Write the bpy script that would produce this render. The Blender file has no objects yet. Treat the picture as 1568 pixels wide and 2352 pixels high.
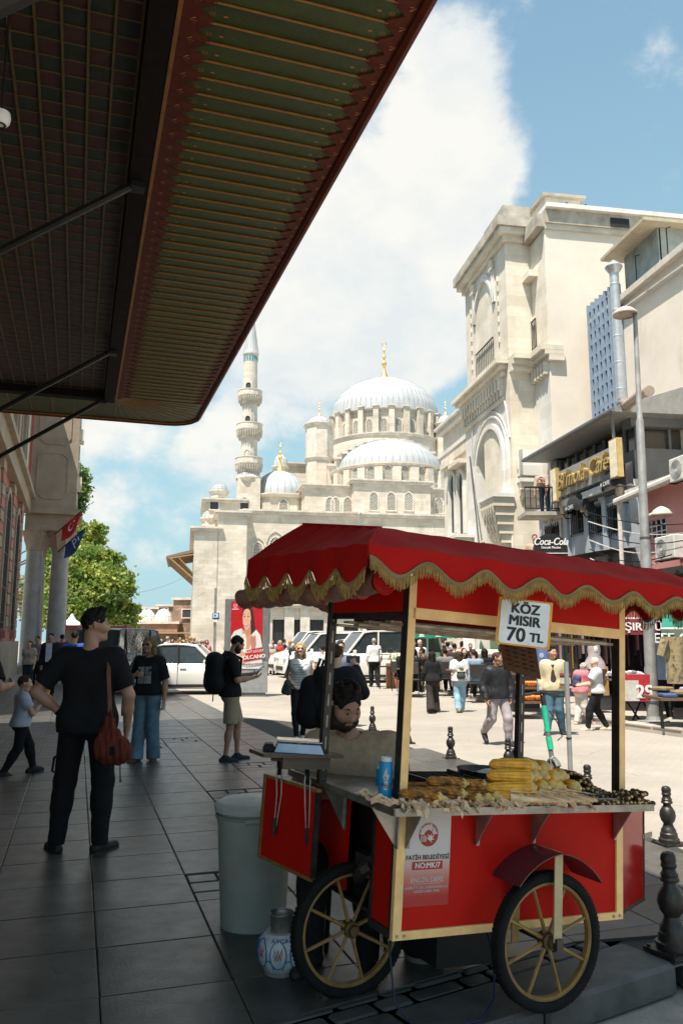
import bpy,math,random
import numpy as np
from mathutils import Vector as V,Matrix as MX
random.seed(7)
S=bpy.context.scene
COL=S.collection
R=math.radians
# ------------------------ camera, world, sun, exposure
FPX,CAMH=1829.0,1.63
TH=math.atan(295/FPX)
cd=bpy.data.cameras.new('camera'); cam=bpy.data.objects.new('camera',cd); COL.objects.link(cam)
cam.location=(0,0,CAMH); cam.rotation_euler=(math.pi/2+TH,0,0)
cd.sensor_fit='VERTICAL'; cd.sensor_height=36; cd.lens=28; cd.clip_start=.05; cd.clip_end=3000
S.camera=cam
ELEV=R(66.8)
SUNDIR=V((-.5*math.cos(ELEV),-.866*math.cos(ELEV),math.sin(ELEV)))
sd=bpy.data.lights.new('sun','SUN'); sun=bpy.data.objects.new('sun',sd); COL.objects.link(sun)
sd.energy=4.2; sd.angle=R(.53); sd.color=(1,.92,.81)
sun.rotation_euler=SUNDIR.to_track_quat('Z','Y').to_euler()
W=bpy.data.worlds.new('World'); S.world=W; W.use_nodes=True
S.view_settings.view_transform='Standard'; S.view_settings.look='None'
S.view_settings.gamma=1; S.view_settings.use_curve_mapping=False
S.view_settings.exposure=1.12
def ray(u,v):
 dx=(u-784)/FPX; dy=(1176-v)/FPX
 return V((dx,math.cos(TH)-dy*math.sin(TH),math.sin(TH)+dy*math.cos(TH)))
def at(u,v,Y):
 r=ray(u,v); return V((0,0,CAMH))+r*(Y/r.y)
def G(u,v,z=0.):
 r=ray(u,v); return V((0,0,CAMH))+r*((z-CAMH)/r.z)
def world_nodes():
 nt=W.node_tree; N=nt.nodes; L=nt.links
 bg=N['Background']; bg.inputs[1].default_value=.085
 sky=N.new('ShaderNodeTexSky'); sky.sky_type='NISHITA'; sky.sun_disc=False
 sky.sun_elevation=ELEV; sky.sun_rotation=math.atan2(SUNDIR.x,SUNDIR.y)
 sky.air_density=1.25; sky.dust_density=1.6; sky.ozone_density=2.2
 tc=N.new('ShaderNodeTexCoord')
 def mth(op,a,b=None,c=None):
  n=N.new('ShaderNodeMath'); n.operation=op
  for i,q in enumerate((a,b,c)):
   if q is None:continue
   if isinstance(q,(int,float)):n.inputs[i].default_value=q
   else:L.new(q,n.inputs[i])
  return n.outputs[0]
 nrm=N.new('ShaderNodeVectorMath'); nrm.operation='NORMALIZE'; L.new(tc.outputs['Generated'],nrm.inputs[0])
 def blob(u,v,deg,amp):
  d=ray(u,v).normalized()
  n=N.new('ShaderNodeVectorMath'); n.operation='DOT_PRODUCT'
  L.new(nrm.outputs[0],n.inputs[0]); n.inputs[1].default_value=d
  m=N.new('ShaderNodeMapRange'); m.interpolation_type='SMOOTHSTEP'
  m.inputs[1].default_value=math.cos(R(deg)); m.inputs[2].default_value=1.0
  m.inputs[3].default_value=0; m.inputs[4].default_value=amp
  L.new(n.outputs['Value'],m.inputs[0]); return m.outputs[0]
 tot=None
 for b in [(1010,170,5.5,.62),(1075,330,6,.66),(1000,470,8,.75),(900,640,10,.8),(760,760,9,.6),(560,560,9,.5),(300,560,11,.6),(960,760,6,.5),(640,900,5,.34),(270,1020,3.5,.40),(390,1045,3.5,.34),(520,1000,4,.30),(330,1200,5,.22),(200,1190,4,.2),(1350,400,14,-.25),(330,1120,5,-.15),(1430,60,4,.22),(-500,500,25,.8),(2400,900,22,.6),(1100,900,4,-.2)]:
  o=blob(*b); tot=o if tot is None else mth('ADD',tot,o)
 def noise(sc,det,stretch=2.0,rough=.58):
  mp=N.new('ShaderNodeMapping'); mp.inputs['Scale'].default_value=(1,1,stretch)
  L.new(nrm.outputs[0],mp.inputs[0])
  n=N.new('ShaderNodeTexNoise'); n.inputs['Scale'].default_value=sc; n.inputs['Detail'].default_value=det
  n.inputs['Roughness'].default_value=rough; L.new(mp.outputs[0],n.inputs[0]); return n.outputs[0]
 n1=noise(5.5,9,1.7); n2=noise(17,8,1.3,.62)
 a=mth('MULTIPLY_ADD',n1,2.1,-1.10); a=mth('MULTIPLY_ADD',n2,1.15,a); a=mth('ADD',a,-.56); a=mth('ADD',a,tot)
 mr=N.new('ShaderNodeMapRange'); mr.interpolation_type='SMOOTHSTEP'
 mr.inputs[1].default_value=-.05; mr.inputs[2].default_value=.66; L.new(a,mr.inputs[0])
 mask=mth('MULTIPLY',mr.outputs[0],.95)
 cr=N.new('ShaderNodeValToRGB'); e=cr.color_ramp.elements
 e[0].position=.34; e[0].color=(4.5,4.72,4.75,1); e[1].position=.58; e[1].color=(5.4,5.3,5.0,1)
 L.new(noise(8,7,1.5),cr.inputs[0])
 # pale air towards the horizon
 sp=N.new('ShaderNodeSeparateXYZ'); L.new(nrm.outputs[0],sp.inputs[0])
 hz=N.new('ShaderNodeMapRange'); hz.inputs[1].default_value=0; hz.inputs[2].default_value=.75; hz.inputs[3].default_value=.95; hz.inputs[4].default_value=.22; L.new(sp.outputs[2],hz.inputs[0])
 haz=N.new('ShaderNodeMix'); haz.data_type='RGBA'; L.new(hz.outputs[0],haz.inputs[0])
 tn=N.new('ShaderNodeMix'); tn.data_type='RGBA'; tn.blend_type='MULTIPLY'; tn.inputs[0].default_value=1; L.new(sky.outputs[0],tn.inputs[6]); tn.inputs[7].default_value=(.76,.97,.95,1); L.new(tn.outputs[2],haz.inputs[6]); haz.inputs[7].default_value=(2.6,3.95,4.4,1)
 mx=N.new('ShaderNodeMix'); mx.data_type='RGBA'
 L.new(mask,mx.inputs[0]); L.new(haz.outputs[2],mx.inputs[6]); L.new(cr.outputs[0],mx.inputs[7])
 L.new(mx.outputs[2],bg.inputs[0])
world_nodes()
# ------------------------ materials
MATS={}
def mat(name,rgb,rough=.65,metal=0.,var=.18,sc=6.,bump=.15,bsc=None,spec=.5,kind=None,**k):
 if name in MATS:return MATS[name]
 m=bpy.data.materials.new(name); m.use_nodes=True; nt=m.node_tree; N=nt.nodes; L=nt.links
 b=N['Principled BSDF']; b.inputs['Roughness'].default_value=rough; b.inputs['Metallic'].default_value=metal
 b.inputs['Specular IOR Level'].default_value=spec
 tc=N.new('ShaderNodeTexCoord'); co=tc.outputs['Object']
 if k.get('pos'):co=N.new('ShaderNodeNewGeometry').outputs['Position']
 def noise(s,d=5,c=co):
  n=N.new('ShaderNodeTexNoise'); n.inputs['Scale'].default_value=s; n.inputs['Detail'].default_value=d
  n.inputs['Roughness'].default_value=.62; L.new(c,n.inputs[0]); return n.outputs[0]
 def mix(f,a,c2,bt='MIX'):
  x=N.new('ShaderNodeMix'); x.data_type='RGBA'; x.blend_type=bt
  for i,q in ((0,f),(6,a),(7,c2)):
   if hasattr(q,'links'):L.new(q,x.inputs[i])
   else:x.inputs[i].default_value=q if i==0 else (*q[:3],1)
  return x.outputs[2]
 def ramp(i,p0,c0,p1,c1):
  r=N.new('ShaderNodeValToRGB'); e=r.color_ramp.elements
  e[0].position=p0; e[0].color=(*c0,1); e[1].position=p1; e[1].color=(*c1,1); L.new(i,r.inputs[0]); return r.outputs[0]
 dk=tuple(c*(1-var) for c in rgb); lt=tuple(min(1,c*(1+var*.8)) for c in rgb)
 base=ramp(noise(sc),.32,dk,.68,lt); h=None
 if k.get('per'):
  oi=N.new('ShaderNodeObjectInfo'); a=k['per']
  base=mix(1.0,base,ramp(oi.outputs['Random'],0,(1-a,)*3,1,(1+a*.5,)*3),'MULTIPLY')
 if k.get('stain'):
  stc,sts,stp=k['stain']
  mp=N.new('ShaderNodeMapping'); mp.inputs['Scale'].default_value=k.get('stretch',(1,1,1)); L.new(co,mp.inputs[0])
  base=mix(ramp(noise(sts,6,mp.outputs[0]),stp,(0,)*3,stp+.16,(1,)*3),base,stc)
 if k.get('crack'):
  vo=N.new('ShaderNodeTexVoronoi'); vo.feature='DISTANCE_TO_EDGE'; vo.inputs['Scale'].default_value=.85
  ds=N.new('ShaderNodeVectorMath'); ds.operation='ADD'; nz=N.new('ShaderNodeTexNoise'); nz.inputs['Scale'].default_value=4; L.new(co,nz.inputs[0]); L.new(co,ds.inputs[0])
  sc_=N.new('ShaderNodeVectorMath'); sc_.operation='SCALE'; sc_.inputs['Scale'].default_value=.25; L.new(nz.outputs[1],sc_.inputs[0]); L.new(sc_.outputs[0],ds.inputs[1]); L.new(ds.outputs[0],vo.inputs[0])
  ck=ramp(vo.outputs['Distance'],.0,(1,)*3,.006,(0,)*3); mk=ramp(noise(.9,2),.52,(0,)*3,.56,(.8,)*3)
  base=mix(mix(1.0,ck,mk,'MULTIPLY'),base,tuple(c*.25 for c in rgb))
  v2=N.new('ShaderNodeTexVoronoi'); v2.inputs['Scale'].default_value=3.2; L.new(co,v2.inputs[0])
  base=mix(ramp(v2.outputs['Distance'],.055,(.6,)*3,.075,(0,)*3),base,tuple(c*.45 for c in rgb))
  base=mix(ramp(noise(.7,3),.5,(0,)*3,.75,(.55,)*3),base,tuple(c*1.7 for c in rgb))
 if k.get('brick'):
  bw,bh,mc=k['brick']
  # project along the dominant wall direction: use x+y as the run and z as height
  sp=N.new('ShaderNodeSeparateXYZ'); L.new(co,sp.inputs[0])
  ad=N.new('ShaderNodeMath'); ad.operation='ADD'; L.new(sp.outputs[0],ad.inputs[0]); L.new(sp.outputs[1],ad.inputs[1])
  cb=N.new('ShaderNodeCombineXYZ'); L.new(ad.outputs[0],cb.inputs[0]); L.new(sp.outputs[2],cb.inputs[1])
  bt=N.new('ShaderNodeTexBrick'); bt.inputs['Scale'].default_value=1; bt.inputs['Brick Width'].default_value=bw
  bt.inputs['Row Height'].default_value=bh; bt.inputs['Mortar Size'].default_value=k.get('mortar',.018)
  bt.inputs['Mortar Smooth'].default_value=.6; bt.inputs['Bias'].default_value=0
  bt.inputs['Color1'].default_value=(1,1,1,1); bt.inputs['Color2'].default_value=(.84,.83,.8,1)
  bt.inputs['Mortar'].default_value=(*mc,1); L.new(cb.outputs[0],bt.inputs[0])
  base=mix(1.0,base,bt.outputs[0],'MULTIPLY'); h=bt.outputs[1]
 L.new(base,b.inputs['Base Color'])
 if rough<.95 and metal<1:
  rr=N.new('ShaderNodeMapRange'); rr.inputs[3].default_value=max(0,rough-.12); rr.inputs[4].default_value=min(1,rough+.14)
  L.new(noise(sc*2.3),rr.inputs[0]); L.new(rr.outputs[0],b.inputs['Roughness'])
 if bump:
  bp=N.new('ShaderNodeBump'); bp.inputs['Strength'].default_value=bump; bp.inputs['Distance'].default_value=k.get('bd',.01)
  L.new(noise(bsc or sc*5,6),bp.inputs['Height']); L.new(bp.outputs[0],b.inputs['Normal'])
 if k.get('emit'):
  b.inputs['Emission Color'].default_value=(*rgb,1); b.inputs['Emission Strength'].default_value=k['emit']
 if k.get('alpha'):b.inputs['Alpha'].default_value=k['alpha']
 if k.get('trans'):b.inputs['Transmission Weight'].default_value=k['trans']
 if k.get('sss'):b.inputs['Subsurface Weight'].default_value=k['sss']; b.inputs['Subsurface Radius'].default_value=(.02,.008,.004)
 if k.get('transl'):
  t=N.new('ShaderNodeBsdfTranslucent'); t.inputs[0].default_value=(*k['transl'],1)
  ms=N.new('ShaderNodeMixShader'); ms.inputs[0].default_value=.35
  L.new(b.outputs[0],ms.inputs[1]); L.new(t.outputs[0],ms.inputs[2]); L.new(ms.outputs[0],N['Material Output'].inputs[0])
 MATS[name]=m; return m
 # ------------------------ object helpers
MW={}
def mw(o):return MW.get(o.name,MX.Identity(4)) if o else MX.Identity(4)
def tag(o,label=None,cat=None,group=None,kind=None):
 for k,v in (('label',label),('category',cat),('group',group),('kind',kind)):
  if v:o[k]=v
 return o
def thing(name,label,cat,loc=(0,0,0),rz=0.,group=None,mtx=None):
 o=bpy.data.objects.new(name,None); o.empty_display_size=.1; COL.objects.link(o)
 m=mtx or MX.Translation(V(loc)) @ MX.Rotation(rz,4,'Z')
 o.matrix_world=m; o.location,o.rotation_mode=m.to_translation(),'XYZ'; o.rotation_euler=m.to_euler()
 MW[o.name]=m
 return tag(o,label,cat,group)
def link(name,me,parent=None,mtx=None):
 o=bpy.data.objects.new(name,me); COL.objects.link(o)
 if parent:o.parent=parent
 if mtx is not None:
  o.location=mtx.to_translation(); o.rotation_euler=mtx.to_euler(); o.scale=mtx.to_scale()
  MW[o.name]=mw(parent) @ mtx
 elif parent:MW[o.name]=mw(parent)
 return o
def dup(root,loc,rz=None,label=None,group=None,mats=None,scale=None):
 r=root.copy(); COL.objects.link(r); r.location=loc
 if rz is not None:r.rotation_euler=(root.rotation_euler[0],root.rotation_euler[1],rz)
 if scale:r.scale=(scale,)*3
 if label:r['label']=label
 if group:r['group']=group
 def rec(src,dst):
  for ch in list(src.children):
   c=ch.copy(); COL.objects.link(c); c.parent=dst
   if mats:
    b=ch.name.split('.')[0]
    if b in mats and c.material_slots:
     c.material_slots[0].link='OBJECT'; c.material_slots[0].material=mats[b]
   rec(ch,c)
 rec(root,r); return r
class MB:
 def __init__(s):s.v=[]; s.f=[]; s.m=[]; s.mi=0; s.X=None
 def add(s,vs,fs):
  o=len(s.v)
  s.v+=[tuple(s.X @ V(p)) for p in vs] if s.X else [tuple(p) for p in vs]
  s.f+=[tuple(i+o for i in f) for f in fs]; s.m+=[s.mi]*len(fs); return s
 def box(s,c,d,rz=0.,mtx=None,tx=1.,ty=None):
  ty=tx if ty is None else ty
  x,y,z=d[0]/2,d[1]/2,d[2]/2; M_=MX.Translation(V(c)) @ (mtx if mtx else MX.Rotation(rz,4,'Z'))
  vs=[M_ @ V(p) for p in [(-x,-y,-z),(x,-y,-z),(x,y,-z),(-x,y,-z),(-x*tx,-y*ty,z),(x*tx,-y*ty,z),(x*tx,y*ty,z),(-x*tx,y*ty,z)]]
  return s.add(vs,[(0,3,2,1),(4,5,6,7),(0,1,5,4),(1,2,6,5),(2,3,7,6),(3,0,4,7)])
 def b2(s,a,b):return s.box([(a[i]+b[i])/2 for i in range(3)],[abs(b[i]-a[i]) for i in range(3)])
 def bbox(s,c,d,bev=.01,rz=0.):
 # chamfered box: lathe-like rings
  x,y,z=d[0]/2,d[1]/2,d[2]/2; M_=MX.Translation(V(c)) @ MX.Rotation(rz,4,'Z')
  rings=[]
  for zz,q in ((-z,bev),(-z+bev,0),(z-bev,0),(z,bev)):
   a,b=x-q,y-q; k=bev
   rings.append([(-a+k,-b,zz),(a-k,-b,zz),(a,-b+k,zz),(a,b-k,zz),(a-k,b,zz),(-a+k,b,zz),(-a,b-k,zz),(-a,-b+k,zz)])
  vs=[M_ @ V(p) for r in rings for p in r]; fs=[tuple(range(7,-1,-1)),tuple(range(24,32))]
  for r in range(3):
   for i in range(8):
    j=(i+1) % 8; fs.append((r*8+i,r*8+j,r*8+8+j,r*8+8+i))
  return s.add(vs,fs)
 def cyl(s,p0,p1,r0,r1=None,n=12,caps=True):
  r1=r0 if r1 is None else r1; p0,p1=V(p0),V(p1); d=(p1-p0)
  q=d.to_track_quat('Z','Y'); vs=[]
  for p,r in ((p0,r0),(p1,r1)):
   for i in range(n):
    a=2*math.pi*i/n; vs.append(p+q @ V((r*math.cos(a),r*math.sin(a),0)))
  fs=[(i,(i+1) % n,n+(i+1) % n,n+i) for i in range(n)]
  if caps:fs+=[tuple(range(n-1,-1,-1)),tuple(range(n,2*n))]
  return s.add(vs,fs)
 def tube(s,pts,r,n=8,closed=False,flat=None):
  pts=[V(p) for p in pts]; m=len(pts); vs=[]; rr=r if hasattr(r,'__len__') else [r]*m
  up=V((0,0,1)); prev=None
  for i,p in enumerate(pts):
   a=pts[(i-1) % m] if (closed or i>0) else p; b=pts[(i+1) % m] if (closed or i<m-1) else p
   t=(b-a).normalized()
   if prev is None:
    x=t.cross(up); x=x if x.length>.05 else t.cross(V((1,0,0)))
   else:x=prev-t*prev.dot(t)
   x.normalize(); prev=x; y=t.cross(x)
   for k in range(n):
    w=2*math.pi*k/n+math.pi/n; vs.append(p+(x*math.cos(w)*(flat or 1)+y*math.sin(w))*rr[i])
  fs=[]
  for i in range(m if closed else m-1):
   for k in range(n):
    a,b=i*n,((i+1) % m)*n; fs.append((a+k,a+(k+1) % n,b+(k+1) % n,b+k))
  if not closed:fs+=[tuple(range(n-1,-1,-1)),tuple(range((m-1)*n,m*n))]
  return s.add(vs,fs)
 def lathe(s,prof,c=(0,0,0),n=24,mtx=None,a0=0.,a1=2*math.pi,fn=None):
  full=abs(a1-a0-2*math.pi)<1e-6; cols=n if full else n+1; vs=[]; c=V(c)
  for r,z in prof:
   for i in range(cols):
    a=a0+(a1-a0)*i/n; q=fn(r,z,a) if fn else r
    p=V((q*math.cos(a),q*math.sin(a),z)); vs.append(c+(mtx @ p if mtx else p))
  fs=[]
  for j in range(len(prof)-1):
   for i in range(n):
    k=(i+1) % cols if full else i+1
    fs.append((j*cols+i,j*cols+k,(j+1)*cols+k,(j+1)*cols+i))
  return s.add(vs,fs)
 def sph(s,c,r,n=12,m=8,sc=(1,1,1)):
  c=V(c); prof=[(r*math.sin(math.pi*i/m),-r*math.cos(math.pi*i/m)) for i in range(m+1)]
  vs=[];
  for rr,z in prof:
   for i in range(n):
    a=2*math.pi*i/n; vs.append(c+V((rr*math.cos(a)*sc[0],rr*math.sin(a)*sc[1],z*sc[2])))
  return s.add(vs,[(j*n+i,j*n+(i+1) % n,(j+1)*n+(i+1) % n,(j+1)*n+i) for j in range(m) for i in range(n)])
 def prism(s,poly,d,fr):
  n=len(poly); vs=[fr(x,y,0) for x,y in poly]+[fr(x,y,d) for x,y in poly]
  return s.add(vs,[tuple(range(n-1,-1,-1)),tuple(range(n,2*n))]+[(i,(i+1) % n,n+(i+1) % n,n+i) for i in range(n)])
 def grid(s,nx,ny,fn):
  vs=[fn(i/nx,j/ny) for j in range(ny+1) for i in range(nx+1)]
  return s.add(vs,[(j*(nx+1)+i,j*(nx+1)+i+1,(j+1)*(nx+1)+i+1,(j+1)*(nx+1)+i) for j in range(ny) for i in range(nx)])
 def mesh(s,name,mats,smooth=False,inv=None,ang=None):
  me=bpy.data.meshes.new(name)
  vs=[inv @ V(p) for p in s.v] if inv else s.v
  me.from_pydata(vs,[],s.f); mats=mats if isinstance(mats,(list,tuple)) else [mats]
  for m in mats:me.materials.append(m)
  if len(mats)>1:me.polygons.foreach_set('material_index',s.m)
  if smooth:
   me.polygons.foreach_set('use_smooth',[True]*len(s.f))
   if ang:me.set_sharp_from_angle(angle=R(ang))
  me.validate(); me.update(); return me
 def build(s,name,mats,parent=None,smooth=False,world=True,ang=40):
  inv=mw(parent).inverted() if (world and parent) else None
  return link(name,s.mesh(name,mats,smooth,inv,ang),parent)
def struct(name,mb,m,smooth=False):return tag(mb.build(name,m,None,smooth),kind='structure')
def text(name,body,m,mtx,size,parent=None,ext=.002,bold=0.,align='CENTER',shear=0.,sx=1.,world=True):
 cu=bpy.data.curves.new(name,'FONT'); cu.body=body; cu.size=size; cu.align_x=align; cu.align_y='CENTER'
 cu.extrude=ext; nb_=6 if bold>size*.008 else 1; cu.offset=0; cu.shear=shear; cu.resolution_u=4
 ob=bpy.data.objects.new(name,cu); COL.objects.link(ob)
 me=bpy.data.meshes.new_from_object(ob.evaluated_get(bpy.context.evaluated_depsgraph_get())); bpy.data.objects.remove(ob)
 if nb_>1:
  vs,fs=[v.co.copy() for v in me.vertices],[tuple(p.vertices) for p in me.polygons]; q=MB(); r_=bold*.95
  for k in range(6):d=V((r_*(k % 3-1),r_*.6*(1 if k>2 else-1),k*max(.0002,ext*.25))); q.add([v+d for v in vs],fs)
  me=q.mesh(name,m)
 T=mtx @ MX.Diagonal((sx,1,1,1))
 if world and parent:T=mw(parent).inverted() @ T
 me.transform(T); me.materials.clear(); me.materials.append(m); me.name=name
 return link(name,me,parent)
def face_mtx(p,right,up):
 x=V(right).normalized(); y=V(up); y=(y-x*y.dot(x)).normalized(); z=x.cross(y)
 m=MX((x,y,z)).transposed().to_4x4(); return MX.Translation(V(p)) @ m
class Fr:
 def __init__(s,o,d,nrm):s.o=V(o); s.d=V(d).normalized(); s.n=V(nrm).normalized()
 def __call__(s,t,z,n=0.):return s.o+s.d*t+s.n*n+V((0,0,z))
 def px(s,u,v,n=0.):
  r=ray(u,v); o=V((0,0,CAMH)); k=(s.o+s.n*n-o).dot(s.n)/r.dot(s.n); p=o+r*k-s.o
  return p.dot(s.d),p.z
 def box(s,mb,t0,t1,z0,z1,n0,n1):
  vs=[s(t,z,n) for n in (n0,n1) for t,z in ((t0,z0),(t1,z0),(t1,z1),(t0,z1))]
  return mb.add(vs,[(0,1,2,3),(7,6,5,4),(0,4,5,1),(1,5,6,2),(2,6,7,3),(3,7,4,0)])
 def mtx(s,t,z,n=0.,flip=False):return face_mtx(s(t,z,n),s.d*(-1 if flip else 1),(0,0,1))
def arch(kind,w,zs,k=8):
 h=w/2; pts=[]
 for i in range(2*k+1):
  q=i/k-1
  if kind=='flat':pts.append((q*h,zs)); continue
  if kind=='round':a=math.pi*(1-i/(2*k)); pts.append((h*math.cos(a),zs+h*math.sin(a)))
  else:
   x=q*h; rr=h*(1.35 if kind=='point' else 1.12); cx=rr-h
   pts.append((x,zs+math.sqrt(max(0,rr*rr-(abs(x)+cx)**2))))
 return pts
def wall(mb,fr,t0,t1,z0,z1,ops=(),th=.3,n1=0.):
 """wall slab between n1-th and n1 with arched openings ops = (tc, w, sill, spring, kind), sorted by tc, not overlapping"""
 cur=t0
 for tc,w,sl,sp,kd in sorted(ops):
  fr.box(mb,cur,tc-w/2,z0,z1,n1-th,n1)
  if sl>z0:fr.box(mb,tc-w/2,tc+w/2,z0,sl,n1-th,n1)
  a=arch(kd,w,sp)
  for (xa,za),(xb,zb) in zip(a,a[1:]):
   if za>=z1-.01 and zb>=z1-.01:continue
   vs=[fr(tc+x,z,n) for n in (n1-th,n1) for x,z in ((xa,za),(xb,zb),(xb,z1),(xa,z1))]
   mb.add(vs,[(0,1,2,3),(7,6,5,4),(0,4,5,1),(2,6,7,3)])
  cur=tc+w/2
 fr.box(mb,cur,t1,z0,z1,n1-th,n1); return mb
def arch_fill(mb,fr,tc,w,sill,spring,kind,n=0.,grow=0.):
 a=arch(kind,w+2*grow,spring)
 pts=[(tc-w/2-grow,sill-grow)]+[(tc+x,z) for x,z in a]+[(tc+w/2+grow,sill-grow)]
 return mb.add([fr(t,z,n) for t,z in pts],[tuple(range(len(pts)))])
def arch_trim(mb,fr,tc,w,sill,spring,kind,n0,n1,wd,legs=True):
 a=arch(kind,w,spring); b=arch(kind,w+2*wd,spring)
 A=[(tc+x,z) for x,z in a]; B=[(tc+x,z) for x,z in b]
 if kind=='flat':B=[(t,z+wd) for t,z in B]
 if legs:A=[(tc-w/2,sill)]+A+[(tc+w/2,sill)]; B=[(tc-w/2-wd,sill)]+B+[(tc+w/2+wd,sill)]
 n=len(A); vs=[fr(t,z,q) for q in (n0,n1) for t,z in A+B]; fs=[]
 for i in range(n-1):
  fs+=[(i,i+1,n+i+1,n+i),(2*n+i,3*n+i,3*n+i+1,2*n+i+1),(i,2*n+i,2*n+i+1,i+1),(n+i,n+i+1,3*n+i+1,3*n+i)]
 return mb.add(vs,fs)
def cornice(mb,fr,t0,t1,z,steps):
 for h,o in steps:fr.box(mb,t0-o,t1+o,z,z+h,-.05,o); z+=h
 return mb
 # directions of the street: D1 runs along the arcade and paving, D2 along the shops on the right
D1=V((-.3277,1,0)).normalized(); N1=V((D1.y,-D1.x,0))
D2=V((-.1641,1,0)).normalized(); N2=V((D2.y,-D2.x,0))
def nd(n,d,z=0.):return N1*n+D1*d+V((0,0,z))
def md(m,d,z=0.):return N2*m+D2*d+V((0,0,z))
# ------------------------ palette
stone=mat('limestone',(.63,.56,.475),.85,brick=(1.3,.42,(.72,.69,.64)),mortar=.012,sc=.35,var=.22,bump=.3,bsc=3,stain=((.34,.31,.26),.8,.60),stretch=(1,1,.35))
stone_tr=mat('limestone_trim',(.56,.51,.44),.85,sc=1.2,var=.2,bump=.3,bsc=9,stain=((.22,.2,.17),1.5,.62),stretch=(1,1,.3))
leadm=mat('lead_sheet',(.40,.41,.41),.6,.0,sc=.6,var=.12,bump=.2,bsc=4,stain=((.44,.46,.465),1.2,.5),stretch=(1,1,.25)); ribm=mat('lead_rib_grey',(.27,.295,.315),.6,bump=0)
gold=mat('gilding',(.95,.60,.16),.3,.85,bump=0)
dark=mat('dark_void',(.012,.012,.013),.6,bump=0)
glass=mat('dark_glass',(.03,.035,.04),.12,0,sc=.8,var=.4,bump=.02)
iron=mat('black_iron',(.018,.018,.018),.42,.4,bump=.2)
plaster=mat('cream_plaster',(.70,.625,.53),.88,sc=.5,var=.1,bump=.35,bsc=5,stain=((.48,.40,.31),.55,.6),stretch=(1,1,.35))
ornst=mat('carved_stone',(.72,.655,.55),.85,brick=(.95,.42,(.82,.79,.74)),mortar=.009,sc=1.0,var=.14,bump=.5,bsc=9,stain=((.60,.52,.41),.9,.58),stretch=(1,1,.4))
ornwh=mat('pale_carved_stone',(.72,.70,.66),.8,brick=(.8,.42,(.86,.84,.8)),mortar=.007,sc=1.0,var=.1,bump=.4,bsc=9,stain=((.5,.44,.34),1.2,.62),stretch=(1,1,.3))
dirty=mat('weathered_concrete',(.40,.36,.30),.92,sc=1.5,var=.35,bump=.5,bsc=12)
slab=mat('paving_slab',(.078,.074,.067),.37,pos=True,crack=True,sc=3.2,var=.38,bump=.3,bsc=55,per=.4,stain=((.045,.043,.04),16,.55),bd=.005)
slabL=mat('pale_road_stone',(.32,.285,.245),.75,pos=True,sc=1.4,var=.2,bump=.35,bsc=40,per=.2,stain=((.27,.24,.2),2.2,.62),bd=.006)
joint=mat('joint_dirt',(.035,.033,.03),.85,sc=12,bump=.4)
kerbm=mat('granite_kerb',(.072,.07,.066),.6,pos=True,sc=5,var=.35,bump=.5,bsc=60,per=.25,bd=.006)
# ------------------------ ground
# road surface: one sheet of pale stone to the horizon, cut back where the near street lies lower
KA,KB,KC=V((-6,-.35,0)),V((1.72,4.36,0)),V((9,5.9,0))
mb=MB()
mb.add([(-900,1200,0),(-900,-20,0),(-6,-20,0),KA,KB,KC,(900,5.9,0),(900,1200,0)],[(1,2,3,0),(0,3,4,7),(4,5,7),(5,6,7)])
road_mat=mat('setts_road',(.30,.270,.232),.8,crack=True,sc=.25,var=.16,bump=.5,bsc=14,stain=((.22,.197,.168),.7,.52),bd=.01)
def sett_road(m):
# wavy cut stone joints laid into the road surface
 nt=m.node_tree; N=nt.nodes; L=nt.links; b=N['Principled BSDF']
 tc=N.new('ShaderNodeTexCoord'); mp=N.new('ShaderNodeMapping'); mp.inputs['Rotation'].default_value=(0,0,R(-62)); L.new(tc.outputs['Object'],mp.inputs[0])
 bt=N.new('ShaderNodeTexBrick'); bt.inputs['Scale'].default_value=1; bt.inputs['Brick Width'].default_value=.22; bt.inputs['Row Height'].default_value=.11
 bt.inputs['Mortar Size'].default_value=.009; bt.inputs['Mortar Smooth'].default_value=.8
 bt.inputs['Color1'].default_value=(1,1,1,1); bt.inputs['Color2'].default_value=(.86,.86,.85,1); bt.inputs['Mortar'].default_value=(.62,.6,.57,1)
 L.new(mp.outputs[0],bt.inputs[0]); src=b.inputs['Base Color'].links[0].from_socket
 x=N.new('ShaderNodeMix'); x.data_type='RGBA'; x.blend_type='MULTIPLY'; x.inputs[0].default_value=.22
 L.new(src,x.inputs[6]); L.new(bt.outputs[0],x.inputs[7]); L.new(x.outputs[2],b.inputs['Base Color'])
sett_road(road_mat)
struct('ground',mb,road_mat)
mb=MB()
mb.add([(-60,-60,-.14),(60,-60,-.14),(60,30,-.14),(-60,30,-.14)],[(0,1,2,3)])
tag(mb.build('near_road',mat('near_road_stone',(.34,.30,.26),.75,sc=3,var=.3,bump=.6,bsc=60)),kind='structure')
# dark bedding under the pavement slabs
def kerb_y(x):
 a,b=(KA,KB) if x<KB.x else (KB,KC)
 return a.y+(b.y-a.y)*(x-a.x)/(b.x-a.x)
bed=[nd(-2.95,34),nd(-2.95,1),KA+V((.3,.35,0)),KB+V((0,.05,0)),V((2.9,4.8,0)),V((2.85,6.0,0)),V((.35,15.4,0)),nd(3.1,18),nd(3.1,34)]
mb=MB(); mb.add([p+V((0,0,.004)) for p in bed],[tuple(range(len(bed)-1,-1,-1))])
pave=tag(mb.build('pavement',joint),kind='structure')
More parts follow.
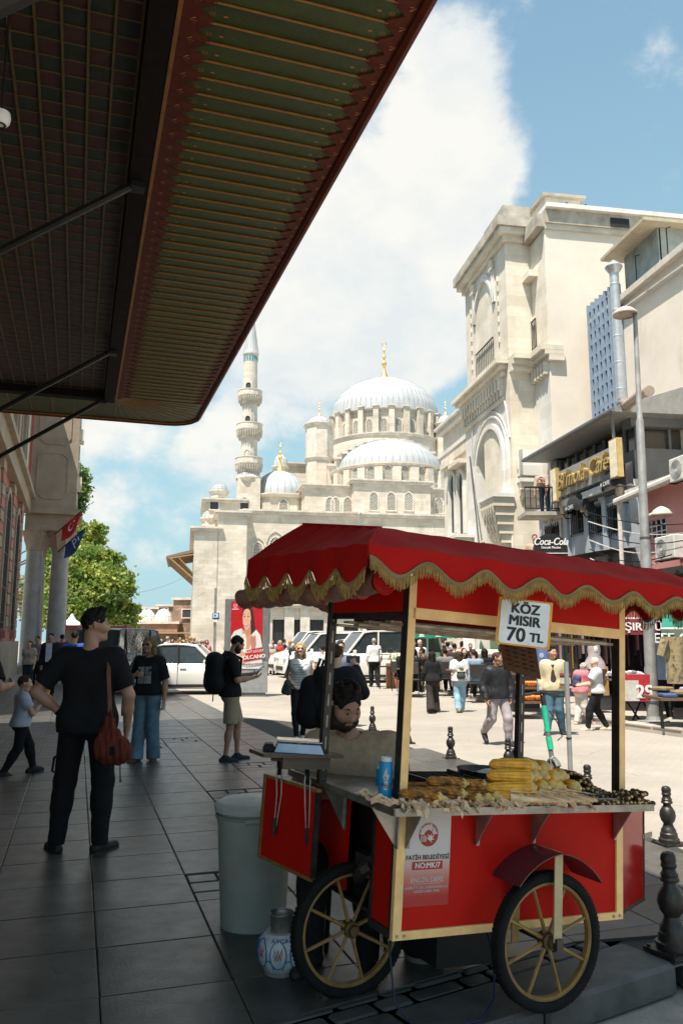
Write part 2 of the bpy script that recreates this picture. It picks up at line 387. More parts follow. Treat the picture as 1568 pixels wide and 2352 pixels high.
# slabs: .62 m grid along the arcade; each near one is a piece of its own
SL=.615
def slab_mesh(w,l,j=.0045):
 m=MB(); h=.016; w2,l2=w/2-j/2,l/2-j/2; c=.006
 m.add([(-w2,-l2,0),(w2,-l2,0),(w2,l2,0),(-w2,l2,0),(-w2,-l2,h-c),(w2,-l2,h-c),(w2,l2,h-c),(-w2,l2,h-c),(-w2+c,-l2+c,h),(w2-c,-l2+c,h),(w2-c,l2-c,h),(-w2+c,l2-c,h)],[(0,1,5,4),(1,2,6,5),(2,3,7,6),(3,0,4,7),(4,5,9,8),(5,6,10,9),(6,7,11,10),(7,4,8,11),(8,9,10,11)])
 return m
full_me=slab_mesh(SL,SL).mesh('slab',slab); ANG=math.atan2(N1.y,N1.x)
frag_me={}
rest=MB(); cnt=0
def right_edge(p):
 lim=2.75+(p.y-6.76)*-.254 if p.y>5.2 else 3.0
 return p.x<lim
patches={(1,5),(2,10),(3,13),(0,15),(4,9),(5,14),(2,18),(1,17)}
def put(me,w,l,c,par):
 o=link('slab',me,par,MX.Translation(c) @ MX.Rotation(ANG+random.uniform(-.002,.002),4,'Z') @ MX.Rotation(random.uniform(-.0025,.0025),4,'X')); return o
for j in range(0,90):
 for i in range(-5,9):
  n=.18+SL*(i+.5); d=2.25+SL*(j+.5)+(.01*math.sin(i*3.1))
  c=nd(n,d,.003+random.uniform(0,.0015)); cs=[nd(n+a*SL/2,d+b*SL/2) for a in (-1,1) for b in (-1,1)]
  kc=[q.y-(kerb_y(q.x)+(.585 if q.x<KB.x-.3 else .36)) for q in cs]
  if max(kc)<0 or n<-2.6 or not right_edge(c):continue
  if n>3.1 and c.y>12.4:continue
  if c.y>34:continue
  vis=abs(c.x)<c.y*.5+.5 and c.y<15.5
  if min(kc)<0:
   ring=[nd(n+a*(SL/2-.003),d+b_*(SL/2-.003)) for a,b_ in ((-1,-1),(1,-1),(1,1),(-1,1))]; kk=[q.y-(kerb_y(q.x)+(.585 if q.x<KB.x-.3 else .36)) for q in ring]; outp=[]
   for a in range(4):
    p_,q_,ka,kb_=ring[a],ring[(a+1) % 4],kk[a],kk[(a+1) % 4]
    if ka>=0:outp.append(p_)
    if ka*kb_<0:outp.append(p_+(q_-p_)*(ka/(ka-kb_)))
   if len(outp)>2:
    m=MB(); m.prism([(p_.x,p_.y) for p_ in outp],.015,lambda x,y,q:V((x,y,.004+q))); m.build('slab',slab,pave)
   continue
  if vis and (i,j) in patches:
   k=0; lay=[(.36,.55,.32,.225),(-.16,.78,.68,.225)]
   for (a,b,w,l) in ((-.33,.3,.33,.29),(.0,.3,.32,.29),(.335,.3,.33,.29),(-.25,-.02,.5,.33),(.26,-.02,.47,.33),(-.09,-.35,.82,.29),(.42,-.35,.17,.29)):
    key=(w,l)
    if key not in frag_me:frag_me[key]=slab_mesh(w*SL,l*SL,.012).mesh('slab',slab)
    put(frag_me[key],0,0,c+N1*a*SL+D1*b*SL+V((0,0,random.uniform(-.003,.001))),pave)
  elif vis and cnt<250:put(full_me,0,0,c,pave); cnt+=1
  else:
   m=slab_mesh(SL,SL); M_=MX.Translation(c) @ MX.Rotation(ANG,4,'Z'); rest.add([M_ @ V(p) for p in m.v],m.f)
tag(rest.build('paving',slab,pave),kind='stuff')
# kerb stones and the row of setts behind them
kd=(KB-KA).normalized(); kn=V((-kd.y,kd.x,0)); t=(KB-KA).length
def kerb(parent,p0,dr,nr,length,w=.34,h=.155,m=kerbm):
 b=MB(); M_=face_mtx(p0+dr*length/2+nr*w/2+V((0,0,-.14+h/2)),dr,nr)
 b.bbox((0,0,0),(length-.014,w,h),.018); return b.build('kerb_stone',m,parent,world=False) if False else link('kerb_stone',b.mesh('kerb_stone',m,False),parent,M_)
x=t-.02; k=0
while x>t-6.5:
 l=[.92,.62,.85,.7,.95][k % 5]; x -= l; kerb(pave,KA+kd*x+V((0,0,random.uniform(-.004,.004))),kd,kn,l); k+=1
kd2=(KC-KB).normalized(); kn2=V((-kd2.y,kd2.x,0)); x=.03
while x<4:kerb(pave,KB+kd2*x+V((0,0,random.uniform(-.004,.004))),kd2,kn2,.8); x+=.8
x=t-.1; k=0; sm={}
while x>t-6.5:
 l=[.19,.24,.4,.17,.3][k % 5]
 for row in (0,1):
  q=(l,row)
  if q not in sm:b=MB(); b.bbox((0,0,0),(l-.016,.094 if row else .104,.05),.012); sm[q]=b.mesh('sett',kerbm)
  off=.05 if row else .115
  p=KA+kd*(x-l/2+(.08 if row else 0))+kn*(.345+(.165 if row else .055))+V((0,0,-.012+random.uniform(-.004,.004)))
  link('sett',sm[q],pave,face_mtx(p,kd,kn))
 x -= l; k+=1
 # far-right sidewalk with its kerb in front of the shops
side=MB(); rk=[md(7.25,60),md(7.3,30),md(7.22,22),md(7.28,18),md(7.65,14.2),md(8.3,11.5),md(9.2,9.4)]
out=[md(13,9.4),md(13,60)]
mbk=MB(); vs=[p+V((0,0,.12)) for p in rk+out]; mbk.add(vs,[tuple(range(len(vs)))])
for a,b in zip(rk,rk[1:]):mbk.add([a,b,b+V((0,0,.12)),a+V((0,0,.12))],[(0,1,2,3)])
sw=struct('sidewalk',mbk,slabL)
for a,b in zip(rk[1:],rk[2:]):
 n=int((b-a).length/.9)+1; dr=(b-a)/n; u=dr.normalized(); w=V((-u.y,u.x,0)); w=w if w.x>0 else-w
 for i in range(n):
  m=MB(); m.bbox((0,0,0),(dr.length-.02,.2,.05),.015)
  link('kerb_stone',m.mesh('kerb_stone',slabL),sw,face_mtx(a+dr*(i+.5)+w*.085+V((0,0,.115)),u,w))
  # ------------------------ arcade eave over the left pavement
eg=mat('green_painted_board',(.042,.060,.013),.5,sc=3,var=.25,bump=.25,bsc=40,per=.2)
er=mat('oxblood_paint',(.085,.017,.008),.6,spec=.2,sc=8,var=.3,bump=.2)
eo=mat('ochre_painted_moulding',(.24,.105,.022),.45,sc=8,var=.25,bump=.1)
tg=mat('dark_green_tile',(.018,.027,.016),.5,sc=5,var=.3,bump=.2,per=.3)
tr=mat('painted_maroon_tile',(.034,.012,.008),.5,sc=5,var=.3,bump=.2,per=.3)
trp=mat('tile_ornament',(.11,.05,.025),.5,bump=0)
ebt=mat('ceiling_batten',(.085,.058,.018),.5,sc=10,bump=.1)
edk=mat('dark_timber',(.008,.006,.005),.8,spec=.15,sc=6,var=.3,bump=.3)
EZ=5.8; NI,NO,DI,DE,DB=.44,2.02,13.85,15.35,1.3
eave=thing('arcade_eave','wide painted timber eave with green boards and chequered ceiling over the left pavement','eave',nd(-2.9,6))
mb=MB(); mb.prism([(-2.95,DB),(NO-.02,DB),(NO-.02,DE-.7),(NO-.12,DE-.3),(NO-.35,DE-.06),(NO-.75,DE),(-2.95,DE)],.16,lambda x,y,d:nd(x,y,EZ+.05+d)); mb.build('roof_deck',edk,eave)
# boards of the sloping border
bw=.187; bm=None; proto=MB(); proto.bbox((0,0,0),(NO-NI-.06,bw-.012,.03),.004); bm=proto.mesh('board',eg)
mo=MB(); mo.bbox((0,0,0),(NO-NI-.42,.011,.018),.003); mom=mo.mesh('moulding',eo)
# pointed cartouche at each end of a board, with its small flower
fl=MB(); w=bw/2-.01
def cart_poly(s):
 pts=[(0,-w),(.05,-w*.96),(.13,-w*.55),(.19,-w*.2),(.215,0),(.19,w*.2),(.13,w*.55),(.05,w*.96),(0,w)]
 return [(s*(NO-NI)/2-s*.05-s*x,y) for x,y in pts]
boms=[]
for s_ in (-1,1):
 bor=MB()
 e=s_*((NO-NI)/2-.02); i0=s_*((NO-NI)/2-.13)
 pts=[]
 for k in range(9):
  y=-bw/2+bw*k/8; pts.append((i0-s_*.11*abs(math.cos(math.pi*k/8))**1.6,y))
 vs=[(e,-bw/2,0)]+[(x,y,0) for x,y in pts]+[(e,bw/2,0)]
 b2=[(x,y,-.016) for x,y,z in vs]; n=len(vs)
 bor.add(vs+b2,[tuple(range(n)),tuple(range(2*n-1,n-1,-1))]+[(i,(i+1) % n,n+(i+1) % n,n+i) for i in range(n)])
 boms.append(bor.mesh('border_panel',er))
orn=MB()
for s_ in (-1,1):
 x0=s_*((NO-NI)/2-.22)
 for a in range(6):
  q=a*math.pi/3; orn.add([(x0+.03*math.cos(q+d)*r,.026*math.sin(q+d)*r,-.020) for d,r in ((-.35,.4),(0,1.),(.35,.4))],[(0,1,2)])
 orn.add([(x0-s_*.07,0,-.0202),(x0-s_*.085,.01,-.0202),(x0-s_*.11,0,-.0202),(x0-s_*.085,-.01,-.0202)],[(0,1,2,3)])
 x1=s_*((NO-NI)/2-.075)
 for q in (-.7,0,.7):
  orn.add([(x1,bw/2,-.0185),(x1-s_*.05*math.cos(q)-.006,bw/2-.05*math.sin(q),-.0185),(x1-s_*.05*math.cos(q)+.006,bw/2-.05*math.sin(q)+.008,-.0185)],[(0,1,2)])
om=orn.mesh('ornament',mat('orange_ornament',(.38,.13,.045),.5,bump=0))
TR=lambda n,d,z:MX.Translation(nd(n,d,z)) @ MX.Rotation(ANG,4,'Z')
d=DI; nb=0
while d>DB:
 for me_,z in ((bm,EZ+.02),(mom,EZ-.004)):
  dd=d-bw/2 if me_ is bm else d-bw
  o=link('board' if me_ is bm else 'moulding',me_,eave,mw(eave).inverted() @ TR((NI+NO)/2,dd,z))
  if me_ is bm:
   for q_ in boms:link('border_panel',q_,o,MX.Translation((0,0,-.0155)))
   tag(link('ornament',om,o,MX.Translation((0,0,-.016))),kind='stuff')
 d -= bw
 # fan of boards round the corner, and the strip along the end
cx,cy=NI+.02,DI+.02; fan=13
def rim(a):
 w,h,rr=NO-cx-.04,DE-cy-.04,.55
 c,s_=math.cos(a),math.sin(a); k=min(w/c if c>1e-6 else 9,h/s_ if s_>1e-6 else 9)
 x,y=c*k,s_*k
 if x>w-rr and y>h-rr:
  ox,oy=w-rr,h-rr; B=ox*c+oy*s_; C=ox*ox+oy*oy-rr*rr; k=B+math.sqrt(max(0,B*B-C))
 return k
for i in range(fan):
 a0,a1=math.pi/2*i/fan+.006,math.pi/2*(i+1)/fan-.006; mb=MB()
 pl=[(cx+.05*math.cos(a0),cy+.05*math.sin(a0))]+[(cx+rim(a)*math.cos(a),cy+rim(a)*math.sin(a)) for a in (a0,(a0+a1)/2,a1)]+[(cx+.05*math.cos(a1),cy+.05*math.sin(a1))]
 mb.prism(pl,.03,lambda x,y,q:nd(x,y,EZ+q)); mb.build('board',eg,eave)
 mb=MB(); a=math.pi/2*(i+.0)/fan; k=rim(a)-.14; mb.tube([nd(cx+.1*math.cos(a),cy+.1*math.sin(a),EZ-.003),nd(cx+k*math.cos(a),cy+k*math.sin(a),EZ-.003)],.009,4); mb.build('moulding',eo,eave)
n=cx; ew=.36
while n>-2.9:
 mb=MB(); mb.prism([(n-ew+.01,DI+.05),(n-.01,DI+.05),(n-.01,DE-.05),(n-ew+.01,DE-.05)],.03,lambda x,y,q:nd(x,y,EZ+q)); mb.build('board',eg,eave)
 mb=MB(); mb.tube([nd(n,DI+.08,EZ-.003),nd(n,DE-.2,EZ-.003)],.011,4); mb.build('moulding',eo,eave); n -= ew
 # rims: outer moulding following the edge, inner frames
path=[nd(-2.9,DE,EZ)]+[nd(cx+rim(a)*math.cos(a),cy+rim(a)*math.sin(a),EZ) for a in [math.pi/2*k/16 for k in range(16,-1,-1)]]+[nd(NO-.02,DB,EZ)]
mb=MB(); mb.tube([p+V((0,0,-.01)) for p in path],.045,6); mb.build('edge_rail',er,eave)
mb=MB(); mb.tube([p+(p-nd(0,7,EZ)).normalized()*.045+V((0,0,.03)) for p in path],.038,6); mb.build('gutter',edk,eave)
mb=MB(); mb.tube([p+(p-nd(0,7,EZ)).normalized()*-.06+V((0,0,-.02)) for p in path],.012,5); mb.build('edge_moulding',eo,eave)
mb=MB(); mb.tube([nd(NI+.0,DB,EZ-.03),nd(NI,DI,EZ-.03)],.022,4); mb.tube([nd(NI,DI+.03,EZ-.02),nd(-2.9,DI+.03,EZ-.02)],.02,4); mb.build('inner_moulding',eo,eave)
mb=MB(); mb.prism([(NI-.20,DB),(NI-.03,DB),(NI-.03,DI),(NI-.20,DI)],.16,lambda x,y,q:nd(x,y,EZ-.12+q)); mb.prism([(-2.95,DI-.2),(NI-.2,DI-.2),(NI-.2,DI-.02),(-2.95,DI-.02)],.16,lambda x,y,q:nd(x,y,EZ-.12+q)); mb.build('beam',edk,eave)
# chequered ceiling tiles and battens
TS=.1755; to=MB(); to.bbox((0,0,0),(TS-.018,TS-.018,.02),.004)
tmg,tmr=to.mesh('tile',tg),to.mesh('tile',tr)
od=MB()
for q in range(8):
 a=q*math.pi/4
 for r0,r1,dw in ((.008,.032,.006),(.036,.066,.008)):
  d_=V((math.cos(a+(.39 if r0>.03 else 0)),math.sin(a+(.39 if r0>.03 else 0)),0)); p_=V((-d_.y,d_.x,0))
  od.add([d_*r0,d_*(r0+r1)/2+p_*dw,d_*r1,d_*(r0+r1)/2-p_*dw],[(0,1,2,3)])
odm=od.mesh('rosette',trp)
tiles=[]; rowm=MB()
for i in range(18):
 for j in range(98):
  n=.22-TS*(i+.5); dd=DI-.2-TS*(j+.5)
  if n<-2.9:continue
  c=nd(n,dd,EZ+.03); k=V((0,0,CAMH)); r=c-k
  th_u=784+FPX*r.x/(r.y*math.cos(TH)+r.z*math.sin(TH)) if r.y>0 else-1
  th_v=1176-FPX*(r.z*math.cos(TH)-r.y*math.sin(TH))/(r.y*math.cos(TH)+r.z*math.sin(TH)) if r.y>0 else-1
  tiles.append((0 if (-20<th_u<1600 and-30<th_v<2400) else 1,r.length,i,j,n,dd))
tiles.sort()
restg,restr=MB(),MB()
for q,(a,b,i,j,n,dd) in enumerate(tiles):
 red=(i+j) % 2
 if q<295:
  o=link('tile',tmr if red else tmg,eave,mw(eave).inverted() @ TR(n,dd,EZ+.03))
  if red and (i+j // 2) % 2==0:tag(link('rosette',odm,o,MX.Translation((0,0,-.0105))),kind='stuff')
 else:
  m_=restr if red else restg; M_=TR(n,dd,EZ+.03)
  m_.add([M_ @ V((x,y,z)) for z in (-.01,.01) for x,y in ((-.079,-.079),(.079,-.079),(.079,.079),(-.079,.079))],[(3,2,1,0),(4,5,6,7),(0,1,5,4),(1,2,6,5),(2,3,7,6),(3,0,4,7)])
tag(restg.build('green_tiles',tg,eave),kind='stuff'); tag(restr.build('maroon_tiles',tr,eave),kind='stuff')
for i in range(19):
 n=.22-TS*i; mb=MB(); mb.tube([nd(n,DB,EZ+.01),nd(n,DI-.2,EZ+.01)],.013,4); mb.build('batten',ebt,eave)
mb=MB()
for j in range(98):dd=DI-.2-TS*j; mb.tube([nd(-2.9,dd,EZ+.018),nd(.22,dd,EZ+.018)],.007,4)
mb.build('cross_battens',ebt,eave)
# iron struts from the wall up to the inner beam
for dd,n_,rr,zz in ((6.85,.32,.035,3.75),(11.28,.28,.035,3.75),(13.78,.22,.035,3.75),(4.1,.3,.075,3.75)):
 mb=MB(); mb.tube([nd(n_,dd,EZ-.1),nd(-2.9,dd+.9,zz)],rr,8); o=mb.build('strut',iron,eave,True)
 mb=MB(); mb.box(nd(n_,dd,EZ-.1),(.12,.12,.14),ANG); mb.build('bracket',iron,o)
 # the wall behind the arcade pavement
mb=MB(); wf=Fr(nd(-2.95,0),D1,N1)
ops=[(d_,1.9,.02,2.6,'round') for d_ in (3.2,6.4,9.4,12.4)]
aw=thing('arcade_building','shaded building wall with arched shopfronts behind the left pavement','building',nd(-3.1,6))
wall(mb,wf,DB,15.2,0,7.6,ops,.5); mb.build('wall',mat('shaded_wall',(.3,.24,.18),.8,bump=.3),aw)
mb=MB(); wf.box(mb,DB,15.2,7.62,7.9,-6,.1); mb.build('roof',edk,aw)
for o_ in ops:mb=MB(); arch_fill(mb,wf,*o_,n=-.35); mb.build('shop_glass',glass,aw)
# round white loudspeaker hanging below the ceiling
p=at(4,270,4.4); sp=thing('round_ceiling_lamp','round white ceiling fitting at the left edge under the eave','lamp',p)
mb=MB(); mb.lathe([(0,-.05),(.035,-.05),(.05,-.03),(.055,0),(.05,.03),(0,.035)],n=20); mb.build('housing',mat('white_plastic',(.75,.73,.7),.4),sp,True,False)
mb=MB(); mb.cyl((0,0,.03),(0,0,EZ-p.z),.008,n=8); mb.build('stem',iron,sp,False,False)
mb=MB(); mb.lathe([(.018,-.053),(.03,-.055),(.03,-.05)],n=16); mb.build('ring',iron,sp,False,False)
# ------------------------ window with pierced stone lattice (shared by all mosque windows)
def rot_to(nv):return MX.Rotation(math.atan2(nv.y,nv.x)+math.pi/2,4,'Z')
latm=mat('plaster_lattice',(.62,.58,.5),.8,bump=0); wdk=mat('window_dark',(.035,.035,.038),.5,bump=0)
UF=Fr((0,0,0),(1,0,0),(0,-1,0))
def window_meshes(w,h,kind='point',bar=.085,step=.30):
 sp=h-w*.62
 a=MB(); arch_trim(a,UF,0,w,0,sp,kind,0,.10,.16); UF.box(a,-w/2-.2,w/2+.2,-.16,0,0,.14)
 b=MB(); arch_fill(b,UF,0,w,0,sp,kind,.015)
 c=MB(); al=[(x,z) for x,z in arch(kind,w,sp)]
 top=lambda x:np.interp(x,[q[0] for q in al],[q[1] for q in al])
 for s_ in (-1,1):
  k=-h-w
  while k<h+w:
  # clip the diagonal x*s_ + z = k against the window outline
   pts=[(x,k-s_*x*1.5) for x in np.linspace(-w/2,w/2,25)]; ins=[(x,z) for x,z in pts if 0<=z<=top(x)]
   if len(ins)>1:
    p,q=ins[0],ins[-1]; c.tube([UF(p[0],p[1],.035),UF(q[0],q[1],.035)],bar*.55,4)
   k+=step*1.5
 return a,b,c
WM={}
def window(par,M_,w,h,kind='point',mts=None,lattice=True,nm='window'):
 key=(round(w,2),round(h,2),kind,lattice)
 if key not in WM:
  a,b,c=window_meshes(w,h,kind,step=max(.2,w/4.5),bar=max(.07,w*.055)); WM[key]=(a.mesh('window',stone_tr),b.mesh('pane',wdk),c.mesh('lattice',latm))
 a,b,c=WM[key]; o=link(nm,a,par,mw(par).inverted() @ M_); link('pane',b,o)
 if lattice:link('lattice',c,o)
 return o
 # ------------------------ the mosque
mf=Fr(at(500,1172,95)*1.0,(.982,.19,0),(.19,-.982,0)); mf.o.z=0
mos=thing('mosque','large pale stone mosque with grey lead domes and gilded finials','mosque',mf(20,0,-20))
def T(u,v,n):return mf.px(u,v,n)
def mblock(u0,u1,vt,n,depth,nm='block',z0=0.,m=stone,cap=.35):
 t0,z=T(u0,vt,n); t1,_=T(u1,vt,n); z=T((u0+u1)/2,vt,n)[1]
 b=MB(); mf.box(b,t0,t1,z0,z-.5,n-depth,n); o=b.build(nm,m,mos)
 b=MB(); mf.box(b,t0-cap,t1+cap,z-.5,z-.22,n-depth-cap,n+cap); mf.box(b,t0-cap-.12,t1+cap+.12,z-.22,z,n-depth-cap,n+cap+.12); b.build('cornice',stone_tr,o)
 return t0,t1,z
def ngon(c,r,z0,z1,n,m,nm,cap=.35,rot=0.,par=None):
 b=MB(); b.lathe([(r,z0),(r,z1-.5)],c=(c.x,c.y,0),n=n,a0=rot,a1=rot+2*math.pi); o=b.build(nm,m,par or mos)
 b=MB(); b.lathe([(r,z1-.5),(r+cap*.6,z1-.4),(r+cap,z1-.15),(r+cap,z1),(0,z1+.05)],c=(c.x,c.y,0),n=n,a0=rot,a1=rot+2*math.pi); b.build('cornice',stone_tr,o); return o
def dome(c,r,z,h,nm='dome',ribs=32,par=None,a0=0.,a1=2*math.pi,m=leadm,fin=None):
 q=h/r; prof=[(r*math.cos(t)*(1+.02*math.sin(2*t)),z+h*math.sin(t)) for t in [math.pi/2*k/14 for k in range(15)]]
 b=MB(); b.lathe([(r*1.03,z-.3),(r*1.03,z)]+prof,c=(c.x,c.y,0),n=64,a0=a0,a1=a1); o=b.build(nm,m,par or mos,True)
 for k in range(ribs):
  a=a0+(a1-a0)*k/ribs; b=MB(); b.tube([V((c.x+p*math.cos(a),c.y+p*math.sin(a),zz)) for p,zz in prof[::2]],.05+r*.003,4); b.build('lead_rib',ribm,o)
 for f in (.33,.6):
  t=f*math.pi/2; b=MB(); b.tube([V((c.x+r*math.cos(t)*1.005*math.cos(a),c.y+r*1.005*math.cos(t)*math.sin(a),z+h*math.sin(t))) for a in [a0+(a1-a0)*k/48 for k in range(49)]],.03+r*.003,4); b.build('lead_seam',ribm,o)
 if fin:
  s=fin; zt=z+h-.05
  b=MB(); b.lathe([(0.55*s,zt-.1),(.5*s,zt+.15*s),(.28*s,zt+.45*s),(.12*s,zt+.9*s),(.08*s,zt+1.2*s),(.2*s,zt+1.35*s),(.22*s,zt+1.5*s),(.08*s,zt+1.7*s),(.07*s,zt+1.9*s),(.17*s,zt+2.05*s),(.07*s,zt+2.3*s),(.05*s,zt+2.5*s),(.12*s,zt+2.65*s),(.04*s,zt+2.85*s),(0,zt+3.0*s)],c=(c.x,c.y,0),n=14)
  f_=b.build('finial',gold,o,True)
  b=MB(); b.tube([V((c.x+.18*s*math.cos(a),c.y,zt+3.2*s+.2*s*math.sin(a))) for a in [R(120+300*k/14) for k in range(15)]],.035*s,5); b.build('crescent',gold,f_)
 return o
def radial_windows(c,r,z,w,h,angs,nseg=None,kind='point'):
 for a in angs:
  nv=V((math.cos(a),math.sin(a),0)); window(mos,MX.Translation(V((c.x,c.y,z))+nv*r) @ rot_to(nv),w,h,kind)
fa=math.atan2(mf.n.y,mf.n.x)
# front wall and left piers
mblock(566,1110,1178,0,30,'wall'); mblock(502,568,1174,1.5,30,'pier'); mblock(447,503,1210,1.5,26,'pier')
b=MB(); t0,z=T(566,1186,.3); t1,_=T(1110,1190,.3); mf.box(b,t0,t1,0,2.8,0,.25); b.build('plinth',stone_tr,mos)
for u,v0,v1,w in ((592,1286,1247,1.05),(632,1286,1235,1.35),(672,1286,1247,1.05),(760,1290,1240,1.3),(830,1290,1240,1.3),(900,1290,1240,1.3),(970,1290,1240,1.3)):
 t,z=T(u,v0,0); h=T(u,v1,0)[1]-z; window(mos,MX.Translation(mf(t,z,.01)) @ rot_to(mf.n),w,h)
 b=MB(); arch_trim(b,mf,t,w*1.5,z+h-w*.5,z+h-w*.45,'point',.0,.12,.14,False); b.build('relieving_arch',stone_tr,mos)
 # tier above the left piers with cupolas
mblock(473,563,1145,-3,12,'attic')
for u,v in ((492,1162),(561,1162)):
 t,z=T(u,v+8,-3); window(mos,MX.Translation(mf(t,z,-2.98)) @ rot_to(mf.n),1.0,1.6,'round',lattice=False)
def cupola(u0,u1,vb,vt,n,fin=0,nm='cupola'):
 uc=(u0+u1)/2; t,zb=T(uc,vb,n); zt=T(uc,vt,n)[1]; r=(T(u1,vb,n)[0]-T(u0,vb,n)[0])/2; c=mf(t,0,n)
 ngon(c,r*.78,zb,zb+(zt-zb)*.5,12,stone,'cupola_drum',.25); dome(c,r*.76,zb+(zt-zb)*.5,(zt-zb)*.5,nm,12,None,fin=fin or None)
cupola(478,528,1145,1111,-7); cupola(457,506,1210,1172,-4); cupola(548,579,1108,1084,-9); cupola(622,666,1100,1044,-24)
# polygon with the small dome
t=T(643,1110,-12.5)[0]; z=T(643,1123,-5)[1]; c=mf(t,0,-12.5); r=(T(722,1123,-9)[0]-T(564,1123,-9)[0])/2*1.03
ngon(c,r,T(643,1185,-3)[1]-3,z,8,stone,'octagon',.5,fa+math.pi/8); zd=T(643,1123,-12)[1]
dome(c,(T(705,1118,-12)[0]-T(583,1118,-12)[0])/2,z,T(643,1081,-12)[1]-z,'small_dome',24,fin=1.35)
for k in (-1,0,1,2):
 a=fa+k*math.pi/4; nv=V((math.cos(a),math.sin(a),0)); zz=T(643,1176,-5)[1]
 window(mos,MX.Translation(V((c.x,c.y,zz))+nv*(r*math.cos(math.pi/8)+.01)) @ rot_to(nv),1.1,2.15)
 # tiers behind
mblock(640,770,1064,-26,12,'tier'); mblock(700,1095,1118,-5,20,'tier'); mblock(812,987,1103,-3.5,8,'raised_bay')
for u in (757,770,798,858,898,938,1007,1035):
 n_=-3.5 if 812<u<987 else-5; t,z=T(u,1178 if n_==-5 else 1172,n_); h=2.0 if n_==-5 else 2.3
 window(mos,MX.Translation(mf(t,z,n_+.02)) @ rot_to(mf.n),1.05,h)
t,z=T(860,1118,-5)
# half dome and its windowed drum
tc=T(894,1045,-19)[0]; c=mf(tc,0,-19); rh=(T(1018,1080,-14)[0]-T(752,1080,-14)[0])/2
zb=T(897,1118,-8)[1]-1.5; zt=T(897,1074,-14)[1]
ngon(c,rh,zb,zt,48,stone,'drum',.45)
dome(c,rh*.90,zt,T(897,1015,-19)[1]-zt,'half_dome',48)
na=11
for k in range(-5,6):
 a=fa+k*math.pi/na*.98; radial_windows(c,rh+.02,T(897,1113,-14)[1],1.15,2.0,[a])
 a2=a+math.pi/na*.49; nv=V((math.cos(a2),math.sin(a2),0)); b=MB(); b.box(V((c.x,c.y,(zb+zt)/2-.35))+nv*(rh+.25),(.9,1.15,zt-zb-.7),mtx=MX.Rotation(a2,4,'Z')); b.build('buttress',stone,mos)
 # stepped great arch behind the half dome
steps=[(752,1082),(770,1066),(783,1050),(798,1038),(815,1029),(835,1021),(856,1013),(925,1013),(946,1021),(966,1029),(983,1038),(998,1050),(1012,1062),(1030,1078)]
for (ua,va),(ub,vb) in zip(steps,steps[1:]):
 t0,t1=T(ua,va,-20)[0],T(ub,vb,-20)[0]; z=T((ua+ub)/2,min(va,vb),-20)[1]; b=MB(); mf.box(b,t0,t1,zb,z-.35,-24,-20); o=b.build('arch_step',stone,mos); b=MB(); mf.box(b,t0-.05,t1+.05,z-.35,z,-24,-19.6); b.build('coping',stone_tr,o)
 # main drum and main dome
tc=T(883,960,-31)[0]; c=mf(tc,0,-31); rm=(T(1006,950,-31)[0]-T(764,950,-31)[0])/2
zb,zt=T(884,1016,-26)[1],T(884,957,-28)[1]
ngon(c,rm*.96,zb-2,zt,48,stone,'drum',.5); ngon(c,rm*1.06,zb-4,zb+.5,48,stone,'drum_base',.3)
dome(c,rm*.985,zt,T(884,874,-31)[1]-zt,'main_dome',64,fin=2.05)
for k in range(-7,8):
 a=fa+k*math.pi/12; radial_windows(c,rm*.96+.02,zb+.75,1.0,2.15,[a])
 a2=a+math.pi/24; nv=V((math.cos(a2),math.sin(a2),0)); b=MB(); b.box(V((c.x,c.y,(zb+zt)/2))+nv*(rm*.96+.35),(1.0,.85,zt-zb-.2),mtx=MX.Rotation(a2,4,'Z')); o=b.build('buttress',stone,mos)
 b=MB(); b.box(V((c.x,c.y,zt+.02))+nv*(rm*.96+.4),(1.3,1.1,.2),mtx=MX.Rotation(a2,4,'Z')); b.build('coping',stone_tr,o)
 # tall octagonal weight turrets
for u0,u1,vt,vb,n_ in ((706,772,968,1130,-20),(1008,1052,968,1130,-22)):
 uc=(u0+u1)/2; t,z1=T(uc,vt,n_); zb_=T(uc,vb,n_)[1]; r=(T(u1,vt,n_)[0]-T(u0,vt,n_)[0])/2; c_=mf(t,0,n_-r); zm=T(uc,1047,n_)[1]
 ngon(c_,r,zm,z1,8,stone,'turret',.35,fa+math.pi/8); ngon(c_,r*.95,zb_-2,zm,8,stone,'turret',.3,fa+math.pi/8); dome(c_,r*.86,z1,T(uc,vt-20,n_)[1]-z1,'turret_dome',14,fin=.8)
 # low street-level annexe with barred windows
an=thing('annexe','low stone range with barred windows in front of the mosque','building',mf(12,0,8))
af=Fr(mf(0,0,12),mf.d,mf.n); t0,z=af.px(622,1386); t1=af.px(1190,1386)[0]
wins=[(af.px(u,1425)[0],2.0,.9,3.8,'flat') for u in (648,681,722)]+[(af.px(u,1425)[0],1.6,1.6,3.1,'flat') for u in (806,858,940,1010)]
b=MB(); wall(b,af,t0,t1,0,z-.5,wins,.5); b.build('wall',stone,an); b=MB(); af.box(b,t0-.3,t1,z-.5,z-.2,-12,.35); af.box(b,t0-.5,t1,z-.2,z,-12,.6); b.build('roof',stone_tr,an)
for wn in wins:
 b=MB(); arch_fill(b,af,*wn,n=-.3); o=b.build('window',wdk,an)
 for k in range(5):b=MB(); q=af; b.tube([af(wn[0]-wn[1]/2+wn[1]*(k+.5)/5,wn[2],-.1),af(wn[0]-wn[1]/2+wn[1]*(k+.5)/5,wn[3],-.1)],.04,4); b.build('bar',iron,o)
for u in (664,700):t,_=af.px(u,1425); b=MB(); af.box(b,t-.5,t+.5,0,z-.5,0,.2); b.build('pilaster',stone_tr,an)
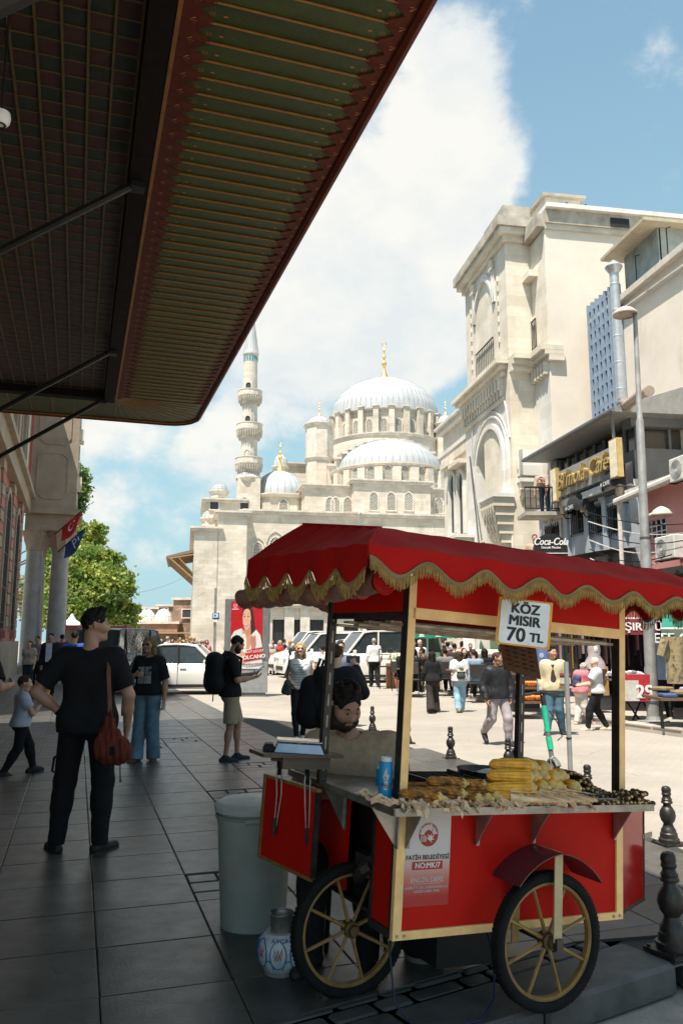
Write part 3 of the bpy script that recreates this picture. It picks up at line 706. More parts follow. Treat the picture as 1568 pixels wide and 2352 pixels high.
# minaret
mt_,_=T(570,1145,-10); mc_=mf(mt_,0,-10)
mn=thing('minaret','slender pale stone minaret with three stalactite balconies and a lead cone','minaret',mc_)
ZV=lambda v:(lambda r:CAMH+r.z*((mc_.y)/r.y))(ray(575,v))
mnst=mat('minaret_stone',(.60,.55,.47),.85,brick=(.9,.38,(.78,.75,.7)),mortar=.01,sc=.6,var=.12,bump=.3,stain=((.33,.3,.26),.8,.62),stretch=(1,1,.3))
pr=mc_.y/FPX
b=MB(); b.box((mc_.x,mc_.y,(ZV(1103))/2),(52*pr,52*pr,ZV(1103)),math.atan2(mf.d.y,mf.d.x)); b.build('base',stone,mn)
b=MB(); b.lathe([(29*pr,ZV(1103)),(31*pr,ZV(1101)),(31*pr,ZV(1099)),(22*pr,ZV(1088))],c=(mc_.x,mc_.y,0),n=12); b.build('transition',stone_tr,mn)
for v0,v1,r0,r1 in ((1090,1054,19,18.5),(1054,975,19.5,18.5),(975,900,18.5,17.5),(900,817,17.2,15.8)):
 b=MB(); b.lathe([(r0*pr,ZV(v0)),(r1*pr,ZV(v1))],c=(mc_.x,mc_.y,0),n=16); b.build('shaft',mnst,mn)
balm=mat('balcony_stone',(.42,.38,.31),.85,sc=2,var=.3,bump=.4)
for vt,vb,r in ((1053,1090,33),(975,1012,31.5),(899,932,29.5)):
 zt,zb_=ZV(vt),ZV(vb); h=zt-zb_
 b=MB(); b.lathe([(r*pr*.60,zb_),(r*pr*.68,zb_+h*.12),(r*pr*.82,zb_+h*.33),(r*pr*.97,zb_+h*.52),(r*pr,zb_+h*.55),(r*pr,zb_+h*.6),(r*pr*.6,zb_+h*.6)],c=(mc_.x,mc_.y,0),n=16); o=b.build('balcony',balm,mn)
 b=MB(); b.lathe([(r*pr*.97,zb_+h*.6),(r*pr*.97,zt-.12),(r*pr,zt-.12),(r*pr,zt),(r*pr*.92,zt),(r*pr*.92,zb_+h*.6)],c=(mc_.x,mc_.y,0),n=16); b.build('parapet',mnst,o)
 for ring,(fr_,zz,l) in enumerate(((.93,.30,.34),(.78,.12,.28))):
  for k in range(32):a=2*math.pi*(k+.5*ring)/32; b=MB(); p=V((mc_.x+r*pr*fr_*math.cos(a),mc_.y+r*pr*fr_*math.sin(a),zb_+h*zz)); b.cyl(p+V((0,0,h*.22)),p-V((0,0,h*.12)),.14,.02,5); b.build('pendant',stone_tr,o)
 a=fa; nv=V((math.cos(a-.3),math.sin(a-.3),0)); window(mn,MX.Translation(V((mc_.x,mc_.y,zt+.0))+nv*(18.2*pr)) @ rot_to(nv),.7,1.0,'round',lattice=False,nm='doorway')
b=MB(); b.lathe([(16.5*pr,ZV(832)),(16.5*pr,ZV(818)),(19*pr,ZV(816)),(19*pr,ZV(814))],c=(mc_.x,mc_.y,0),n=24); b.build('collar',stone_tr,mn)
tqm=mat('turquoise_tile',(.03,.28,.32),.3,bump=0)
for k in range(16):a=2*math.pi*k/16; nv=V((math.cos(a),math.sin(a),0)); b=MB(); b.box(V((mc_.x,mc_.y,(ZV(830)+ZV(821))/2))+nv*16.7*pr,(.06,.22,ZV(821)-ZV(830)),mtx=MX.Rotation(a,4,'Z')); b.build('tile_band',tqm,mn)
b=MB(); prf=[(19*pr,ZV(814)),(17*pr,ZV(806)),(12.5*pr,ZV(775)),(6.5*pr,ZV(735)),(1.5*pr,ZV(705)),(0,ZV(702))]; b.lathe(prf,c=(mc_.x,mc_.y,0),n=24); co=b.build('cone',leadm,mn,True)
for k in range(16):a=2*math.pi*k/16; b=MB(); b.tube([V((mc_.x+r_*math.cos(a),mc_.y+r_*math.sin(a),z_)) for r_,z_ in prf[:5]],.05,4); b.build('lead_rib',leadm,co)
b=MB(); b.lathe([(0,ZV(702)),(.15,ZV(700)),(.06,ZV(696)),(.14,ZV(692)),(0,ZV(684))],c=(mc_.x,mc_.y,0),n=8); b.build('finial',gold,mn,True)
# wide timber eave jutting from the far corner of the mosque
ev=thing('pavilion_eave','brown timber eave jutting out left of the mosque corner','eave',mf(-6,0,0))
f2=Fr(mf(0,0,1.0),mf.d,mf.n); p0=f2.px(445,1268); p1=f2.px(382,1277); p2=f2.px(445,1330)
b=MB(); b.add([f2(p1[0],p1[1],0),f2(p0[0]+.2,p0[1]+.4,0),f2(p0[0]+.2,p0[1]+.4,-12),f2(p1[0],p1[1],-12),f2(p1[0],p1[1]-.25,0),f2(p0[0]+.2,p0[1]-0,0),f2(p0[0]+.2,p0[1],-12),f2(p1[0],p1[1]-.25,-12)],[(0,1,2,3),(7,6,5,4),(0,4,5,1),(0,3,7,4),(3,2,6,7)]); b.build('roof',mat('brown_roof',(.22,.15,.10),.7),ev)
wd_=mat('eave_timber',(.32,.2,.1),.7)
for k in range(7):b=MB(); n_=-k*1.8; b.tube([f2(p1[0]+.4,p1[1]-.2,n_),f2(p2[0],p2[1],n_)],.10,5); b.tube([f2(p1[0]+1.4,p1[1]-.1,n_),f2(p2[0],p2[1]+.6,n_)],.07,5); b.build('strut',wd_,ev)
for k in range(6):b=MB(); n_=-k*1.8; b.tube([f2(p1[0]+.3,p1[1]-.3,n_),f2(p0[0],p0[1]-.3,n_)],.08,5); b.build('rafter',wd_,ev)
# brick bath-house with white domes, left of the mosque
bk_=mat('old_brick_bands',(.30,.19,.145),.9,brick=(1.4,.5,(.75,.62,.5)),mortar=.04,sc=.8,var=.25,stain=((.42,.33,.26),1.2,.55))
bb=thing('domed_brick_hall','low brick building with two white domes between the trees and the mosque','building',(-28,118,0))
bf=Fr(at(372,1471,118)*1.0,(1,0,0),(0,-1,0)); bf.o.z=0; bt=lambda u,v:bf.px(u,v)
for u0,u1,v,n0,dp,nm in ((296,362,1399,-10,8,'rear_wall'),(362,400,1393,-10,8,'rear_wall'),(300,408,1433,0,14,'wall'),(399,440,1378,-2,12,'tower')):
 b=MB(); t0,z=bf.px(u0,v,n0); t1,_=bf.px(u1,v,n0); bf.box(b,t0,t1,0,z,n0-dp,n0); o=b.build(nm,bk_,bb); b=MB(); bf.box(b,t0-.3,t1+.3,z,z+.35,n0-dp,n0+.3); b.build('coping',stone_tr,o)
for u in (337,376):
 t,z=bf.px(u,1424,-6); cc=bf(t,0,-6); dome(cc,1.35*17*118/FPX,bf.px(u,1434,-6)[1],2.4,'white_dome',16,bb,m=mat('white_plaster',(.66,.63,.57),.8))
for u,v in ((375,1405),(430,1410)):t,z=bf.px(u,v+8,-1.9 if u>400 else-9.9); window(bb,MX.Translation(bf(t,z,-1.9 if u>400 else-9.9)) @ rot_to(bf.n),1.4,2.0,'flat',lattice=False)
b=MB(); t0,z=bf.px(312,1452,3); t1=bf.px(440,1452,3)[0]; bf.box(b,t0,t1,z-.2,z,0,3); b.build('porch_roof',wd_,bb)
# ------------------------ left: pink and cream bank building with a columned portico
pink=mat('pink_stucco',(.40,.15,.115),.8,sc=1,var=.15,bump=.3,bsc=9)
crm=mat('cream_stone_trim',(.34,.275,.20),.85,sc=1,var=.18,bump=.4,bsc=9,stain=((.24,.2,.15),1.5,.6))
bank=thing('bank_building','pink and cream neoclassical building with grey columns at the left','building',nd(-5,40))
lf=Fr(nd(-2.9,0),D1,N1); LW=[(22.5,2.0,2.0,6.2,'round'),(27.5,2.0,2.0,6.2,'round'),(32.5,2.0,2.0,6.2,'round'),(37.5,2.0,2.0,6.2,'round')]
b=MB(); wall(b,lf,18,43,0,8.2,LW,.5); b.build('wall',pink,bank)
LW2=[(t,1.9,9.8,13.2,'flat') for t,*_ in LW]; b=MB(); wall(b,lf,18,43,8.2,16,LW2,.5); b.build('wall',pink,bank)
for st in ((0,1.6,.18),(8.0,8.7,.35),(8.7,8.95,.55),(15.6,16.3,.6)):b=MB(); lf.box(b,18,42.9,st[0],st[1],.003,st[2]); b.build('band',crm,bank)
for t in (20,25,30,35,40):
 for k in range(14):
  z=1.7+k*.45; b=MB(); lf.box(b,t-.55,t+.55,z+.03,z+.42,.004,.20); b.build('quoin',crm if k % 2 else pink,bank)
 b=MB(); lf.box(b,t-.4,t+.4,9.0,15.5,.004,.22); b.build('pilaster',crm,bank)
for wn in LW+LW2:
 b=MB(); arch_fill(b,lf,*wn,n=-.35); o=b.build('window',glass,bank); b=MB(); arch_trim(b,lf,*wn,0.005,.22,.22); b.build('surround',crm,o)
 if wn[2]<5:
  for k in range(8):b=MB(); t=wn[0]-wn[1]/2+wn[1]*(k+.5)/8; b.tube([lf(t,wn[2]+.1,.18),lf(t,wn[3]+.9,.18)],.022,5); b.build('grille_bar',iron,o)
  for z in (2.3,3.6,4.9,6.2):b=MB(); b.tube([lf(wn[0]-.95,z,.18),lf(wn[0]+.95,z,.18)],.02,5); b.build('grille_bar',iron,o)
 else:b=MB(); lf.box(b,wn[0]-1.4,wn[0]+1.4,13.6,13.9,.004,.5); b.build('hood',crm,o)
 # striped pilaster next to the portico
for k in range(9):b=MB(); lf.box(b,40.4+k*.22,40.6+k*.22,9.0,15.5,.23,.27+.02*(k % 2)); b.build('stripe',mat('stripe_red',(.36,.06,.045),.8) if k % 2 else mat('stripe_cream',(.5,.42,.32),.8),bank)
# portico
pf=Fr(nd(-2.9,43.2),N1,-D1); pw0,pw1=.1,2.5
b=MB(); pf.box(b,pw0,pw1,8.3,15.5,-4,0); b.build('upper_storey',crm,bank)
for z0,z1 in ((8.9,11.3),(11.8,15.2)):
 for q,mm in ((.0,.05),):
  A=[(pw0+.45,z0+.3),(pw0+.75,z0),(pw1-.75,z0),(pw1-.45,z0+.3),(pw1-.45,z1-.3),(pw1-.75,z1),(pw0+.75,z1),(pw0+.45,z1-.3)]
  b=MB(); b.tube([pf(t,z,.0) for t,z in A],.07,4,True); b.build('panel_moulding',crm,bank)
for z0,z1,o_ in ((7.2,7.5,.12),(7.5,8.05,.05),(8.05,8.32,.32)):b=MB(); pf.box(b,pw0,pw1+o_,z0,z1,-4,o_); b.build('entablature',crm,bank)
for k,zz in enumerate((8.6,9.5,10.3,11.2,12.1,12.9,13.7,14.5)):b=MB(); pf.box(b,pw1,pw1+.08+.16*(k % 3==1),zz,zz+.62,-1.2,-.15); b.build('scroll_block',ornst,bank)
gcol=mat('grey_marble',(.27,.27,.265),.45,sc=2,var=.2,bump=.1)
for t in (.62,1.85):
 for dd in (0,-3.2):
  c=pf(t+.0,0,-.55+dd); b=MB(); b.lathe([(.62,0),(.62,.25),(.56,.3),(.58,.42),(.5,.5),(.46,.6),(.46,2.4),(.40,6.1),(.42,6.15)],c=c,n=24); o=b.build('column',gcol,bank,True,True,30)
  b=MB(); b.lathe([(.40,6.15),(.46,6.25),(.44,6.4),(.56,6.75),(.54,6.85),(.66,7.05),(.68,7.2)],c=c,n=16,fn=lambda r,z,a:r*(1+(.10*math.cos(8*a) if 6.3<z<7.1 else 0))); b.build('capital',crm,o,True,True,30)
b=MB(); pf.box(b,pw0,pw1+.1,0,.35,-4,.25); b.build('plinth',crm,bank)
for k,(z,cl,lbl) in enumerate(((8.9,(.42,.012,.015),'red flag with white crescent on a short pole from the columned portico'),(7.5,(.02,.05,.16),'navy blue flag with pale emblem below the red flag'))):
 p0=at(*((126,1228) if k==0 else (133,1268)),39.6); dr_=V((1.3,-.1,1.16)).normalized(); fg=thing('flag',lbl,'flag',p0); b=MB(); b.tube([p0,p0+dr_*1.8],.03,6); b.build('pole',brass if False else iron,fg)
 b=MB(); p1=p0+dr_*1.7; fm=mat('flag_cloth%d' % k,cl,.8,bump=.2)
 fn=lambda s,f:p0+dr_*(.45+1.3*s)+V((.28*(1-f)*math.sin(s*3),.12*math.sin(s*6+f*2),-(1-f)*(.62-.5*s+.12*math.sin(s*7))))
 b.grid(14,6,fn); cl_=b.build('cloth',fm,fg,True)
 wm=mat('flag_white',(.7,.7,.7),.8,bump=0); b=MB()
 if k==0:
  pts=[(.38+.13*math.cos(a),.5+.2*math.sin(a)) for a in [R(40+280*i/14) for i in range(15)]]+[(.41+.105*math.cos(a),.5+.16*math.sin(a)) for a in [R(320-280*i/14) for i in range(15)]]
  ps=[fn(*p)+V((0,-.03,0)) for p in pts]; b.add(ps,[(i,i+1,28-i,29-i) for i in range(14)]); b.build('crescent',wm,cl_)
  b=MB(); ps=[fn(.56+(.05 if i % 2 else .02)*math.cos(a),.5+(.085 if i % 2 else .034)*math.sin(a))+V((0,-.03,0)) for i,a in enumerate([R(36*i) for i in range(10)])]; b.add([fn(.56,.5)+V((0,-.03,0))]+ps,[(0,i+1,(i+1) % 10+1) for i in range(10)]); b.build('star',wm,cl_)
 else:
  b.tube([fn(.35,.2)+V((0,-.03,0)),fn(.38,.8)+V((0,-.03,0)),fn(.5,.75)+V((0,-.03,0)),fn(.5,.5)+V((0,-.03,0)),fn(.36,.45)+V((0,-.03,0))],.03,4); b.tube([fn(.55,.25)+V((0,-.03,0)),fn(.62,.6)+V((0,-.03,0))],.03,4); b.build('emblem',mat('flag_pale',(.4,.5,.6),.8),cl_)
  # ------------------------ trees
leafA=mat('leaf_light',(.31,.35,.06),.55,var=.35,sc=3,bump=0,per=0,transl=(.30,.36,.05)); leafB=mat('leaf_mid',(.12,.20,.04),.55,var=.35,sc=3,bump=0,transl=(.2,.3,.05)); bark=mat('bark',(.13,.1,.075),.9,bump=.6)
def tree(base,lobes,n,label,trunk_h,mats_,leaf=.42,seed=1,tr=.35):
 rng=np.random.default_rng(seed); t=thing('tree',label,'tree',base,group='plane trees beyond the portico'); top=V(base)+V((0,0,trunk_h))
 b=MB(); b.tube([V(base),V(base)+V((.1,0,trunk_h*.5)),top],[tr,tr*.8,tr*.6],10); b.build('trunk',bark,t)
 for i,(c,r) in enumerate(lobes):b=MB(); c=V(c); b.tube([top,(top+c)/2+V((.3,.2,.3)),c],[tr*.4,tr*.22,.04],6); b.build('limb',bark,t)
 for mi,m_ in enumerate(mats_):
  vs=[]; k=n // len(mats_)
  wts=np.array([np.prod(r)**.75 for _,r in lobes]); wts /= wts.sum()
  # clumps first, leaves round each clump
  for c,r in lobes:
   nc=int(k*wts[[id(x) for x,_ in lobes].index(id(c))]/26)
   u=rng.normal(size=(nc,3)); u /= np.linalg.norm(u,axis=1)[:,None]; rad=rng.random(nc)**.35; cl=np.array(c)+u*np.array(r)*rad[:,None]
   for q in cl:vs.append(q+rng.normal(size=(26,3))*np.array([.42,.42,.28])*(min(r)/3.2)**.5)
  P=np.concatenate(vs); N_=len(P); a=rng.normal(size=(N_,3)); a /= np.linalg.norm(a,axis=1)[:,None]; bb_=rng.normal(size=(N_,3)); bb_ -= (bb_*a).sum(1)[:,None]*a; bb_ /= np.linalg.norm(bb_,axis=1)[:,None]
  s=leaf*rng.uniform(.3,1.15,N_)[:,None]*.5; Q=np.stack([P+a*s,P+bb_*s*.75,P-a*s,P-bb_*s*.75],1).reshape(-1,3)-np.array(base)
  me=bpy.data.meshes.new('crown'); me.vertices.add(len(Q)); me.vertices.foreach_set('co',Q.astype(np.float32).ravel()); me.loops.add(len(Q)); me.loops.foreach_set('vertex_index',np.arange(len(Q),dtype=np.int32)); me.polygons.add(N_)
  me.polygons.foreach_set('loop_start',np.arange(0,len(Q),4,dtype=np.int32)); me.polygons.foreach_set('loop_total',np.full(N_,4,np.int32)); me.update(calc_edges=True); me.materials.append(m_)
  tag(link('crown',me,t),kind='stuff')
def LB_(u,v,Y,ru,rv,rd=None):c=at(u,v,Y); s=Y/FPX; return (tuple(c),(ru*s,rd or ru*s*.9,rv*s))
tree((-34,68,0),[LB_(190,1240,68,50,34),LB_(200,1300,66,62,46),LB_(140,1330,67,50,80),LB_(245,1350,65,62,55),LB_(180,1390,66,90,60),LB_(288,1345,66,22,20),LB_(300,1405,66,22,26),LB_(262,1282,66,20,18),LB_(228,1212,67,18,16),LB_(165,1205,68,22,16),LB_(278,1430,65,30,20),LB_(120,1260,68,40,50)],38000,'broad sunlit plane tree filling the gap right of the portico',5,[leafA,leafB],.40,3)
tree((-45,82,0),[LB_(165,1090,76,38,28),LB_(160,1130,76,46,36),LB_(155,1165,76,40,28),LB_(140,1110,76,30,60)],15000,'tall darker tree crown rising beside the portico above the others',12,[leafB,mat('leaf_dark',(.05,.10,.022),.55,var=.3,sc=3,bump=0,transl=(.13,.22,.03))],.36,5,.5)
tree((-42,84,0),[LB_(100,1380,84,60,70),LB_(190,1420,84,80,50),LB_(270,1425,82,50,40)],14000,'shaded tree mass low behind the white market tents',5,[leafB,leafA],.45,8)
# ------------------------ right: ornate stone gate tower
TM1=10.9
tf=Fr(md(TM1,0),D2,-N2)
tw=thing('gate_tower','tall ornate cream stone gate tower with a great arch and iron balcony rails','tower',md(12.5,32))
def tpx(u,v,n=0.):return tf.px(u,v,n)
tN,zN=tpx(1155,470); tFar,zF=tpx(1066,615); z_top=(zN+zF)/2-.55
tA=tpx(1160,1000)[0]; zc=tpx(1150,842)[1]
def win_px(u,vs,vt,wpx0,wpx1,n=0.):t0,_=tpx(wpx0,vs,n); t1,_=tpx(wpx1,vs,n); return (t0+t1)/2,abs(t1-t0),tpx(u,vs,n)[1],tpx(u,vt,n)[1]
# upper storey with tall arched recess
uc=(1096+1138)/2; t_c,w_,zs,zt=win_px(uc,865,700,1097,1136)
ta,tb=sorted((tN,tFar)); up=(t_c,w_,zc+.2,zt-w_*.15,'point')
b=MB(); wall(b,tf,ta,tb,zc,z_top-.9,[up],.5); b.build('upper_wall',ornst,tw)
b=MB(); arch_fill(b,tf,*up,n=-.42); o=b.build('recess_back',ornst,tw)
b=MB(); tf.box(b,t_c-w_*.5,t_c+w_*.5,zc+.2,zc+3.9,-.41,-.39); o=b.build('window',glass,tw)
for k in range(5):b=MB(); t=t_c-w_/2+w_*k/4; tf.box(b,t-.03,t+.03,zc+.2,zc+3.9,-.385,-.34); b.build('glazing_bar',dirty,o)
for k in range(5):b=MB(); z=zc+.3+k*.85; tf.box(b,t_c-w_/2,t_c+w_/2,z-.03,z+.03,-.385,-.34); b.build('glazing_bar',dirty,o)
for gr,n1 in ((.18,.10),(.42,.07)):b=MB(); arch_trim(b,tf,t_c,w_+gr,zc+4.6,zt-w_*.15,'point',.003,n1,.12); b.build('arch_moulding',ornwh,tw)
for sg in (-1,1):b=MB(); tf.box(b,t_c+sg*(w_/2+.15)-.18,t_c+sg*(w_/2+.15)+.18,zc+4.2,zc+4.6,-.3,.16); b.build('impost',ornst,tw)
for x in (t_c-w_*.82,t_c+w_*.82):
 for k in range(int((z_top-1.3-zc-1)/.42)):b=MB(); z=zc+1+k*.42; tf.box(b,x-.05,x+.05,z,z+.22,.003,.06); b.build('tooth_block',ornst,tw)
 # near side face of the bay and the set-back strip
sf=Fr(tf(min(tN,tFar),0),N2,-D2)
DPT=tb-ta; b=MB(); sf.box(b,.005,1.02,zc+.01,z_top-.91,-DPT+.02,-.004); b.build('side_wall',ornst,tw)
s2=Fr(md(TM1+1.0,0),D2,-N2); t2n=s2.px(1255,700)[0]; t2f=tf.px(1158,700)[0]
za2=s2.px(1250,520)[1]; wz=s2.px(1222,810),s2.px(1222,690)
uw=(s2.px(1222,780)[0],.75,s2.px(1222,812)[1],s2.px(1222,700)[1],'point')
b=MB(); wall(b,s2,t2n,t2f,zc,za2,[uw],.5); b.build('side_bay_wall',ornst,tw); b=MB(); arch_fill(b,s2,*uw,n=-.4); b.build('window',dark,tw)
b=MB(); s2.box(b,uw[0]-.7,uw[0]+.7,uw[3]+.9,uw[3]+1.15,.003,.35); b.build('hood',ornst,tw)
cornice_m=stone_tr
b=MB(); s2.box(b,t2n-.1,t2f,za2,za2+.5,-.6,.3); b.build('parapet',dirty,tw)
# crowning cornice
for z0,z1,o_ in ((z_top-.9,z_top-.65,.12),(z_top-.65,z_top-.4,.3),(z_top-.4,z_top,.42)):
 b=MB(); tf.box(b,ta-o_,tb+o_,z0,z1,-1.0,o_); b.build('cornice',ornst if z1<z_top else dirty,tw)
 b=MB(); sf.box(b,-.1,1.3,z0-.004,z1+.004,-DPT+.1,o_+.006); b.build('cornice',ornst if z1<z_top else dirty,tw)
b=MB(); sf.box(b,-.1,1.0,z_top,z_top+.55,-2,.2); b.build('parapet_block',dirty,tw)
# mid cornice with brackets
tlow=tpx(1068,980)[0]; m0,m1=min(tA,tlow)-.05,max(tA,tlow)
for z0,z1,o_ in ((zc-.5,zc-.28,.18),(zc-.28,zc-.12,.34),(zc-.12,zc+.06,.48)):
 b=MB(); tf.box(b,m0-o_,m1+o_,z0,z1,-1,o_); b.build('mid_cornice',ornst,tw); b=MB(); sf.box(b,0,1.35,z0-.004,z1+.004,-.5,o_+.1); b.build('mid_cornice',ornst,tw)
 b=MB(); s2.box(b,t2n-.2,t2f,z0-.007,z1+.007,-.5,o_-.1); b.build('mid_cornice',ornst,tw)
nb_=14
for k in range(nb_):
 t=m0+(m1-m0)*(k+.5)/nb_; b=MB(); tf.box(b,t-.09,t+.09,zc-.95,zc-.5,-.1,.2); tf.box(b,t-.07,t+.07,zc-1.25,zc-.95,-.1,.12); b.build('corbel',ornst,tw)
for k in range(6):t=t2n+(t2f-t2n)*(k+.5)/6; b=MB(); s2.box(b,t-.08,t+.08,zc-.95,zc-.5,-.1,.18); b.build('corbel',ornst,tw)
b=MB(); tf.box(b,m0,m1,zc-1.45,zc-1.3,-.1,.1); b.build('string_course',ornst,tw)
# lower storey with the great arch
a0,_=tpx(1153,1000); a1,_=tpx(1095,1000); a_c=(a0+a1)/2; a_w=abs(a1-a0); a_top=tpx(1125,986)[1]
big=(a_c,a_w,0,a_top-a_w*.5,'round'); b=MB(); wall(b,tf,m0,m1,0,zc-.5,[big],3.2); b.build('lower_wall',ornwh,tw)
b=MB(); wf_=Fr(tf(0,0,-3.25),tf.d,tf.n); wall(b,wf_,m0,m1,0,zc-.5,[(a_c+.3,a_w*.35,0,3.0,'round')],.3); b.build('passage_wall',ornst,tw)
for gr,n1,wd in ((.0,.09,.2),(.9,.06,.08),(1.3,.05,.06)):b=MB(); arch_trim(b,tf,a_c,a_w+gr,1.0,a_top-a_w*.5,'round',.003,n1,wd); b.build('arch_moulding',ornwh,tw)
b=MB(); arch_trim(b,tf,a_c,a_w+1.5,a_top,a_top-a_w*.3,'point',.003,.05,.07,False); b.build('arch_moulding',ornwh,tw)
p=tf(a_c-a_w*.45,a_top-5.2,-.2); b=MB(); b.tube([tf(a_c+a_w*.75,a_top-.6,.1),tf(a_c-a_w*.45,a_top-4.9,1.0)],.03,5); b.build('tie_rod',iron,tw)
b=MB(); b.tube([tf(a_c-a_w*.5,a_top-4.7,.9),tf(a_c+a_w*.35,a_top-5.9,-.4)],.05,5); b.build('beam',dirty,tw)
b=MB(); s2.box(b,t2n,t2f,0,zc-.5,-.5,0); b.build('side_bay_wall',ornwh,tw); b=MB(); sf.box(b,.005,1.0,0,zc-.5,-3,0); b.build('side_wall',ornst,tw)
# stalactite corbels on both sides of the arch, projecting balconies
def stal(frm,tc,z,w,hgt,out,par):
 nn=7
 for k in range(nn):
  f=k/nn; b=MB(); z0=z-hgt*(k+1)/nn; frm.box(b,tc-w/2*(1-f*.75),tc+w/2*(1-f*.75),z0,z0+hgt/nn-.005,.003,out*(1-f)**.8+.04)
  o=b.build('stalactite_tier',ornst,par)
  nt_=max(2,int(6*(1-f)))
  for j in range(nt_):q=MB(); t=tc-w/2*(1-f*.75)+w*(1-f*.75)*(j+.5)/nt_; p=frm(t,z0,out*(1-f)**.8+.02); q.cyl(p+V((0,0,.02)),p-V((0,0,hgt/nn*.9)),w/nt_*.3,.01,5); q.build('pendant',ornst,o)
for u,v,w,h_,fr_ in ((1163,1150,1.5,2.3,tf),(1077,1240,1.5,2.6,tf),(1222,1118,1.7,1.9,s2)):
 t,z=fr_.px(u,v); stal(fr_,t,z,w,h_,.75,tw)
 b=MB(); fr_.box(b,t-w*.55,t+w*.55,z,z+.14,.004,.85); b.build('balcony_slab',ornwh,tw)
t,z=s2.px(1222,1112)
for n0,n1,t0,t1 in ((.72,.82,t-.9,t+.9),(.0,.82,t-.9,t-.8),(.0,.82,t+.8,t+.9)):b=MB(); s2.box(b,t0,t1,z+.15,z+1.1,n0,n1); b.build('balustrade',ornwh,tw)
for k in range(7):b=MB(); s2.box(b,t-.7+k*.22,t-.62+k*.22,z+.4,z+.8,.82,.86); b.build('baluster',ornst,tw)
lw2=(t,.9,z+.9,z+3.2,'round'); b=MB(); s2.box(b,lw2[0]-.6,lw2[0]+.6,z+.2,z+4.2,.003,.06); b.build('window_panel',ornst,tw); b=MB(); arch_fill(b,s2,*lw2,n=.07); b.build('window',wdk,tw)
b=MB(); arch_trim(b,s2,*lw2,.07,.2,.12); b.build('surround',ornwh,tw); b=MB(); s2.box(b,t-.95,t+.95,z+4.3,z+4.5,.003,.5); s2.box(b,t-.8,t+.8,z+4.15,z+4.3,.003,.35); b.build('hood',ornst,tw)
# iron balcony rails
def rail(frm,t0,t1,z,h,n,par,k=11):
 b=MB(); b.tube([frm(t0,z+h,n),frm(t1,z+h,n)],.03,5); o=b.build('rail',iron,par); b=MB(); b.tube([frm(t0,z+.1,n),frm(t1,z+.1,n)],.02,5); b.build('rail',iron,o)
 for i in range(k):b=MB(); t=t0+(t1-t0)*i/(k-1); b.tube([frm(t,z+.1,n),frm(t,z+h,n)],.016,4); b.build('baluster',iron,o)
rail(tf,t_c-w_/2-.05,t_c+w_/2+.05,zc+.1,1.35,.06,tw); rail(s2,uw[0]-.45,uw[0]+.45,uw[2],1.2,.05,tw,8)
# lower wing running on to the mosque
lo=thing('market_wing','lower ornate stone wing beyond the gate tower with hooded windows','building',md(12,38))
t3=Fr(md(TM1+.8,0),D2,-N2); q0,_=t3.px(1078,1000); q1=t3.px(1017,1010)[0]; zl=t3.px(1060,945)[1]
b=MB(); t3.box(b,q0,q1,0,zl,-9,0); b.build('wall',ornst,lo)
for z0,z1,o_ in ((zl-1.6,zl-1.4,.2),(zl-.4,zl-.15,.25),(zl-.15,zl,.4)):b=MB(); t3.box(b,q0,q1+.3,z0,z1,-.1,o_); b.build('cornice',ornwh,lo)
for k in range(22):b=MB(); t=q0+(q1-q0)*(k+.5)/22; t3.box(b,t-.08,t+.08,zl-2.1,zl-1.6,-.1,.16); b.build('corbel',ornst,lo)
for u in (1063,1043):
 t,z=t3.px(u,1180); o_=(t,.8,z-1.0,z+1.6,'round'); b=MB(); arch_fill(b,t3,*o_,n=.02); wn=b.build('window',wdk,lo); b=MB(); arch_trim(b,t3,*o_,.004,.16,.14); b.build('surround',ornwh,wn)
 b=MB(); t3.box(b,t-.8,t+.8,z+2.3,z+2.5,.003,.45); b.build('hood',ornst,wn); b=MB(); t3.box(b,t-.7,t+.7,z-2.0,z-1.05,.003,.6); b.build('balcony',ornwh,wn); stal(t3,t,z-2.0,1.2,1.6,.5,wn if False else lo)
 # plain cream block
pl_=thing('plain_block','tall blank cream rendered block behind the cafe with a rooftop hut','building',(11,33,0))
pfm=Fr(md(TM1+1.0,28.9*.987+0),N2,-D2); pfm.o=s2(t2n-.02,0,0); p1_,zp=pfm.px(1258,528); p2_,zp2=pfm.px(1470,545)
b=MB(); pfm.box(b,0.02,7.5,0,zp,-6,0); b.build('wall',plaster,pl_)
for z0,z1,o_,mm in ((zp,zp+.2,.1,stone_tr),(zp+.2,zp+.75,.18,dirty),(zp+.75,zp+.92,.35,ornwh)):b=MB(); pfm.box(b,.0,7.6,z0,z1,-6,o_); b.build('parapet',mm,pl_)
x0_=pfm.px(1402,530,.2)[0]; b=MB(); pfm.box(b,x0_,x0_+.75,zp+.25,zp+.6,.19,.22); b.build('vent',dark,pl_)
h0,hz=pfm.px(1250,470,-1.5); h1,_=pfm.px(1332,470,-1.5); b=MB(); pfm.box(b,h0,h1,zp,hz+.3,-4,-1.5); b.build('rooftop_hut',plaster,pl_); b=MB(); pfm.box(b,h0-.15,h1+.15,hz+.3,hz+.42,-4.2,-1.3); b.build('hut_roof',dirty,pl_)
h2,hz2=pfm.px(1424,508,-2.5); b=MB(); pfm.box(b,h1,h2,zp,hz2+.3,-4,-2.5); b.build('rooftop_hut',dirty,pl_)
for k in range(2):b=MB(); q=pfm(h0+.7+k*.8,hz-.1,-1.45); b.tube([q,q+V((.15,-.2,.1))],.04,5); b.build('pipe',iron,pl_)
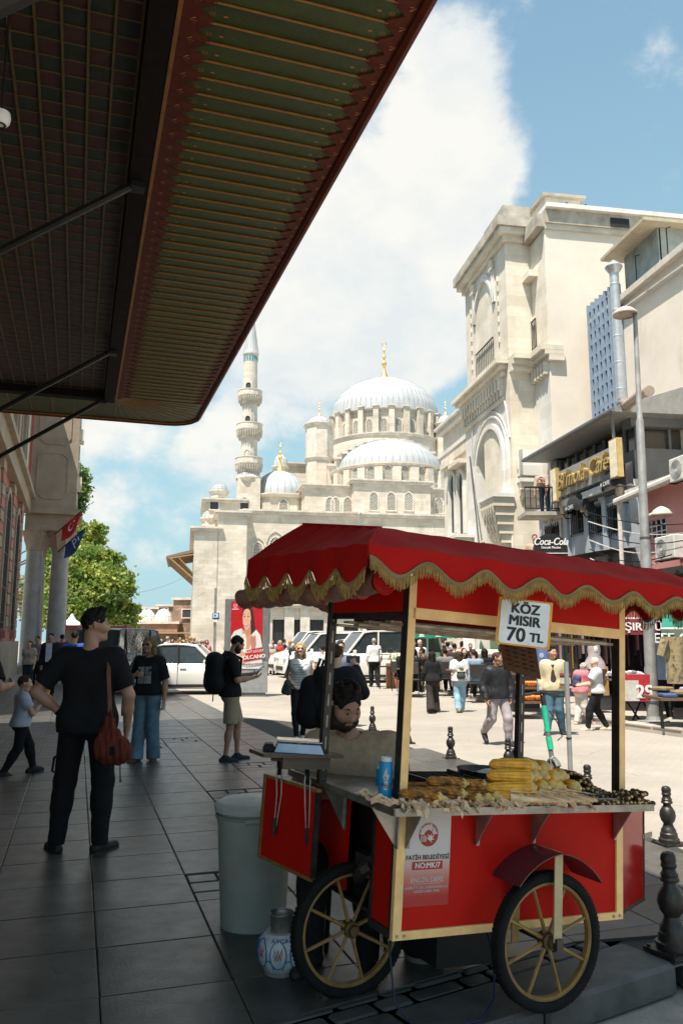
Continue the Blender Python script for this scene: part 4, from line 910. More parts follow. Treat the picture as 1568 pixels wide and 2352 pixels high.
# near block with the blue ventilator screen
nb=thing('end_block','cream block with corrugated attic and blue louvre screen at the right edge','building',md(14.5,22))
FB=13.4; bfm=Fr(md(FB,0),D2,-N2); far=bfm.px(1374,900)[0]; zb1=bfm.px(1425,590)[1]; nearT=8.0; zwall=bfm.px(1440,700)[1]+.35
zw2=bfm.px(1500,640)[1]
b=MB(); bfm.box(b,nearT,far,0,zw2,-6,0); b.build('wall',plaster,nb)
b=MB(); bfm.box(b,nearT,far,zw2,zw2+.2,-6,.22); b.build('ledge',stone_tr,nb)
ct=bfm.px(1424,600)[0]; zc1=bfm.px(1424,592)[1]; corr=mat('corrugated_grey',(.36,.37,.34),.5,.3,var=.25,sc=2,stain=((.3,.17,.09),2,.66),stretch=(1,1,.2)); b=MB(); NC=90
vs=[];
na_=bfm.px(1503,560)[0]
for i in range(NC+1):t=na_+(ct-na_)*i/NC; n_=-.15+.04*math.sin(i*2.1); vs+=[bfm(t,zw2+.2,n_),bfm(t,zc1,n_)]
b.add(vs,[(2*i,2*i+2,2*i+3,2*i+1) for i in range(NC)]); b.build('corrugated_attic',corr,nb)
ef=Fr(bfm(ct,0,-.15),N2,D2); b=MB(); bfm.box(b,ct-.04,ct,zw2+.2,zc1,-6,-.2); b.build('attic_end',plaster,nb)
b=MB()
for k in range(60):n0_,n1_=-.2-k*.1,-.2-(k+1)*.1; d0_,d1_=.03*math.sin(k*2.1),.03*math.sin((k+1)*2.1); b.add([bfm(na_-d0_,zw2+.2,n0_),bfm(na_-d1_,zw2+.2,n1_),bfm(na_-d1_,zc1,n1_),bfm(na_-d0_,zc1,n0_)],[(0,1,2,3)])
b.build('corrugated_return',corr,nb)
b=MB(); bfm.box(b,na_-.35,ct+.35,zc1,zc1+.1,-6,.55); b.build('roof',mat('roof_sheet',(.42,.36,.26),.6),nb)
for k in range(6):b=MB(); t=ct-1-k*1.8; b.tube([bfm(t,zw2+.1,.05),bfm(t,zw2+1.2,.05),bfm(t,zw2+1.25,-.1)],.02,4); b.build('conduit',iron,nb)
b=MB(); b.tube([bfm(far-.4,zw2-.2,.12),bfm(nearT,zw2-.9,.12)],.05,6); b.build('diagonal_pipe',stone_tr,nb)
# blue louvre grid
bg0,bg1=bfm.px(1433,800)[0],far-.05; zg0,zg1=bfm.px(1400,950)[1]-1.5,bfm.px(1400,690)[1]; blu=mat('louvre_blue',(.24,.31,.40),.5,var=.2,sc=6); gw=MB(); bfm.box(gw,bg0,bg1,zg0,zg1,.004,.03); gl=gw.build('louvre_back',mat('louvre_glass',(.03,.06,.12),.25),nb)
for k in range(7):b=MB(); t=bg0+(bg1-bg0)*k/6; bfm.box(b,t-.035,t+.035,zg0,zg1+.25,.03,.32); b.build('fin',blu,nb)
for k in range(14):b=MB(); z=zg0+(zg1-zg0)*k/13; bfm.box(b,bg0,bg1,z-.025,z+.025,.03,.26); b.build('louvre',blu,nb)
# flue
fl_=thing('flue_pipe','tall galvanised flue pipe standing by the blue louvre screen','pipe',at(1425,930,21.5)); galv=mat('galvanised',(.52,.54,.55),.35,.6,var=.15,sc=4)
fp0,fp1=at(1426,925,21.5),at(1413,625,21.5); b=MB(); b.tube([fp0,V((fp0.x,fp0.y,fp1.z))],.13,16); b.build('pipe',galv,fl_,True)
for k in range(5):b=MB(); z=fp0.z+(fp1.z-fp0.z)*(k+.5)/5; b.lathe([(.133,z-.03),(.138,z),(.133,z+.03)],c=(fp0.x,fp0.y,0),n=16); b.build('joint_ring',galv,fl_)
b=MB(); b.lathe([(.13,fp1.z-.05),(.24,fp1.z+.12),(.25,fp1.z+.15),(.13,fp1.z+.28),(0,fp1.z+.38)],c=(fp0.x,fp0.y,0),n=16); b.build('cowl',galv,fl_,True,True,40)
b=MB(); b.tube([fp0+V((0,0,.1)),fp0+V((.1,-.1,-.12)),at(1470,905,20.3),at(1490,898,19.6)],.14,12); b.build('elbow_duct',mat('dusty_duct',(.42,.33,.27),.5,.3),fl_,True)
# ------------------------ cafe
cfm_g=mat('cafe_grey',(.13,.135,.14),.6,var=.15,sc=2); cblue=mat('cafe_pale_blue',(.36,.40,.44),.7,var=.12,sc=1.5,stain=((.26,.27,.28),2,.6),stretch=(1,1,.3))
CMm=11.5; cf_=Fr(md(CMm,0),D2,-N2); cT0,cT1=cf_.px(1438,1060)[0],cf_.px(1233,1100)[0]; cfe=thing('cafe_building','grey and pale blue two storey cafe with script sign and glazed upper floor','cafe',md(13,24))
zf2=cf_.px(1430,1105)[1]; zev=cf_.px(1462,930)[1]; wins_=[(cf_.px(u,1200)[0],.95,cf_.px(u,1225)[1],cf_.px(u,1160)[1],'flat') for u in (1413,1372)]+[(cf_.px(1328,1200)[0],.9,cf_.px(1328,1225)[1],cf_.px(1328,1165)[1],'flat'),(cf_.px(1270,1220)[0],1.2,cf_.px(1270,1255)[1],cf_.px(1270,1205)[1],'flat')]
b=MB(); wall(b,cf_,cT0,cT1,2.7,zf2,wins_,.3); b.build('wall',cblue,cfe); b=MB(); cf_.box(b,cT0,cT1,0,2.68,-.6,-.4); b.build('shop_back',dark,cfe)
for i,wn in enumerate(wins_):
 b=MB(); arch_fill(b,cf_,*wn,n=-.2); o=b.build('window',dark,cfe)
 for k in range(7):b=MB(); t=wn[0]-wn[1]/2+wn[1]*(k+.5)/7; b.tube([cf_(t,wn[2]-.1,.08),cf_(t,wn[3]+.05,.08)],.014,4); b.build('grille_bar',iron,o)
 for z in (wn[2]+.1,(wn[2]+wn[3])/2,wn[3]-.1):b=MB(); b.tube([cf_(wn[0]-wn[1]/2,z,.08),cf_(wn[0]+wn[1]/2,z,.08)],.014,4); b.build('grille_bar',iron,o)
 b=MB(); arch_trim(b,cf_,*wn,.003,.06,.1); b.build('surround',mat('white_trim',(.55,.56,.57),.6),o)
clapm=cblue
for k in range(12):
 z=zf2-2.6+k*.2
 for tc0,tc1 in ((cT0+.02,wins_[0][0]-.62),):b=MB(); cf_.box(b,tc0,tc1,z,z+.19,.002,.025); b.build('clapboard',cblue,cfe)
for u in (1433,1392,1350,1302):t=cf_.px(u,1150)[0]; b=MB(); cf_.box(b,t-.12,t+.12,3.2,zf2-.25,.003,.12); cf_.box(b,t-.17,t+.17,zf2-.35,zf2-.2,.003,.18); b.build('pilaster',cblue,cfe)
b=MB(); cf_.box(b,cT0-.1,cT1-.4,zf2-.2,zf2,-.3,.35); b.build('cornice',mat('white_trim',(.55,.56,.57),.6),cfe)
for k in range(40):b=MB(); t=cT0+(cT1-cT0-.4)*(k+.5)/40; cf_.box(b,t-.035,t+.035,zf2-.3,zf2-.2,.003,.22); b.build('dentil',cfm_g,cfe)
# glazed upper storey
b=MB(); cf_.box(b,cT0+.1,cT1-.5,zf2,zf2+.9,-.6,-.3); b.build('parapet',cfm_g,cfe)
b=MB(); cf_.box(b,cT0+.1,cT1-1.0,zf2+.9,zev-.35,-.5,-.45); gl=b.build('glazing',glass,cfe)
for k in range(9):b=MB(); t=cT0+.15+(cT1-1.2-cT0)*k/8; cf_.box(b,t-.03,t+.03,zf2+.9,zev-.3,-.45,-.38); b.build('mullion',cfm_g,cfe)
b=MB(); cf_.box(b,cT1-1.0,cT1-.5,zf2,zev-.2,-2,-.3); b.build('end_wall',cfm_g,cfe)
rz0=cf_.px(1462,932)[1]; b=MB(); e0,e1=cT0-.5,cT1-.2
b.add([cf_(e0,rz0,.55),cf_(e1,rz0,.55),cf_(e1,rz0+1.0,-2.5),cf_(e0,rz0+1.0,-2.5),cf_(e0,rz0-.12,.55),cf_(e1,rz0-.12,.55),cf_(e1,rz0-.1,-2.5),cf_(e0,rz0-.1,-2.5)],[(0,1,2,3),(7,6,5,4),(0,4,5,1),(1,5,6,2),(3,7,4,0),(2,6,7,3)]); b.build('roof',mat('grey_roof',(.22,.22,.215),.55),cfe)
b=MB(); b.tube([cf_(e0,rz0-.06,.6),cf_(e1,rz0-.06,.6)],.07,8); b.tube([cf_(e0+.3,rz0-.1,.5),cf_(e0+.3,zf2+.2,.4)],.05,6); b.build('gutter',cfm_g,cfe)
# camera-side return with big windows
cs=Fr(cf_(cT0+.1,0,-.4),N2,-D2); b=MB(); cs.box(b,0,9,zf2+.0,zf2+.95,-.3,0); b.build('side_parapet',cfm_g,cfe); b=MB(); cs.box(b,.15,9,zf2+.95,zev-.4,-.25,-.2); b.build('side_glazing',mat('amber_glass',(.06,.055,.045),.15),cfe)
for k in range(8):b=MB(); t=.1+k*1.0; cs.box(b,t-.04,t+.04,zf2+.95,zev-.2,-.2,-.1); b.build('mullion',cfm_g,cfe)
b=MB(); cs.box(b,-.2,9,zev-.38,zev+.1,-.4,.1); b.build('side_fascia',cfm_g,cfe); b=MB(); q0_,q1_=cs(-.2,zev+.12,.4),cs(9,zev+.7,.4)
b.add([cs(-.3,zev+.1,.5),cs(9,zev+.75,.5),cs(9,zev+1.0,-3),cs(-.3,zev+.35,-3),cs(-.3,zev+.04,.5),cs(9,zev+.69,.5)],[(0,1,2,3),(4,5,1,0)]); b.build('red_roof',mat('red_roof_tile',(.30,.07,.045),.7),cfe)
b=MB(); cs.box(b,0,9,2.7,zf2,-.3,0); b.build('side_wall',cfm_g,cfe)
# sign: board, end blocks and script letters
sg_=thing('cafe_sign','grey sign board with gold script letters Bi mola Cafe','sign',cf_(cf_.px(1345,1090)[0],5.5,.3))
s0,sz0=cf_.px(1418,1055,.4); s1,sz1=cf_.px(1278,1115,.4); zmid=(sz0+sz1)/2
b=MB(); cf_.box(b,s0,s1,zmid-.42,zmid+.42,.36,.42); b.build('board',mat('sign_grey',(.27,.27,.25),.5),sg_)
gl_=mat('sign_gold',(.50,.36,.15),.4,.2,bump=.3)
for t in (s0-.02,s1-.05):b=MB(); cf_.box(b,t-.22,t+.22,zmid-.55,zmid+.55,.38,.55); b.build('end_block',gl_,sg_); b=MB(); cf_.box(b,t-.19,t+.19,zmid-.52,zmid+.52,.551,.56); b.build('block_face',mat('cream_letter',(.75,.68,.5),.5),sg_)
Mt=cf_.mtx((s0+s1)/2,zmid,.46,True)
text('gold_letters',"Bi'mola Cafe",gl_,Mt,.74,sg_,.05,.013,shear=.35,sx=.9); text('white_letters',"Bi'mola Cafe",mat('letter_white',(.8,.78,.7),.5,bump=0),Mt @ MX.Translation((0,0,.056)),.74,sg_,.004,.0,shear=.35,sx=.9)
# small awnings reading CAFE and wall lanterns
for i,(u,v) in enumerate(((1408,1118),(1325,1172))):
 t,z=cf_.px(u,v,.3); a_=thing('window_awning',['black half-dome awning lettered A CAFE over the window nearer the lamp post','black half-dome awning lettered A CAFE over the farther cafe window'][i],'awning',cf_(t,z,.3))
 b=MB(); b.grid(12,6,lambda s,f:cf_(t+.62*math.cos(math.pi*s),z+.12+.62*math.sin(math.pi/2*f)*.8,.02+.55*math.cos(math.pi/2*f)*math.sin(math.pi*s)+.02)); b.build('hood',mat('awning_black',(.015,.015,.017),.7),a_,True)
 b=MB(); b.grid(24,1,lambda s,f:cf_(t+.62*math.cos(math.pi*s),z+.12-f*(.16+.03*math.sin(s*38)),.04+.55*math.sin(math.pi*s))); b.build('valance',mat('awning_black',(.015,.015,.017),.7),a_)
 text('lettering','A CAFE',dwt if 'dwt' in globals() else mat('print_white',(.72,.7,.68),.5,bump=0),cf_.mtx(t-.1,z+.05,.62,True),.17,a_,.002,.001)
for i,(u,v) in enumerate(((1424,1130),(1339,1165),(1294,1170),(1264,1190))):
 t,z=cf_.px(u,v,.25); l_=thing('wall_lantern',f'white framed wall lantern on the cafe front, {["nearest the lamp post","between the two black awnings","beside the farther awning","above the far cafe door"][i]}','lantern',cf_(t,z,.25),group='cafe wall lanterns')
 b=MB(); c_=cf_(t,z,.28); b.lathe([(.05,-.16),(.09,-.12),(.12,.12),(.02,.2),(0,.24)],c=c_,n=6); b.build('lamp_glass',mat('lantern_cream',(.5,.42,.3),.3),l_); b=MB(); b.tube([cf_(t,z-.3,.02),cf_(t,z-.3,.2),cf_(t,z-.16,.28)],.02,5); b.build('bracket',iron,l_)
 # ------------------------ pink house at the right edge
pk=thing('pink_house','small pink house with white pipes and air conditioner at the right edge','house',md(11.2,14)); pkm=mat('house_pink',(.55,.24,.22),.8,sc=1,var=.12,stain=((.4,.2,.18),1.5,.62)); kf=Fr(md(11.1,0),D2,-N2)
kt1=kf.px(1470,1200)[0]; kz=kf.px(1500,1125)[1]; w3=[(kf.px(1508,1210)[0],.9,kf.px(1508,1235)[1],kf.px(1508,1192)[1],'flat')]
b=MB(); wall(b,kf,9,kt1,2.6,kz,w3,.3); b.build('wall',pkm,pk);
for wn in w3:
 b=MB(); arch_fill(b,kf,*wn,n=-.2); o=b.build('window',wdk,pk)
 for k in range(4):b=MB(); t=wn[0]-wn[1]/2+wn[1]*(k+.5)/4; b.tube([kf(t,wn[2],-.05),kf(t,wn[3],-.05)],.02,4); b.build('bar',mat('white_bar',(.6,.6,.58),.5),o)
 for z in np.linspace(wn[2],wn[3],4):b=MB(); b.tube([kf(wn[0]-.45,z,-.05),kf(wn[0]+.45,z,-.05)],.02,4); b.build('bar',mat('white_bar',(.6,.6,.58),.5),o)
b=MB(); kf.box(b,8.8,kt1+.1,kz,kz+.12,-5,.35); b.build('eaves',mat('white_eaves',(.6,.56,.5),.6),pk); b=MB(); b.tube([kf(8.8,kz+.35,.35),kf(kt1+.6,kz-.1,.35)],.09,8); b.tube([kf(kt1+.5,kz,.3),kf(kt1+.55,2.6,.3)],.06,8); b.build('white_pipe',mat('white_eaves',(.6,.56,.5),.6),pk,True)
kside=Fr(kf(kt1,0,0),N2,D2); b=MB(); kf.box(b,kt1-.02,kt1,2.6,kz,-5,-.31); b.build('end_wall',pkm,pk)
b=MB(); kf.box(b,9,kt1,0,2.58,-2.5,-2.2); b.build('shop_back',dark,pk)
for i,(u,v) in enumerate(((1524,1258),(1558,1075))):
 t,z=kf.px(u,v,.5); ac=thing('air_conditioner',['white air conditioner unit on a bracket on the pink house','white air conditioner unit high at the right frame edge'][i],'air conditioner',kf(t,z,.3)); acm=mat('ac_white',(.62,.6,.55),.5)
 b=MB(); b.bbox((0,0,0),(.82,.3,.56),.02); b.v=[tuple(rot_to(-N2) @ V(p)+kf(t,z,.35)) for p in b.v]; b.build('case',acm,ac)
 M_=MX.Translation(kf(t,z,.35)) @ rot_to(-N2)
 for r_ in (.06,.11,.16,.21):b=MB(); b.tube([M_ @ V((-.12+r_*math.cos(a),-.157,r_*math.sin(a))) for a in [2*math.pi*k/20 for k in range(20)]],.006,4,True); b.build('fan_ring',mat('ac_grey',(.25,.25,.24),.5),ac)
 b=MB(); b.tube([M_ @ V((-.35,0,-.3)),M_ @ V((-.35,-.2,-.3))],.02,4); b.tube([M_ @ V((.35,0,-.3)),M_ @ V((.35,-.2,-.3))],.02,4); b.tube([M_ @ V((-.4,-.05,-.3)),M_ @ V((.4,-.05,-.3))],.02,4); b.build('bracket',iron,ac)
 # tangle of cables and a dark roof deck between cafe and house
dk_=thing('roof_deck','dark tarpaulin roof and cables between the cafe and the pink house','roof',kf(kt1+2,3.6,0)); tg_d=mat('grey_tarpaulin',(.085,.08,.075),.7,var=.4,sc=3,bump=.6,bsc=8,bd=.03)
b=MB(); b.grid(16,8,lambda s,f:(lambda p:cf_(*p))((cf_.px(1462,1240)[0]+(cf_.px(1335,1240)[0]-cf_.px(1462,1240)[0])*s,4.15-f*.35+.05*math.sin(s*21+f*4),-.1+2.6*f))); b.build('tarpaulin',tg_d,dk_,True)
for k in range(8):
 b=MB(); p0,p1=cf_(cT0-.5,3.3+k*.25,1.5),kf(kt1-.5-k*.6,3.2+(k*37 % 9)*.13,.6); b.tube([p0+(p1-p0)*i/8+V((0,0,-.25*math.sin(math.pi*i/8))) for i in range(9)],.015,4); b.build('cable',iron if k % 2 else mat('white_eaves',(.6,.56,.5),.6),dk_)
for k in range(5):b=MB(); t=cT0-.2+k*.9; b.tube([cf_(t,2.6,2.2),cf_(t,3.8,2.3)],.03,5); b.build('stanchion',iron,dk_)
# ------------------------ shop awnings and stalls along the right
def awning(p0,p1,z,drop,depth,mt,label,txt=None,tcol=None,tsz=.22,vm=None,out=None,vh=.26,scal=True):
 d=(p1-p0); L=d.length; d.normalize(); nrm=out or V((d.y,-d.x,0)); a=thing('awning',label,'awning',(p0+p1)/2+V((0,0,z)))
 b=MB(); b.grid(16,6,lambda s,f:p0+d*L*s-nrm*depth*(1-f)+V((0,0,z+drop*(1-f)-.03*math.sin(f*3.1)))); b.build('canvas',mt,a,True)
 b=MB(); b.tube([p0+V((0,0,z)),p1+V((0,0,z))],.03,6); b.build('front_bar',mat('white_bar',(.6,.6,.58),.5),a)
 b=MB(); b.grid(64,1,lambda s,f:p0+d*L*s+nrm*.03+V((0,0,z-f*(vh+(.03*abs(math.sin(s*L*12)) if scal else 0))))); b.build('valance',vm or mt,a)
 if txt:text('lettering',txt,tcol,face_mtx(p0+d*L/2+nrm*.04+V((0,0,z-vh*.52)),d,(0,0,1)),tsz,a,.003,.006)
 for q in (p0,p1):b=MB(); b.tube([q+V((0,0,z)),q-nrm*depth+V((0,0,z-.2))],.02,5); b.build('arm',iron,a)
 return a
redaw=mat('awning_red',(.42,.09,.085),.75,var=.1,sc=3,transl=(.5,.12,.1)); drk=mat('awning_darkred',(.20,.015,.02),.7); grn=mat('awning_green',(.03,.26,.19),.75,transl=(.04,.35,.25)); oli=mat('awning_olive',(.09,.13,.09),.7)
wt_=mat('print_white',(.72,.7,.68),.5,bump=0)
A0,A1=at(1345,1436,17.4),at(1508,1430,17.0); A0.z=A1.z=0; awning(A0,A1,at(1430,1422,17.2).z,.9,2.6,redaw,'red awning lettered UCUZ CAMASIR GUMUS over the clothes stall','UCUZ ÇAMAŞIR GÜMÜŞ',wt_,.235,drk,vh=.33,scal=False)
A0,A1=at(1517,1448,15.4),at(1640,1440,15.0); A0.z=A1.z=0; awning(A0,A1,at(1540,1445,15.2).z,1.0,2.4,grn,'green awning lettered EFE at the right frame edge','EFE GİYİM',wt_,.26,oli,vh=.34,scal=False)
A0,A1=at(880,1452,33),at(1066,1452,29.5); A0.z=A1.z=0; ga=awning(A0,A1,at(980,1448,31).z,.35,2.5,grn,'long green awning with small cream crests over the tea tables',vh=.28)
for k in range(5):
 p=A0+(A1-A0)*(k+.5)/5; b=MB(); q=p+V((0,-.06,at(980,1448,31).z-.17)); dx=(A1-A0).normalized(); b.box(q,(.22,.02,.07),math.atan2(dx.y,dx.x)); b.box(q+V((0,0,.07)),(.12,.02,.07),math.atan2(dx.y,dx.x)); b.box(q-V((0,0,.06)),(.3,.02,.03),math.atan2(dx.y,dx.x)); b.build('crest',mat('cream_letter',(.75,.68,.5),.5),ga)
 # dark interiors behind the stalls
sh=thing('market_shops','dark shop interiors hung with clothes behind the red and green awnings','shops',md(11.6,16))
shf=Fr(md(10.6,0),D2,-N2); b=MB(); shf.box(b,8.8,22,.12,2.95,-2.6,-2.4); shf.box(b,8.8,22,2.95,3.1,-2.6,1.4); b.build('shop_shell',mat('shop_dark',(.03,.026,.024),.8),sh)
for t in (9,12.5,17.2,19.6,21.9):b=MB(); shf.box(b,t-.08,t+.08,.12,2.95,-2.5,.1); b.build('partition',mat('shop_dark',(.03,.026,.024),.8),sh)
# crescent-topped black drinks sign
cs_=thing('drinks_sign','round topped black sign lettered Coca-Cola above the stalls','sign',at(1264,1255,21)); c_=at(1264,1262,21); rr=39*21/FPX
b=MB(); pts=[(rr*1.0*math.cos(math.pi*k/20),rr*.95*math.sin(math.pi*k/20)) for k in range(21)]+[(-rr,-.55),(rr,-.55)]; b.prism(pts,.12,lambda x,y,d:c_+V((x,d,y))); b.build('board',mat('sign_black',(.012,.012,.013),.4),cs_)
text('script_lettering','Coca-Cola',wt_,face_mtx(c_+V((0,-.01,.20)),(1,0,0),(0,0,1)),.27,cs_,.004,.006,shear=.35,sx=.78); text('lettering','Gerçek Mucize',wt_,face_mtx(c_+V((0,-.01,.05)),(1,0,0),(0,0,1)),.085,cs_,.003,.002)
b=MB(); b.box(c_+V((0,-.01,-.1)),(2*rr,.01,.02)); b.build('line',wt_,cs_)
# pale stone fountain wall behind the tea tables
fw=thing('stone_terrace','white stone terrace wall with ball finials behind the tea tables','wall',at(1100,1500,27)); c0=at(1050,1480,29); c0.z=0; fr_=Fr(c0,(1,-.25,0),(-.25,-1,0))
b=MB(); fr_.box(b,0,6.5,0,1.15,-1,0); b.build('wall',ornwh,fw); b=MB(); fr_.box(b,-.1,6.6,1.15,1.3,-1.1,.1); b.build('coping',ornwh,fw)
for t in (.4,1.9,3.6,5.2):b=MB(); fr_.box(b,t-.2,t+.2,1.3,1.85,-.5,-.1); o=b.build('pier',ornwh,fw); b=MB(); b.sph(fr_(t,2.05,-.3),.22); b.build('ball',ornwh,o,True)
for k in range(4):b=MB(); fr_.box(b,.2+k*1.5,1.4+k*1.5,.3,.9,.003,.05); b.build('panel',ornwh,fw)
# ------------------------ smooth solid modelling for people
class SDF:
 def __init__(s,lo,hi,h):
  s.h=h; s.lo=np.array(lo,float); s.n=(np.ceil((np.array(hi)-s.lo)/h)+1).astype(int)
  s.D=np.full(s.n,.5,np.float32); s.ax=[s.lo[i]+np.arange(s.n[i])*h for i in range(3)]
 def sl(s,lo,hi):
  a=np.clip(np.floor((lo-s.lo)/s.h).astype(int),0,s.n); b=np.clip(np.ceil((hi-s.lo)/s.h).astype(int)+1,0,s.n)
  return tuple(slice(int(x),int(y)) for x,y in zip(a,b))
 def cap(s,a,b,ra,rb=None,k=.02,sc=(1,1,1),cuts=(),sub=False,grow=0.):
  rb=ra if rb is None else rb; ra+=grow; rb+=grow
  a,b=np.array(a,float),np.array(b,float); sc=np.array(sc,float); m=(max(ra,rb)*sc.max())+.045
  q=s.sl(np.minimum(a,b)-m,np.maximum(a,b)+m)
  if any(x.stop<=x.start for x in q):return s
  P=[s.ax[i][q[i]].astype(np.float32) for i in range(3)]
  X,Y,Z=P[0][:,None,None],P[1][None,:,None],P[2][None,None,:]
  aa,bb=a/sc,b/sc; d=bb-aa; L=float(d @ d)+1e-12
  x,y,z=X/sc[0]-aa[0],Y/sc[1]-aa[1],Z/sc[2]-aa[2]
  t=np.clip((x*d[0]+y*d[1]+z*d[2])/L,0,1)
  f=(np.sqrt((x-t*d[0])**2+(y-t*d[1])**2+(z-t*d[2])**2)-(ra+(rb-ra)*t))*sc.min()
  for c,n in cuts:
   f=np.maximum(f,(X-c[0])*n[0]+(Y-c[1])*n[1]+(Z-c[2])*n[2])
  D=s.D[q]
  if sub:s.D[q]=np.maximum(D,-f); return s
  h=np.clip(.5+.5*(D-f)/k,0,1); s.D[q]=D+(f-D)*h-k*h*(1-h); return s
 def fold(s,amp,fz,fx=9.,ph=0.,z0=None,z1=None):
  X,Y,Z=s.ax[0][:,None,None],s.ax[1][None,:,None],s.ax[2][None,None,:]
  w=np.sin(Z*fz+3*np.sin(X*fx+ph)+2*np.cos(Y*fx*1.3+ph*2))+.6*np.sin(Z*fz*2.3+X*fx*2.1+Y*11+ph)
  if z0 is not None:w=w*np.clip((z1-Z)/(z1-z0),.15,1)
  s.D+=(amp*w).astype(np.float32); return s
 def cut(s,c,n):
  X,Y,Z=s.ax[0][:,None,None],s.ax[1][None,:,None],s.ax[2][None,None,:]
  s.D=np.maximum(s.D,((X-c[0])*n[0]+(Y-c[1])*n[1]+(Z-c[2])*n[2]).astype(np.float32)); return s
 def mesh(s,name,m):
  D=s.D; h=s.h; I=D<0; I8=I.astype(np.int8)
  sh=tuple(x-1 for x in D.shape); c=np.zeros(sh,np.int8); offs=[(i,j,k) for i in (0,1) for j in (0,1) for k in (0,1)]
  cut=lambda A,o:A[o[0]:o[0]+sh[0],o[1]:o[1]+sh[1],o[2]:o[2]+sh[2]]
  for o in offs:c+=cut(I8,o)
  act=(c>0) & (c<8); idx=np.argwhere(act); N=len(idx); me=bpy.data.meshes.new(name); me.materials.append(m)
  if N<4:return me
  pos=np.zeros((N,3)); cn=np.zeros(N)
  for a in offs:
   for ax in range(3):
    if a[ax]:continue
    b=list(a); b[ax]=1
    va=D[idx[:,0]+a[0],idx[:,1]+a[1],idx[:,2]+a[2]]; vb=D[idx[:,0]+b[0],idx[:,1]+b[1],idx[:,2]+b[2]]
    k=(va<0) != (vb<0); t=va[k]/(va[k]-vb[k]); p=np.tile(np.array(a,float),(k.sum(),1)); p[:,ax]+=t; pos[k]+=p; cn[k]+=1
  vs=s.lo+(idx+pos/cn[:,None])*h
  vid=np.full(sh,-1,np.int32); vid[act]=np.arange(N); F=[]
  for ax in range(3):
   A=np.moveaxis(I,ax,0); Vd=np.moveaxis(vid,ax,0)
   e=A[:-1,1:-1,1:-1] != A[1:,1:-1,1:-1]; q=np.argwhere(e); fl=A[:-1,1:-1,1:-1][e]
   i,j,k=q[:,0],q[:,1]+1,q[:,2]+1
   f=np.stack([Vd[i,j-1,k-1],Vd[i,j,k-1],Vd[i,j,k],Vd[i,j-1,k]],1)
   rev=~fl if ax != 1 else fl
   f[rev]=f[rev][:,::-1]; F.append(f)
  F=np.concatenate(F); F=F[(F>=0).all(1)].astype(np.int32)
  me.vertices.add(N); me.vertices.foreach_set('co',vs.astype(np.float32).ravel())
  me.loops.add(F.size); me.loops.foreach_set('vertex_index',F.ravel()); me.polygons.add(len(F))
  me.polygons.foreach_set('loop_start',np.arange(0,F.size,4,dtype=np.int32)); me.polygons.foreach_set('loop_total',np.full(len(F),4,np.int32))
  me.polygons.foreach_set('use_smooth',np.ones(len(F),bool)); me.update(calc_edges=True); return me
SKIN={'light':(.60,.35,.245),'mid':(.46,.25,.165),'tan':(.40,.21,.135),'dark':(.2,.1,.062)}
def skin(k):return mat('skin_'+k,SKIN[k],.5,var=.1,sc=14,bump=.08,sss=.06)
def cloth(n,rgb,rough=.88,**k):return mat('cloth_'+n,rgb,rough,var=k.pop('var',.15),sc=k.pop('sc',9),bump=k.pop('bump',.35),bsc=k.pop('bsc',60),spec=.25,**k)
def hairm(n,rgb):return mat('hair_'+n,rgb,.68,var=.4,sc=30,bump=.5,bsc=60,bd=.004,spec=.2)
HAIR=dict(black=(.012,.010,.009),brown=(.05,.028,.016),blond=(.42,.27,.12),grey=(.34,.32,.30),white=(.6,.58,.55),dkblond=(.2,.12,.055))
A_=lambda*x:np.array(x,float)
